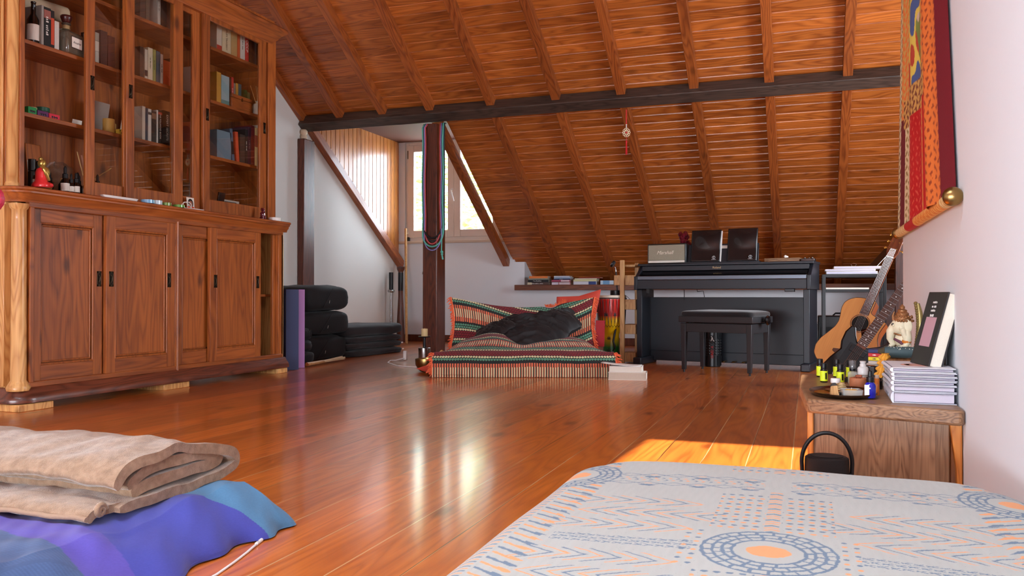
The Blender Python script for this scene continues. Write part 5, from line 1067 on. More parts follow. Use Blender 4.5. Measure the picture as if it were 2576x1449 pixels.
SPR = wood('guitar_spruce', L(222, 160, 92), L(190, 122, 60), ax=2, scale=1.5, rough=.35, coat=.5, bump=.03, var=.03, knots=0, wav=.3, ringc=.15)
MAH = wood('guitar_mahogany', L(140, 74, 40), L(86, 40, 20), ax=2, scale=2, rough=.35, coat=.5, bump=.05, var=.04, knots=0, wav=.3)
ROSE = wood('fretboard_rosewood', L(96, 56, 40), L(52, 28, 20), ax=2, scale=3, rough=.5, bump=.05, var=.03, knots=0, wav=.3)
t = thing('acoustic_guitar', 'acoustic cutaway guitar with pale spruce top leaning on a stand', 'guitar', (0, 0, 0))
ol = body_outline(.14, .195, .12, .50, cut=True)
put('body_sides', MB().prism(ol, .003, .10, ax='Y'), MAH, t, bevel=.003, smooth=40); put('soundboard', MB().prism(ol, 0, .004, ax='Y'), SPR, t, bevel=.001, smooth=40)
put('binding', MB().tube([(x * 1.002, .002, z) for x, z in ol], .0025, 5, closed=True), plain('binding_brown', (60, 34, 20), .5), t)
put('sound_hole', MB().at((0, .0005, .335), 0, PI / 2).cyl(0, 0, .0, .002, .05, 40), plain('hole_dark', (14, 9, 6), .8), t); put('rosette', MB().tube([(.056 * math.cos(a), -.001, .335 + .056 * math.sin(a)) for a in np.linspace(0, 6.2832, 41)[:-1]], .0025, 6, closed=True), MAH, t)
put('bridge', MB().prism([(-.085, .118), (-.06, .108), (.06, .108), (.085, .118), (.085, .134), (.05, .142), (-.05, .142), (-.085, .134)], -.011, 0, ax='Y'), ROSE, t, bevel=.002); put('bridge_pins', MB().ball((-.03, -.013, .12), .003, n=5).ball((-.018, -.013, .12), .003, n=5).ball((-.006, -.013, .12), .003, n=5).ball((.006, -.013, .12), .003, n=5).ball((.018, -.013, .12), .003, n=5).ball((.03, -.013, .12), .003, n=5), M_WHITE, t)
put('pickguard', MB().prism([(.02, .30), (.055, .32), (.09, .27), (.085, .22), (.05, .24)], -.002, 0, ax='Y'), M_BLACKG, t)
put('neck', MB().prism([(-.022, .48), (.022, .48), (.021, .79), (-.021, .79)], .0, .022, ax='Y').prism([(-.028, .44), (.028, .44), (.022, .51), (-.022, .51)], .02, .07, ax='Y'), MAH, t, bevel=.006, smooth=60)
fret_board(t, .395, .79, .055, .044, -.007, 20, .65, (), ROSE); put('nut', MB().box(-.022, .022, -.009, .0, .79, .796), M_WHITE, t)
put('headstock', MB().prism([(-.022, .79), (.022, .79), (.036, .83), (.033, .965), (0, .975), (-.033, .965), (-.036, .83)], .0, .016, ax='Y'), MAH, t, bevel=.002)
tuners(t, .85, .045, .034, .0, M_GOLD); strings(t, .125, .792, .86, -.010, .036)
place_g(t, (.178, 5.44, .10), R(22.5), R(-38))
gl = t.location.copy()
t = thing('electric_guitar', 'black electric guitar with long rosewood neck leaning in front of the acoustic guitar', 'guitar', (0, 0, 0))
eo = [(-.105, .05), (-.07, .0), (0, -.01), (.10, .0), (.165, .05), (.17, .13), (.135, .20), (.12, .26), (.15, .33), (.145, .40), (.115, .42), (.075, .36), (.03, .32), (-.03, .32), (-.055, .35), (-.08, .39), (-.105, .39), (-.115, .34), (-.105, .28), (-.085, .24), (-.105, .17), (-.115, .10)]
put('body', MB().prism(eo, 0, .044, ax='Y'), M_BLACKG, t, bevel=.008, seg=3, smooth=60)
put('pickup', MB().box(-.045, .045, -.008, .002, .255, .29), M_BLACK, t, bevel=.002); put('pickup', MB().box(-.045, .045, -.008, .002, .14, .175), M_BLACK, t, bevel=.002); put('bridge', MB().box(-.045, .045, -.012, .002, .09, .115), M_STEEL, t, bevel=.002)
put('pickguard', MB().prism([(-.06, .30), (.06, .30), (.09, .22), (.10, .12), (.06, .08), (-.06, .12)], -.002, 0, ax='Y'), M_BLACK, t)
put('neck', MB().prism([(-.026, .30), (.026, .30), (.021, .80), (-.021, .80)], -.003, .02, ax='Y'), MAH, t, bevel=.004, smooth=60)
fret_board(t, .315, .80, .055, .043, -.012, 24, .645, (3, 5, 7, 9, 12, 15, 17, 19, 21, 24), ROSE); put('nut', MB().box(-.022, .022, -.013, .0, .80, .805), M_WHITE, t)
put('headstock', MB().prism([(-.022, .80), (.022, .80), (.035, .83), (.05, .97), (.01, .985), (-.025, .86)], .0, .014, ax='Y'), MAH, t, bevel=.002)
tuners(t, .84, .024, .03, .0, M_STEEL, 5, both=False); strings(t, .10, .802, .86, -.016, .036)
place_g(t, (.118, 4.90, .045), R(35), R(-24))
t = thing('guitar_stand', 'small black tubular guitar stand under the leaning guitars', 'guitar stand', (.24, 5.56, 0)); put('base_frame', MB().tube([(-.16, -.12, .012), (0, .1, .012), (.16, -.12, .012)], .01, 8), M_BLACK, t); put('upright', MB().tube([(0, .1, .012), (.02, .14, .3), (.10, .16, .55)], .009, 8), M_BLACK, t); put('cradle', MB().tube([(-.1, -.06, .11), (-.1, .06, .08), (.1, .06, .08), (.1, -.06, .11)], .009, 8).tube([(0, .1, .012), (0, .06, .08)], .009, 8), M_BLACK, t)
tag(put('wall_socket', MB().box(.80, .88, 8.285, 8.298, .26, .34), M_WHITE, bevel=.004), 'white wall socket on the dark panelling behind the guitars', 'socket')

# ------------------------------------------------------------------ low table by the right wall
TY = 2.33; TZ = .30
t = thing('low_table', 'low stained wooden table against the white wall with bottles and books on it', 'table', (0, TY, 0))
put('table_top', MB().prism([(-.004, .05), (-.002, .030), (.012, .018), (.335, -.094), (.350, -.095), (.359, -.08), (.359, .78), (-.02, .78), (-.022, .4)], .262, TZ), M_TABLE, t, bevel=.007, seg=3)
put('end_panel', MB().prism([(.018, .066), (.330, -.040), (.338, -.016), (.026, .09)], 0, .262), M_TABLEV, t, bevel=.002)
put('end_panel', MB().box(.018, .325, .68, .70, 0, .262), M_TABLEV, t, bevel=.002)
for x in (.0, .33):
    put('leg', MB().box(x, x + .016, .06, .09, 0, .262) if x == 0 else MB().prism([(.330, .262), (.358, .262), (.358, 0), (.350, 0), (.345, .15)], -.05, -.02, ax='Y'), M_ORANGEPINE, t, bevel=.003)
    put('leg', MB().box(x, x + .016, .66, .69, 0, .262), M_ORANGEPINE, t, bevel=.003)
TT = TZ + .0006
def yb(x, y, label, rot=0):
    t = thing('oil_bottle', label, 'bottle', (x, y, TT), rot, 'yellow labelled oil bottles')
    put('glass', MB().lathe([(.0105, 0), (.0115, .002), (.0115, .038), (.0085, .042)], 20), M_GLASSDK, t, smooth=45); put('label', MB().lathe([(.0118, .004), (.0118, .036)], 24), plain('label_lime', (214, 232, 40), .5), t, smooth=60)
    put('cap', MB().lathe([(.009, .041), (.0095, .043), (.0095, .058), (.0085, .0605), (0, .061)], 20), M_BLACK, t, smooth=45)
    mb = MB()
    for k in range(7): mb.at((0, 0, 0), R(-70 + 4 * k)).box(.0117, .0121, -.0003, .0003 + .0003 * (k % 2), .010, .03)
    mb.at(); put('barcode', mb, M_BLACK, t)
yb(.041, 2.99, 'lime labelled oil bottle at the left rear, behind another one'); yb(.050, 2.81, 'front left lime labelled oil bottle with a barcode'); yb(.094, 2.99, 'lime labelled oil bottle behind the front middle one'); yb(.098, 2.79, 'front middle lime labelled oil bottle'); yb(.134, 2.98, 'lime labelled oil bottle mostly hidden behind the clear spray bottle')
M_CLEAR = plain('clear_plastic', (206, 204, 196), .12, alpha=.4, coat=.5); M_AMB = plain('amber_liquid', (196, 110, 40), .15, alpha=.8); M_YLIQ = plain('yellow_liquid', (200, 180, 90), .15, alpha=.7)
t = thing('spray_bottle', 'clear bottle with dark spray pump and translucent cap on the low table', 'bottle', (.134, 2.80, TT)); put('body', sq_loft([(.0135, 0, .004), (.0145, .002, .004), (.0145, .034, .004), (.009, .039, .008)]), M_CLEAR, t, smooth=40); put('liquid', sq_loft([(.0125, .002, .004), (.0125, .024, .004)]), M_YLIQ, t); put('pump', MB().lathe([(.009, .039), (.0095, .04), (.0095, .048), (.007, .052)], 20), M_BLACK, t); put('clear_cap', MB().lathe([(.010, .047), (.010, .07), (.009, .072), (0, .072)], 20), plain('grey_clear', (120, 120, 122), .2, alpha=.6, coat=.5), t, smooth=45)
t = thing('pump_bottle', 'clear bottle with white pump head and amber liquid on the low table', 'bottle', (.158, 2.70, TT)); put('body', MB().lathe([(.0135, 0), (.0145, .002), (.0145, .036), (.014, .04)], 24), M_CLEAR, t, smooth=45); put('liquid', MB().cyl(0, 0, .002, .018, .013, 24), M_AMB, t)
put('collar', MB().lathe([(.015, .038), (.0155, .04), (.0155, .056), (.012, .061), (.009, .062)], 24), plain('milky', (222, 222, 220), .3, alpha=.85), t, smooth=45); put('pump_head', MB().lathe([(.009, .061), (.009, .068), (.0075, .07), (.0095, .078), (0, .079)], 20), plain('milky', (222, 222, 220), .3, alpha=.85), t, smooth=45)
put('paper_label', MB().lathe([(.01465, .014), (.01465, .034)], 8), M_WHITE, t, smooth=60); t.children[-1].scale = (1, 1, 1)
t = thing('dark_holder', 'dark glossy box with ridged side behind the blue dropper bottle', 'box', (.166, 2.74, TT), R(-6)); put('body', MB().box(0, .03, 0, .03, 0, .062), plain('dark_gloss_brown', (34, 22, 18), .15, coat=.6), t, bevel=.004); put('ridges', MB().tube([(.034, -.002, .006), (.034, -.002, .062)], .006, 8).ball((.036, -.004, .02), .007, n=6).ball((.036, -.004, .035), .007, n=6).ball((.036, -.004, .05), .007, n=6), M_BLACK, t, smooth=60)
# oval tray
t = thing('oval_tray', 'dark oval metal tray with shiny rim near the table edge', 'tray', (.093, 2.47, TT))
prof_t = [(0, .002), (.8, .002), (.9, .004), (.985, .011), (1, .0125), (1.0, .0105), (.92, .002), (.84, 0), (0, 0)]
mb = MB(); nn = 56; vs = [(.088 * r_ * math.cos(2 * PI * i / nn), .125 * r_ * math.sin(2 * PI * i / nn), z) for r_, z in prof_t for i in range(nn)]
mb.add(vs, [(j * nn + i, j * nn + (i + 1) % nn, (j + 1) * nn + (i + 1) % nn, (j + 1) * nn + i) for j in range(len(prof_t) - 1) for i in range(nn)])
put('tray', mb, plain('tray_metal', (96, 88, 78), .22, metal=1), t, smooth=60)
TR = TT + .0026
def at_tray(n_, lb, cat, x, y, rz=0): return thing(n_, lb, cat, (x, y, TR), rz)
t = at_tray('tealight_glass', 'square clear glass holder with a yellow candle on the oval tray', 'candle', .111, 2.395, R(8))
put('glass_block', sq_loft([(.019, 0, .003), (.024, .003, .004), (.026, .022, .004), (.0245, .0222, .004), (.017, .01, .01), (.012, .005, .01)]), plain('thick_glass', (200, 206, 204), .05, alpha=.45, coat=1, spec=.9), t, smooth=40); put('candle', MB().lathe([(.013, .005), (.0155, .008), (.0155, .02), (.013, .0215), (0, .0205)], 24), plain('candle_yellow', (236, 186, 84), .5), t, smooth=45); put('wick', MB().tube([(0, 0, .02), (.001, 0, .026)], .0006, 5), M_PAPER, t)
t = at_tray('dropper_bottle', 'cobalt blue glass dropper bottle with black top standing on the oval tray', 'bottle', .158, 2.40)
put('glass', MB().lathe([(.0125, 0), (.0145, .002), (.0145, .032), (.012, .039), (.007, .043), (.007, .048)], 28), plain('cobalt_glass', (24, 34, 176), .08, coat=.8, trans=.2), t, smooth=60); put('dropper_cap', MB().lathe([(.009, .042), (.0093, .044), (.0093, .056), (.0055, .0575), (.0055, .066), (.0045, .072), (0, .074)], 24), M_BLACK, t, smooth=45); put('label', MB().prism([(-.0147, .008), (-.0148, .036), (-.003, .036), (-.003, .008)], -.0155, -.0147, ax='Y'), M_WHITE, t)
t = at_tray('amber_vial', 'slim amber glass vial right behind the blue dropper bottle', 'bottle', .180, 2.47); put('vial', MB().lathe([(.006, 0), (.0065, .002), (.0065, .045), (.005, .048), (.005, .052)], 16), M_AMB, t, smooth=45); put('cap', MB().cyl(0, 0, .046, .056, .0058, 14), M_CLEAR, t)
t = at_tray('palo_stick', 'pale wood chunk with charred top on the oval tray', 'incense wood', .072, 2.385, R(15)); t.rotation_euler = (R(-15), R(-8), R(15)); put('wood', MB().prism([(-.010, 0), (.009, .0), (.008, .014), (.010, .03), (-.006, .031), (-.012, .012)], -.007, .007, ax='Y'), M_PINE, t, bevel=.001); put('charred_end', MB().prism([(-.0075, .0305), (.0105, .0295), (.006, .038), (-.002, .0385)], -.0072, .0072, ax='Y'), plain('char', (60, 56, 54), .8), t, bevel=.001)
t = at_tray('shell_bowl', 'gold and white ribbed shell ornament with brass dish on the oval tray', 'ornament', .083, 2.50)
put('dish', MB().lathe([(0, 0), (.03, .002), (.038, .007), (.036, .009), (0, .005)], 32), M_BRASS, t, smooth=50)
mb = MB()
for k in range(5): mb.lathe([(.005, .008 + k * .0042), (.0155 - k * .0018, .010 + k * .0042), (.0155 - k * .0018, .0125 + k * .0042), (.005, .0135 + k * .0042)], 20, 0, (.008, -.01, 0))
put('ribbed_shell', mb, plain('shell_gold', (214, 190, 140), .25, coat=.5, metal=.3), t, smooth=40)
t = at_tray('brass_leaf', 'flat golden leaf shaped dish at the left of the oval tray', 'dish', .052, 2.45, R(10)); put('leaf', MB().lathe([(0, 0), (.03, .003), (.034, .006), (.0, .004)], 28, 0, (0, 0, 0), 1, 1.3), M_GOLD, t, smooth=60)
t = at_tray('dark_puck', 'low dark round base beside the palo wood on the oval tray', 'base', .092, 2.42); put('puck', MB().lathe([(.016, 0), (.0165, .002), (.0165, .010), (.015, .0115), (0, .0115)], 28), M_BLACKG, t, smooth=45)
t = thing('cream_jar', 'tiny glass jar with white lid in front of the lime bottles', 'jar', (.080, 2.66, TT)); put('jar', MB().lathe([(.0115, 0), (.0125, .002), (.0125, .014)], 24), plain('jar_amber', (190, 150, 100), .15, coat=.6), t, smooth=45); put('lid', MB().lathe([(.0135, .014), (.014, .0155), (.014, .026), (.0125, .0275), (0, .0275)], 28), M_WHITE, t, smooth=45)
t = thing('cinder_holder', 'round terracotta wooden holder filled with small brown blocks', 'holder', (.140, 2.62, TT)); put('holder', MB().lathe([(.022, 0), (.0235, .002), (.0235, .034), (.0215, .035), (.0205, .03), (0, .03)], 32), plain('terracotta_wood', (176, 110, 74), .6, nscale=80), t, smooth=45)
mb = MB()
for x, y, z, a in ((-.010, -.010, .033, .1), (.0, -.012, .033, .3), (.011, -.008, .033, 0), (-.006, .004, .034, .5), (.007, .005, .034, .2), (-.002, -.004, .040, .2), (.006, -.004, .0405, -.2)): mb.at((x, y, z), a).cbox(0, 0, 0, .009, .008, .007)
mb.at(); put('wood_blocks', mb, plain('block_brown', (150, 78, 50), .7), t, bevel=.0008)
t = thing('small_jar', 'small clear jar with dark contents and silver lid beside the book pile', 'jar', (.197, 2.66, TT)); put('jar', MB().lathe([(.0115, 0), (.0125, .002), (.0125, .024)], 24), M_BLACKG, t, smooth=45); put('round_mark', MB().at((-.002, -.0127, .012), 0, PI / 2).lathe([(.004, 0), (.004, .0006), (.003, .0006), (.003, 0)], 16), M_WHITE, t); put('lid', MB().lathe([(.013, .024), (.0135, .026), (.0135, .034), (.01, .036), (0, .037)], 24), M_STEEL, t, smooth=45)
t = thing('ribbed_coaster', 'small black ribbed coaster behind the front lime bottle', 'coaster', (.105, 2.84, TT)); put('slats', MB().box(0, .03, 0, .05, .0, .004).box(0, .03, .0, .006, .004, .012).box(0, .03, .015, .021, .004, .012), M_BLACK, t)
# small box pile behind
t = thing('white_carton', 'white square carton on the low table behind the bottles', 'box', (.186, 2.93, TT)); put('carton', MB().box(0, .085, 0, .07, 0, .05), M_WHITE, t, bevel=.002)
for k, (c, lb) in enumerate((((206, 200, 190), 'white and yellow'), ((238, 214, 40), 'yellow'), ((196, 40, 44), 'red'), ((44, 50, 100), 'navy'))):
    t = thing('pocket_book', '%s pocket book of the small pile on the white carton' % lb, 'book', (.188, 2.935, TT + .0506 + k * .0125), R(-20), 'pocket books on the carton'); put('cover', MB().box(0, .06, 0, .002, 0, .012).box(0, .06, 0, .06, 0, .0015).box(0, .06, 0, .06, .0105, .012), bookmat(c), t); put('pages', MB().box(.001, .059, .002, .058, .0015, .0105), M_PAGES, t, smooth=0)
    if k in (1, 2): text('spine_title', '~CLUB' if k == 1 else '~LIFE', .007, M_WHITE if k == 2 else M_BLACK, t, (.02, -.0006, .006), (PI / 2, 0, 0))
t = thing('orange_pouch', 'ochre knitted pouch hanging at the corner of the book pile', 'pouch', (.205, 2.66, TT))
put('pouch', MB().grid(lambda u, v: (-.004 + (.006 + .006 * abs(math.sin(13 * v))) * math.cos(2 * PI * u) * (1 + .5 * math.sin(5 * 2 * PI * u)) + .016 * v, .02 * math.sin(2 * PI * u) * (1 + .3 * math.sin(4 * 2 * PI * u)), .035 + .07 * v), 60, 40, 0, closed_u=True), plain('ochre_knit', (212, 148, 50), .8, nscale=60, namp=.3, bump=.5), t, smooth=60)
# large white hardbacks
zc = TT
for k, (h, c, lb, dx) in enumerate(((.0285, (196, 200, 210), 'thickest, lowest', 0), (.0165, (206, 208, 216), 'second lowest', .001), (.0108, (212, 214, 222), 'third from the bottom', 0), (.0105, (206, 210, 218), 'third from the top', .002), (.0098, (212, 214, 220), 'second from the top', .001), (.0115, (222, 224, 230), 'topmost', -.001))):
    t = thing('hardback_book', '%s of the white and grey hardback books stacked on the low table' % lb, 'book', (.207 + dx, TY + .005 + .002 * (k % 2), zc), R(.6 * (k % 3 - 1)), 'white hardbacks on the low table')
    b = .0022; wv = .1475; dd = .235
    put('cover', MB().box(0, wv, 0, dd, 0, b).box(0, wv, 0, dd, h - b, h), plain('cover_w%d' % k, c, .45, nscale=40, namp=.05), t, bevel=.0008)
    put('spine', MB().prism([(0, 0), (-.004, h * .25), (-.005, h * .5), (-.004, h * .75), (0, h), (.003, h), (.003, 0)], 0, dd, ax='Y'), plain('spine_w%d' % k, tuple(min(255, v + 10) for v in c), .4, nscale=40, namp=.05), t, smooth=50)
    put('endpaper_line', MB().box(.004, wv - .001, .0012, dd - .002, b, b + .0012).box(.004, wv - .001, .0012, dd - .002, h - b - .0012, h - b), plain('endpaper_navy', (34, 38, 58), .6), t)
    put('pages', MB().box(.004, wv - .006, .004, dd - .004, b + .0012, h - b - .0012), plain('pages_lilac', (196, 190, 204), .85, nscale=500, namp=.1), t)
    put('spine_print', MB().box(-.0056, -.0040, .06, .15, h * .4, h * .6), plain('print_pale_grey', (160, 164, 176), .6), t)
    if k == 5: put('cover_art', MB().at((.075, .10, h + .0002), 0).lathe([(.045, 0), (.045, .0003), (.036, .0003), (.036, 0)], 36, 0, (0, 0, 0), 1, 1).lathe([(.024, 0), (.024, .0003), (0, .0003)], 24), plain('print_peach', (226, 176, 160), .6), t)
    zc += h + .0006
# leaning black hardback and dark bookend
ZB = zc
t = thing('leaning_book', 'black hardback with white lettering leaning against the wall on the book pile', 'book', (.300, 2.39, ZB)); t.rotation_euler = (0, R(15), R(13))
HB = .20
put('cover', MB().box(-.004, .0, 0, .13, 0, HB).box(.028, .032, 0, .13, 0, HB).box(-.004, .032, .127, .131, 0, HB), plain('cover_charcoal', (40, 38, 40), .5), t, bevel=.001)
put('pages', MB().box(.0, .028, .003, .127, .002, HB - .003), plain('pages_cream', (222, 216, 200), .85, nscale=500, namp=.1), t)
put('cover_print', MB().box(-.0046, -.004, .03, .10, .05, .13), plain('print_pink', (190, 150, 160), .6), t)
for k, (tx, z_) in enumerate((('~memoir', .172), ('~of the', .160), ('~modern', .149), ('~world', .135))): text('cover_title', tx, .012, M_WHITE, t, (-.0046, .066, z_), (PI / 2, 0, -PI / 2))
t = thing('bookend', 'dark upright bookend between the leaning book and the wall', 'bookend', (.310, 2.45, ZB)); put('plate', MB().box(.035, .040, 0, .11, 0, .155).box(-.01, .040, 0, .11, 0, .0025), plain('bookend_dark', (56, 52, 52), .35, metal=.5), t, bevel=.001)
# elephant headed figurine
t = thing('elephant_figurine', 'painted resin elephant headed figurine with gold crown reclining on a spotted bolster', 'figurine', (.278, 2.80, .392), R(-6))
CR = plain('resin_cream', (214, 206, 176), .5, nscale=40, namp=.2); GOLD2 = plain('resin_bronze', (150, 104, 66), .4, metal=.5, nscale=160, namp=.8, bump=1, bscale=160)
sk = MB()
sk.ball((0, 0, .048), .027, n=14, sx=.9, sz=1.1).ball((-.006, 0, .088), .028, n=14, sx=1.05, sz=1.).ball((-.022, 0, .084), .018, n=10)
sk.tube([(-.022, 0, .088), (-.034, 0, .072), (-.036, 0, .052), (-.028, .0, .034), (-.036, 0, .026)], [.016, .014, .011, .009, .007], 12).ball((-.026, -.02, .092), .004, n=6)
sk.tube([(.012, -.02, .07), (.014, -.032, .052), (.008, -.03, .03), (-.02, -.024, .016)], [.011, .0115, .010, .008], 10).tube([(.014, -.026, .03), (.006, -.03, .06), (-.002, -.022, .082)], [.010, .009, .008], 10).ball((-.004, -.022, .084), .009, n=8)
sk.tube([(.012, .02, .07), (.006, .034, .046), (-.02, .03, .018)], [.011, .011, .008], 10)
put('body', sk, CR, t, smooth=60)
put('eye', MB().ball((-.028, -.0185, .0945), .0045, n=6, sy=.5), M_BLACK, t, smooth=60)
put('necklace', MB().tube([(.02 * math.cos(a) - .006, .022 * math.sin(a), .062 - .006 * math.cos(a)) for a in np.linspace(PI, 2 * PI, 9)], .0028, 6), GOLD2, t, smooth=60)
put('ear', MB().ball((.012, -.022, .09), .018, n=12, sx=.8, sy=.25, sz=1.15).ball((.012, .022, .09), .018, n=12, sx=.8, sy=.25, sz=1.15), CR, t, smooth=60)
put('legs', MB().tube([(.0, -.022, .018), (-.03, -.03, .013), (-.056, -.01, .012), (-.066, .0, .01)], [.015, .014, .011, .008], 12).tube([(.0, .022, .018), (-.03, .03, .013), (-.05, .01, .016)], [.015, .014, .011], 12), plain('resin_trousers', (84, 76, 56), .5, nscale=60, namp=.3), t, smooth=60)
cr = MB().lathe([(.022, .106), (.025, .110), (.024, .118), (.018, .123), (.019, .129), (.013, .134), (.014, .139), (.007, .143), (.008, .149), (0, .158)], 24, 0, (-.002, 0, 0))
for k in range(20): a = 2 * PI * k / 20; cr.ball((.002 + .0255 * math.cos(a), .0255 * math.sin(a), .106), .004, n=6).ball((.002 + .023 * math.cos(a), .023 * math.sin(a), .116 + .004 * (k % 2)), .0035, n=5)
cr.tube([(-.026, 0, .108), (-.028, 0, .122), (-.024, 0, .134)], [.005, .004, .002], 8)
put('crown', cr, GOLD2, t, smooth=50)
put('armband', MB().at((.010, -.029, .045), 0, .2).lathe([(.0125, -.004), (.0135, 0), (.0125, .004)], 20), plain('band_orange', (206, 120, 40), .5), t, smooth=60)
put('sash', MB().tube([(-.024, -.012, .05), (-.008, -.028, .042), (.006, -.030, .03)], [.004, .005, .004], 8), plain('sash_plum', (96, 54, 70), .5), t, smooth=60)
bo_ = MB().at((-.004, -.045, .012), R(4), 0, PI / 2).lathe([(0, -.048), (.015, -.047), (.017, -.042), (.017, .042), (.015, .047), (0, .048)], 24)
put('bolster', bo_, plain('bolster_teal', (62, 82, 86), .6), t, smooth=50)
mb = MB()
for k in range(34):
    a = random.uniform(-2.6, .3); x = random.uniform(-.044, .036); mb.ball((x, -.045 + .0172 * math.cos(a), .012 - .0172 * math.sin(a)), .0014, n=4)
put('bolster_dots', mb, M_PAPER, t)
mb = MB()
for k in range(22):
    a = k / 21; mb.ball((.028 + .014 * math.sin(a * 2.6), 0, -.005 + .165 * a), .006, n=6, sy=1.6)
mb.tube([(.034 + .014 * math.sin(a * 2.6), 0, -.005 + .165 * a) for a in np.linspace(0, 1, 14)], [.005 + .006 * math.sin(PI * a) for a in np.linspace(0, 1, 14)], 8)
put('beaded_back_arch', mb, plain('arch_gold', (150, 134, 84), .35, metal=.6, nscale=90, namp=.3), t, smooth=60)
put('pedestal', MB().cbox(.0, 0, -.013, .11, .07, .012), GOLD2, t, bevel=.004)
t = thing('storage_box', 'pale box under the elephant headed figurine', 'box', (.215, 2.74, TT)); put('box', MB().box(0, .12, 0, .13, 0, .072), M_PAPER, t, bevel=.003); 

# portable speaker on the floor
t = thing('portable_speaker', 'black oval portable speaker with carrying handle on the floor before the low table', 'speaker', (.046, 2.235, 0), R(4))
put('body', MB().lathe([(.048, 0), (.053, .004), (.054, .02), (.053, .16), (.052, .168), (.046, .172), (0, .1725)], 48, 0, (0, 0, 0), 1, .82), plain('speaker_black', (20, 20, 22), .5, nscale=300, namp=.1, bump=.2, bscale=600), t, smooth=40)
put('top_panel', MB().lathe([(.040, .1726), (.040, .1736), (0, .1738)], 40, 0, (0, 0, 0), 1, .8), plain('speaker_top', (30, 31, 34), .7), t)
put('handle', MB().tube([(-.058, 0, .118)] + [(-.060 * math.cos(a), 0, .155 + .075 * math.sin(a)) for a in np.linspace(0, PI, 25)] + [(.058, 0, .118)], .0052, 10), M_BLACK, t, smooth=80)
put('handle_mount', MB().ball((-.056, 0, .122), .008, n=8, sz=1.4).ball((.056, 0, .122), .008, n=8, sz=1.4), M_BLACK, t, smooth=60)
text('maker_name', 'BOSE', .009, plain('logo_dim', (120, 120, 124), .4), t, (0, -.0447, .118), (PI / 2, 0, 0), shear=.2, sx=1.4)

# ------------------------------------------------------------------ brocade wall hanging
t = thing('wall_scroll', 'long red and gold brocade wall scroll with a painted panel hanging on the right wall', 'wall hanging', (XR, 2.9, .82))
def th_geo(u, v):     # u from far (left in view) to near, v from bottom to top
    w_ = 1.17 - .26 * v; y = .62 - .06 * v - u * w_ + .0; y = (.64 - .32 * v) - u * (1.22 - .70 * v)
    x = -.022 - .009 * np.sin(u * 21 + .4) - .035 * np.exp(-((u - .82) / .07) ** 2) + .02 * np.clip((u - .94) / .06, 0, 1)
    return x, y, .0 + 1.62 * v
def th_paint(u, v):
    z = v * 1.62; y = u; o = np.zeros(u.shape + (3,)); RED, WINE, GLD, IVO, ORG = L(190, 6, 18)[:3], L(104, 6, 24)[:3], L(206, 164, 90)[:3], L(222, 210, 170)[:3], L(222, 120, 50)[:3]
    n1 = nz2(u * 105, z * 110, 1.); n2 = nz2(u * 40, z * 34, 5.)
    broc = lambda a, b, th=.15: np.where((n1 > th)[..., None], np.array(a), np.array(b))
    o[:] = RED
    def bandc(a, b, c): m = (u >= a) & (u < b); o[m] = (c[m] if hasattr(c, 'shape') and c.shape == o.shape else c)
    bandc(0, .09, broc(IVO, L(120, 96, 60)[:3], -.1)); bandc(.09, .14, np.array(WINE)); bandc(.14, .36, broc(IVO, L(150, 124, 60)[:3], -.2)); bandc(.36, .60, broc(RED, L(214, 90, 70)[:3], -.5)); bandc(.60, .655, broc(GLD, ORG, .1)); bandc(.655, .76, np.array(RED)); bandc(.76, .94, broc(ORG, L(150, 60, 30)[:3], -.35)); bandc(.94, 1.01, np.array(WINE))
    up = z > .40 + .0 * u
    m = up & (u < .72) & (u >= .09); o[m] = broc(ORG, GLD, 0)[m]
    m = (z > .36) & (z < .46) & (u > .12) & (u < .70); o[m] = broc(GLD, L(120, 60, 40)[:3], -.1)[m]
    m = (z > .46) & (u > .20) & (u < .62)
    p3 = nz2(u * 16, z * 9, 2.); p4 = nz2(u * 12 + 3, z * 7, 8.); pc = np.where((p3 > .35)[..., None], np.array(L(70, 96, 150)[:3]), np.where((p3 > 0)[..., None], np.array(L(226, 206, 90)[:3]), np.where((p4 > .2)[..., None], np.array(L(186, 70, 50)[:3]), np.where((p4 > -.3)[..., None], np.array(L(120, 140, 70)[:3]), np.array(L(214, 190, 170)[:3])))))
    o[m] = pc[m]
    m = (z > .45) & (((u > .185) & (u < .20)) | ((u > .62) & (u < .635))); o[m] = L(90, 50, 30)[:3]
    return o
M_BROC = attr_mat('brocade', .7, .3, 300)
painted_grid('brocade_cloth', th_geo, 260, 420, th_paint, M_BROC, t)
rod = [(-.045, .64 + .03, .0), (-.045, -.53 - .03, .0)]
def rod_paint(u, v):
    n = nz2(u * 6, v * 120, 2.); o = np.zeros(u.shape + (3,)); o[:] = L(206, 168, 96)[:3]; o[n > .1] = L(232, 214, 160)[:3]; m = (v > .25) & (v < .45); o[m] = L(186, 30, 34)[:3]; m = (v > .45) & (v < .9); o[m] = np.where((n > 0)[..., None], np.array(L(226, 140, 60)[:3]), np.array(L(240, 190, 110)[:3]))[m]; return o
painted_grid('rod', lambda u, v: (-.018 + .017 * np.cos(2 * PI * u), .66 - 1.28 * v, .0 + .017 * np.sin(2 * PI * u)), 24, 200, rod_paint, M_BROC, t)
put('end_cap', MB().ball((-.022, .665, 0), .024, n=14, sy=.7), M_BRASS, t, smooth=60); put('end_cap', MB().ball((-.022, -.625, 0), .024, n=14, sy=.75), M_BRASS, t, smooth=60)
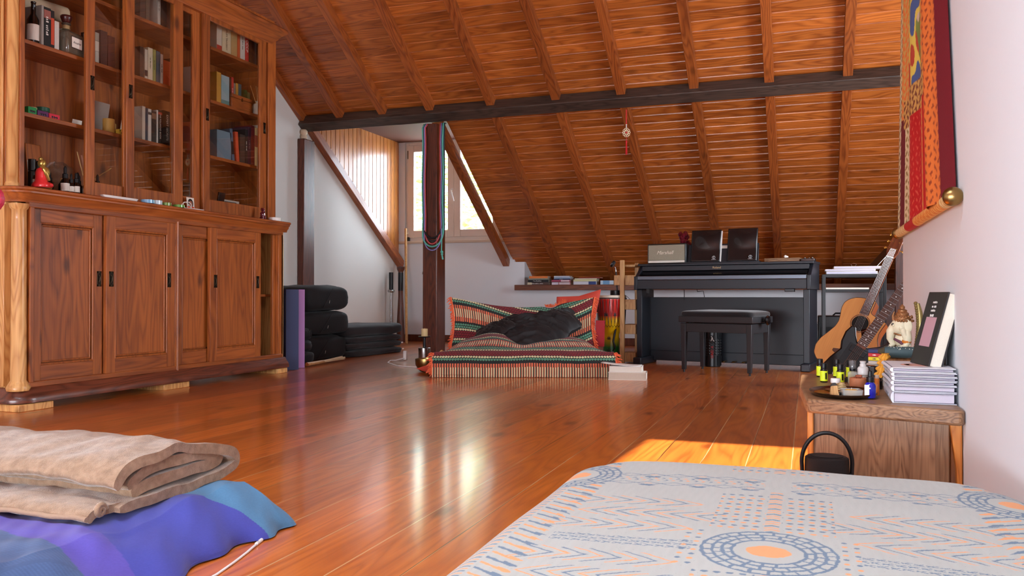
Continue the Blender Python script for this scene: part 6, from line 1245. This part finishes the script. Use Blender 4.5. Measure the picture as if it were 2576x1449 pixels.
# carved charm hanging from the beam
t = thing('hanging_charm', 'carved cream medallion on a red cord with tassel hanging from the roof beam', 'ornament', (-1.462, 7.03, 1.70)); t.rotation_euler = (0, 0, R(12))
RC = plain('red_silk', (206, 34, 40), .5)
put('cord', MB().tube([(-.003, 0, .47), (-.004, 0, .40), (-.002, 0, .345)], .0022, 6).tube([(.004, 0, .47), (.003, 0, .40), (.001, 0, .345)], .0022, 6), RC, t)
put('beads', MB().ball((0, 0, .338), .006, n=8).ball((0, 0, .327), .0045, n=8).ball((0, 0, .318), .0055, n=8), M_WHITE, t, smooth=60)
mb = MB(); 
for k in range(10): a = 2 * PI * k / 10; mb.tube([(.024 * math.cos(a) + .009 * math.cos(b), 0, .272 + (.03 * math.sin(a)) + .009 * math.sin(b)) for b in np.linspace(0, 6.28, 11)[:-1]], .0028, 6, closed=True)
mb.tube([(.018 * math.cos(b), 0, .272 + .022 * math.sin(b)) for b in np.linspace(0, 6.28, 25)[:-1]], .003, 6, closed=True)
for k in range(8): a = 2 * PI * k / 8; mb.tube([(.008 * math.cos(a), 0, .272 + .008 * math.sin(a)), (.018 * math.cos(a), 0, .272 + .022 * math.sin(a))], .002, 5)
put('medallion', mb, plain('bone_cream', (230, 214, 180), .5), t, smooth=60); put('red_bead', MB().ball((0, -.003, .272), .008, n=8), RC, t, smooth=60)
mb = MB().lathe([(.003, .205), (.007, .20), (.008, .19), (.006, .182)], 12)
for k in range(34): a = k * 2.4; r_ = .009 * (k / 34) ** .5; mb.tube([(r_ * .5 * math.cos(a), r_ * .5 * math.sin(a), .188), (r_ * math.cos(a), r_ * math.sin(a), .09 + .01 * math.sin(k))], .0013, 4)
mb.tube([(0, 0, .235), (0, 0, .2)], .002, 5); put('tassel', mb, RC, t, smooth=60)

# ------------------------------------------------------------------ bed with printed cover
BX0, BX1, BY0, BY1, BZ = -.43, .352, -.9, 1.61, .26
CRM, BLU, ORA = np.array(L(166, 166, 160)[:3]), np.array(L(98, 116, 134)[:3]), np.array(L(214, 146, 98)[:3])
def bed_paint(X, Y):
    """printed motifs in metres on the cover"""
    o = np.zeros(X.shape + (3,)); o[:] = CRM
    o *= (1 + .03 * nz2(X * 300, Y * 40, 1.))[..., None]
    sp_ = (np.sin(X * 911 + 3 * np.sin(Y * 733)) * np.sin(Y * 871 + 2 * np.sin(X * 517))) > .985; o[sp_] = CRM * .75
    jx = .0012 * nz2(X * 160, Y * 130, 4.); jy = .0012 * nz2(X * 140, Y * 170, 9.)
    def setm(m, c): o[m] = c
    def circ(cx, cy, r0):
        dx, dy = X + jx - cx, (Y + jy - cy); r_ = np.hypot(dx, dy * .93); a = np.arctan2(dy, dx)
        inn = r_ < r0 * 1.03; o[inn] = CRM
        for k, rr in enumerate((1.0, .84, .69, .55)): setm(np.abs(r_ - r0 * rr) < .0021, BLU)
        for k, (ra, rb, n) in enumerate(((.84, 1., 26), (.69, .84, 22), (.55, .69, 17))):
            d = np.abs(((a / (2 * PI) * n + .5 * (k % 2) + .18 * np.sin(a * 5 + k)) % 1) - .5) * 2 * PI * r_ / n
            setm((r_ > r0 * ra) & (r_ < r0 * rb) & (d < .0018), BLU)
        setm(np.hypot(dx * .9, dy * 1.05) < r0 * .30, ORA)
        return r_ < r0 * 1.12
    PX, PY = .345, .375; X0, Y0 = -.045, 1.052
    def zig(x0, x1, yc, hh, n, s, c0=0):
        """row of nested chevrons pointing along s*x"""
        for k in range(n):
            xt = (x0 + (x1 - x0) * (k + .5) / n) if s > 0 else (x1 - (x1 - x0) * (k + .5) / n)
            dxx = (X + jx - xt) * s; ay = np.abs(Y + jy - yc); L_ = hh * (1.0 if k % 3 else .86)
            ln = np.abs(dxx + ay * 1.35 + .25 * ay ** 2 / hh) * .62
            setm((ln < .0016) & (ay < L_), ORA if (k + c0) % 2 == 0 else BLU)
    # arrow rows left and right of the middle strip
    PP = .75
    for j in range(-2, 2):
        yb_ = Y0 + j * PP
        for side in (-1, 1):
            xa, xb = (X0 - .285, X0 - .092) if side < 0 else (X0 + .092, X0 + .285)
            for k, yo in enumerate((.072, .142, .212)):
                for s in (-1, 1): zig(xa, xb, yb_ + s * yo, .027, 9 + k % 2, side * (-1) ** (k + 1), k)
            for rr in range(3):
                ym = yb_ - .0125 + rr * .0125; dxm = ((X + jx - xa) / .0135 + .5 * (rr % 2)) % 1 - .5; dy_ = np.abs(Y + jy - ym)
                setm((X > xa + .01) & (X < xb) & (np.abs(dy_ - np.abs(dxm * .0135 + side * .001) * .55) < .0011) & (dxm * side > -.38) & (dy_ < .0042), BLU)
    # dotted squares with a chevron spine
    for j in range(-4, 4):
        yc0 = Y0 + (j // 2) * PP + (.088 if j % 2 else -.292); yc1 = yc0 + .204
        for cc, sx in ((0, 1),):
            gx, gy = .0145, .0148; ix = np.floor((X + 10 * gx - X0) / gx); iy = np.floor((Y - yc0) / gy)
            fx = (X + 10 * gx - X0) / gx - ix - .5; fy = (Y - yc0) / gy - iy - .5; m = (np.abs(X - X0) < .080) & (np.abs(X - X0) > .0115) & (Y > yc0) & (Y < yc1)
            h = np.sin(ix * 12.9 + iy * 78.2) * .12
            blob = (fx + h) ** 2 / .085 + (fy - h * .7) ** 2 / .05 < 1
            setm(m & blob & (iy % 2 == 0), ORA); setm(m & blob & (iy % 2 == 1), BLU)
            py_ = ((Y + np.abs(X - X0) * .5 - yc0) / .0105); m = (np.abs(X - X0 + jx) < .0095) & (Y > yc0) & (Y < yc1 + .03) & ((py_ % 1) < .42)
            setm(m & (np.floor(py_) % 3 != 0), ORA); setm(m & (np.floor(py_) % 3 == 0), BLU)
        for k in range(-4, 5):
            for sgn in (-1, 1):
                for q in range(2):
                    cx_, cy_ = X0 + sgn * (.088 + .0 * k + q * .014), Y0 + (j // 2) * PP + k * .017; setm(((X - cx_) / .0035) ** 2 + ((Y - cy_) / .0032) ** 2 < 1, ORA if (k + q) % 2 else BLU)
    # diamond chains with small marks between (far strips) : every half period, at the level of the corner medallions
    for j in range(-2, 2):
        yd = Y0 + j * PP + .363
        for yy in (yd - .024, yd + .036):
            ph = ((X - X0) / .083) % 1; tri = np.abs(ph - .5) * 2
            for sgn in (-1, 1): setm((np.abs(X - X0) > .02) & (np.abs(X - X0) < .285) & (np.abs(Y + jy - yy - sgn * (tri - .5) * .021) < .0013), BLU)
            dxx = (ph - .5) * .083; setm((np.abs(X - X0) > .02) & (np.abs(X - X0) < .27) & ((dxx / .014) ** 2 + ((Y + jy * 2 - yy + .0125) / .0042) ** 2 < 1), BLU)
            setm((np.abs(X - X0) > .02) & (np.abs(X - X0) < .27) & (np.abs(dxx) < .006) & (np.abs(Y - yy - .001) < .0012), ORA)
        for rr in range(2):
            ym = yd + .001 + rr * .0135 - .0; k = np.floor((X - X0) / .0125 + .5 * rr); dxm = (((X + jx - X0) / .0125 + .5 * rr) % 1 - .5) * .0125; dy_ = np.abs(Y + jy - ym)
            m = (np.abs(X - X0) > .02) & (np.abs(X - X0) < .27) & (np.abs(dxm * np.sign(X - X0) - dy_ * 1.1 + .002) < .0017) & (dy_ < .0045); setm(m & (k % 2 == 0), ORA); setm(m & (k % 2 == 1), BLU)
    # braided bands between corner medallions
    for sgn in (-1, 1):
        cx_ = X0 + sgn * PX; d = (X + jx - cx_) * sgn * -1
        # d>0 towards the middle
        q = (Y + jy + np.abs(X - cx_) * .75) / .0205
        m = (np.abs(X - cx_) > .016) & (np.abs(X - cx_) < .062 + .006 * np.sin(q * 6)) & ((q % 1) < .30 + .20 * (np.abs(X - cx_) > .045)); setm(m & (np.floor(q) % 2 == 0), ORA); setm(m & (np.floor(q) % 2 == 1), BLU)
        q2 = (Y + np.abs(X - cx_) * .4) / .009; m = (np.abs(X - cx_) < .011) & ((q2 % 1) < .4); setm(m & (np.floor(q2) % 2 == 0), BLU); setm(m & (np.floor(q2) % 2 == 1), ORA)
    for j in range(-2, 2):
        circ(X0, Y0 + j * PP, .079)
        for sgn in (-1, 1): circ(X0 + sgn * PX, Y0 + .385 + j * PP, .079)
    return o
t = thing('bed', 'low bed with off-white cover printed in blue and orange motifs, close in the foreground', 'bed', (0, 0, 0))
def bed_z(X, Y):
    ex = np.minimum(X - BX0, BX1 - X); ey = BY1 - Y
    r_ = .055; fx = np.where(ex < r_, r_ - np.sqrt(np.clip(r_ ** 2 - (r_ - np.clip(ex, 0, r_)) ** 2, 0, None)), 0); fy = np.where(ey < r_, r_ - np.sqrt(np.clip(r_ ** 2 - (r_ - np.clip(ey, 0, r_)) ** 2, 0, None)), 0)
    return BZ - np.maximum(fx, fy) * .9 - .012 * np.exp(-np.clip(ex, 0, 9) / .06) + .0022 * nz2(X * 7, Y * 6, 3.) + .006 * np.cos((X - .0) * 3.2)
def bed_fn(ya, yb_):
    def f(u, v):
        X = BX0 + u * (BX1 - BX0); Y = ya + v * (yb_ - ya)
        # round the two far corners in plan
        cr = .13; dx = np.maximum(np.maximum(BX0 + cr - X, X - (BX1 - cr)), 0); dy = np.maximum(Y - (BY1 - cr), 0); k = np.hypot(dx, dy); m = (dx > 0) & (dy > 0) & (np.maximum(dx, dy) > 0)
        s_ = np.where(m, np.maximum(dx, dy) / np.maximum(k, 1e-6), 1.)
        X2 = np.where(m, np.sign(X - (BX0 + BX1) / 2) * ((BX1 - BX0) / 2 - cr + dx * s_) + (BX0 + BX1) / 2, X); Y2 = np.where(m, BY1 - cr + dy * s_, Y)
        return X2, Y2, bed_z(X, Y)
    return f
M_COVER = attr_mat('printed_cotton', .85, .35, 1400, sheen=.05)
painted_grid('printed_cover', bed_fn(.74, BY1), 620, 660, lambda u, v: bed_paint(BX0 + u * (BX1 - BX0), .74 + v * (BY1 - .74)), M_COVER, t)
painted_grid('cover_foot', bed_fn(BY0, .74), 90, 180, lambda u, v: bed_paint(BX0 + u * (BX1 - BX0), BY0 + v * (.74 - BY0)), M_COVER, t)
mb = MB().prism([(BX0 + .002, BY0), (BX1 - .002, BY0), (BX1 - .002, BY1 - .13), (BX1 - .04, BY1 - .04), (BX1 - .13, BY1 - .002), (BX0 + .13, BY1 - .002), (BX0 + .04, BY1 - .04), (BX0 + .002, BY1 - .13)], .04, .205)
put('mattress', mb, plain('mattress_side', (206, 202, 192), .85), t, bevel=.03, seg=4, smooth=60)
put('slatted_base', MB().box(BX0 + .05, BX1 - .03, BY0 + .03, BY1 - .06, 0, .04), M_PINE, t, bevel=.004)

# ------------------------------------------------------------------ draped floor mattress and folded fleece blanket
MX1, MY1, MY0, MX0 = -1.215, 1.80, .75, -2.35
t = thing('draped_mattress', 'thin floor mattress covered with a purple blue and teal cloth, at the lower left', 'floor mattress', (0, 0, 0))
def mz(X, Y):
    k = 0 * X
    ex, ey = MX1 - X, MY1 - Y
    h = .105 + .012 * nz2(X * 5, Y * 5, 1.)
    s = lambda e, w_: np.clip(e / w_, 0, 1) ** .55
    z = h * np.minimum(1, s(ex, .115)) * np.minimum(1, s(ey, .07))
    wr = .006 * np.sin(38 * (Y * .8 - X * .5) + 2.2 * nz2(X * 9, Y * 9, 2.)) * np.clip(ex / .1, 0, 1) * np.clip((.2 - ex) / .1, 0, 1) + .0035 * nz2(X * 26, Y * 22, 6.)
    return np.maximum(z + wr * (z > .01), .004)
def m_fn(u, v):
    u2 = 1 - (1 - u) ** 1.6; X = MX0 + (MX1 - MX0) * u2 + .012 * np.sin(v * 17) * u ** 8 + .012 * np.sin(v * 41 + 1) * u ** 10; Y = MY0 + (MY1 - MY0) * (1 - (1 - v) ** 1.3)
    return X, Y, mz(MX0 + (MX1 - MX0) * u2, Y)
def m_paint(u, v):
    u2 = 1 - (1 - u) ** 1.6; X = MX0 + (MX1 - MX0) * u2; Y = MY0 + (MY1 - MY0) * (1 - (1 - v) ** 1.3); o = np.zeros(u.shape + (3,))
    PU, TE, DE = np.array(L(62, 68, 158)[:3]), np.array(L(74, 124, 162)[:3]), np.array(L(62, 88, 132)[:3])
    w_ = (.9 + .12 * rng.random(u.shape))[..., None]
    b1 = 1.60 + .06 * np.clip((X + 1.3) / .1, -1, 1); b2 = 1.165 - .45 * (X + 1.2) * .35
    o[:] = PU; o[Y > b1] = TE; o[Y < b2] = DE
    st = .88 + .16 * (np.sin(Y * 900 + 40 * X) > .2); o[Y < b2] *= st[Y < b2][..., None]
    pu2 = (Y < b2 + .10) & (Y >= b2); o[pu2] = PU * .6 + np.array(L(110, 80, 180)[:3]) * .4
    return o * w_
painted_grid('draped_cloth', m_fn, 420, 360, m_paint, attr_mat('plain_weave_cloth', .9, .5, 1200, sheen=.15), t)
put('foam_pad', MB().box(MX0 + .02, MX1 - .12, MY0 + .02, MY1 - .08, .001, .07), plain('foam', (190, 186, 170), .9), t, bevel=.01)
# blanket: folds seen from the end facing the camera
M_FLEECE, ntf, pf = nodes('fleece_brown'); tcf = N(ntf, 'TexCoord'); nf = N(ntf, 'TexNoise'); nf.inputs['Scale'].default_value = 60; nf.inputs['Detail'].default_value = 5; ntf.links.new(tcf.outputs['Object'], nf.inputs['Vector'])
ntf.links.new(ramp(ntf, nf.outputs[0], [(.3, L(126, 98, 74)), (.7, L(160, 130, 104))]), pf.inputs['Base Color']); pf.inputs['Roughness'].default_value = .95; pf.inputs['Sheen Weight'].default_value = .5; pf.inputs['Sheen Roughness'].default_value = .4
nf2 = N(ntf, 'TexNoise'); nf2.inputs['Scale'].default_value = 420; nf2.inputs['Detail'].default_value = 3; ntf.links.new(tcf.outputs['Object'], nf2.inputs['Vector']); bf = N(ntf, 'Bump'); bf.inputs['Strength'].default_value = .8; bf.inputs['Distance'].default_value = .002; ntf.links.new(nf2.outputs[0], bf.inputs['Height']); ntf.links.new(bf.outputs[0], pf.inputs['Normal'])
t = thing('fleece_blanket', 'folded brown fleece blanket lying on the blue draped mattress', 'blanket', (0, 0, 0))
def ribbon(path, th, x0, x1, nx, wob, name, seed=0, xin=None, cap=True):
    """path of (y, z); thickness th; swept along x"""
    pts = [Vector((0, a, b)) for a, b in path]; dense = []
    for i in range(len(pts) - 1):
        p0, p1, p2, p3 = pts[max(i - 1, 0)], pts[i], pts[i + 1], pts[min(i + 2, len(pts) - 1)]
        for k in range(6):
            q = k / 6; dense.append(.5 * ((2 * p1) + (p2 - p0) * q + (2 * p0 - 5 * p1 + 4 * p2 - p3) * q * q + (3 * p1 - p0 - 3 * p2 + p3) * q ** 3))
    dense.append(pts[-1]); n = len(dense); out = []
    for s in (1, -1):
        seq = []
        for i in range(n):
            tn = (dense[min(i + 1, n - 1)] - dense[max(i - 1, 0)]).normalized(); nr = Vector((0, -tn.z, tn.y)); f = min(1, (i + .6) / 2.2, (n - .4 - i) / 2.2) ** .5
            seq.append(dense[i] + nr * th / 2 * s * f)
        out += seq if s == 1 else seq[::-1]
    m = len(out); mb = MB(); vs = []
    for j in range(nx + 1):
        q = j / nx; x = x0 + (x1 - x0) * q; endr = min(1, (1 - q) * nx / 2.5 + .35)
        c = sum(out, Vector()) / m
        for i, p in enumerate(out):
            k = noise.noise(Vector((x * 5 + seed, p.y * 7, p.z * 5))) * wob + noise.noise(Vector((x * 17 + seed, p.y * 15, p.z * 9))) * wob * .45
            dr = (xin(p, q) if xin else 0)
            vs.append((x + noise.noise(Vector((p.y * 9, p.z * 9, seed))) * .012 + dr, p.y + k * .5, p.z + k + 0))
    fs = [(j * m + i, j * m + (i + 1) % m, (j + 1) * m + (i + 1) % m, (j + 1) * m + i) for j in range(nx) for i in range(m)]
    h = m // 2
    for base, flip in ((0, False), (nx * m, True)):
        for i in range(h - 1):
            f = (base + i, base + i + 1, base + m - 2 - i, base + m - 1 - i); fs.append(f if flip else f[::-1])
    mb.add(vs, fs); return put(name, mb, M_FLEECE, t, smooth=70)
bz = .118
# outer wrap: starts on top near the front, over the top, round the far fold and back underneath to a hem at the front
ribbon([(1.365, bz + .052), (1.40, bz + .082), (1.47, bz + .102), (1.56, bz + .106), (1.66, bz + .088), (1.735, bz + .055), (1.745, bz + .03), (1.70, bz + .018), (1.60, bz + .012), (1.48, bz + .008), (1.37, bz + .006)], .023, -2.3, -1.372, 90, .015, 'outer_fold', 1)
ribbon([(1.41, bz + .045), (1.47, bz + .072), (1.56, bz + .078), (1.66, bz + .066), (1.70, bz + .052), (1.66, bz + .042), (1.56, bz + .046), (1.47, bz + .040), (1.42, bz + .028)], .025, -2.28, -1.380, 90, .009, 'inner_fold', 4)
ribbon([(1.305, bz - .002), (1.33, bz + .012), (1.40, bz + .010), (1.50, bz + .004), (1.62, bz + .0), (1.70, bz + .006)], .018, -2.3, -1.385, 90, .009, 'lower_layer', 7)
put('hem_stitching', MB().tube([(-2.3 + .915 * k / 60, 1.303 + .003 * math.sin(k * .8), bz + .001 + .006 * noise.noise(Vector((k * .25, 0, 0)))) for k in range(61)], .006, 8), plain('hem_brown', (150, 122, 100), .9, bump=.6, bscale=300), t, smooth=60)
put('rolled_corner', MB().tube([(-1.385, 1.335 + .014 * (1 - k / 26) * math.cos(k * .45), bz + .012 + .014 * (1 - k / 26) * math.sin(k * .45)) for k in range(26)], .006, 8), M_FLEECE, t, smooth=70)
# cable end on the floor
t = thing('charging_cable', 'white cable end lying on the floor right of the blue mattress', 'cable', (0, 0, 0)); put('cable', MB().tube([(-1.196, 1.60, .004), (-1.18, 1.545, .003), (-1.163, 1.48, .003), (-1.146, 1.403, .003), (-1.13, 1.2, .003), (-1.2, 1.0, .003), (-1.5, .8, .003)], .0028, 8), M_WHITE, t, smooth=60); put('plug', MB().tube([(-1.205, 1.632, .0045), (-1.196, 1.60, .0045)], .0042, 10), M_WHITE, t, smooth=60); put('metal_ring', MB().tube([(-1.2, 1.612, .0045), (-1.1985, 1.608, .0045)], .0044, 10), M_STEEL, t)
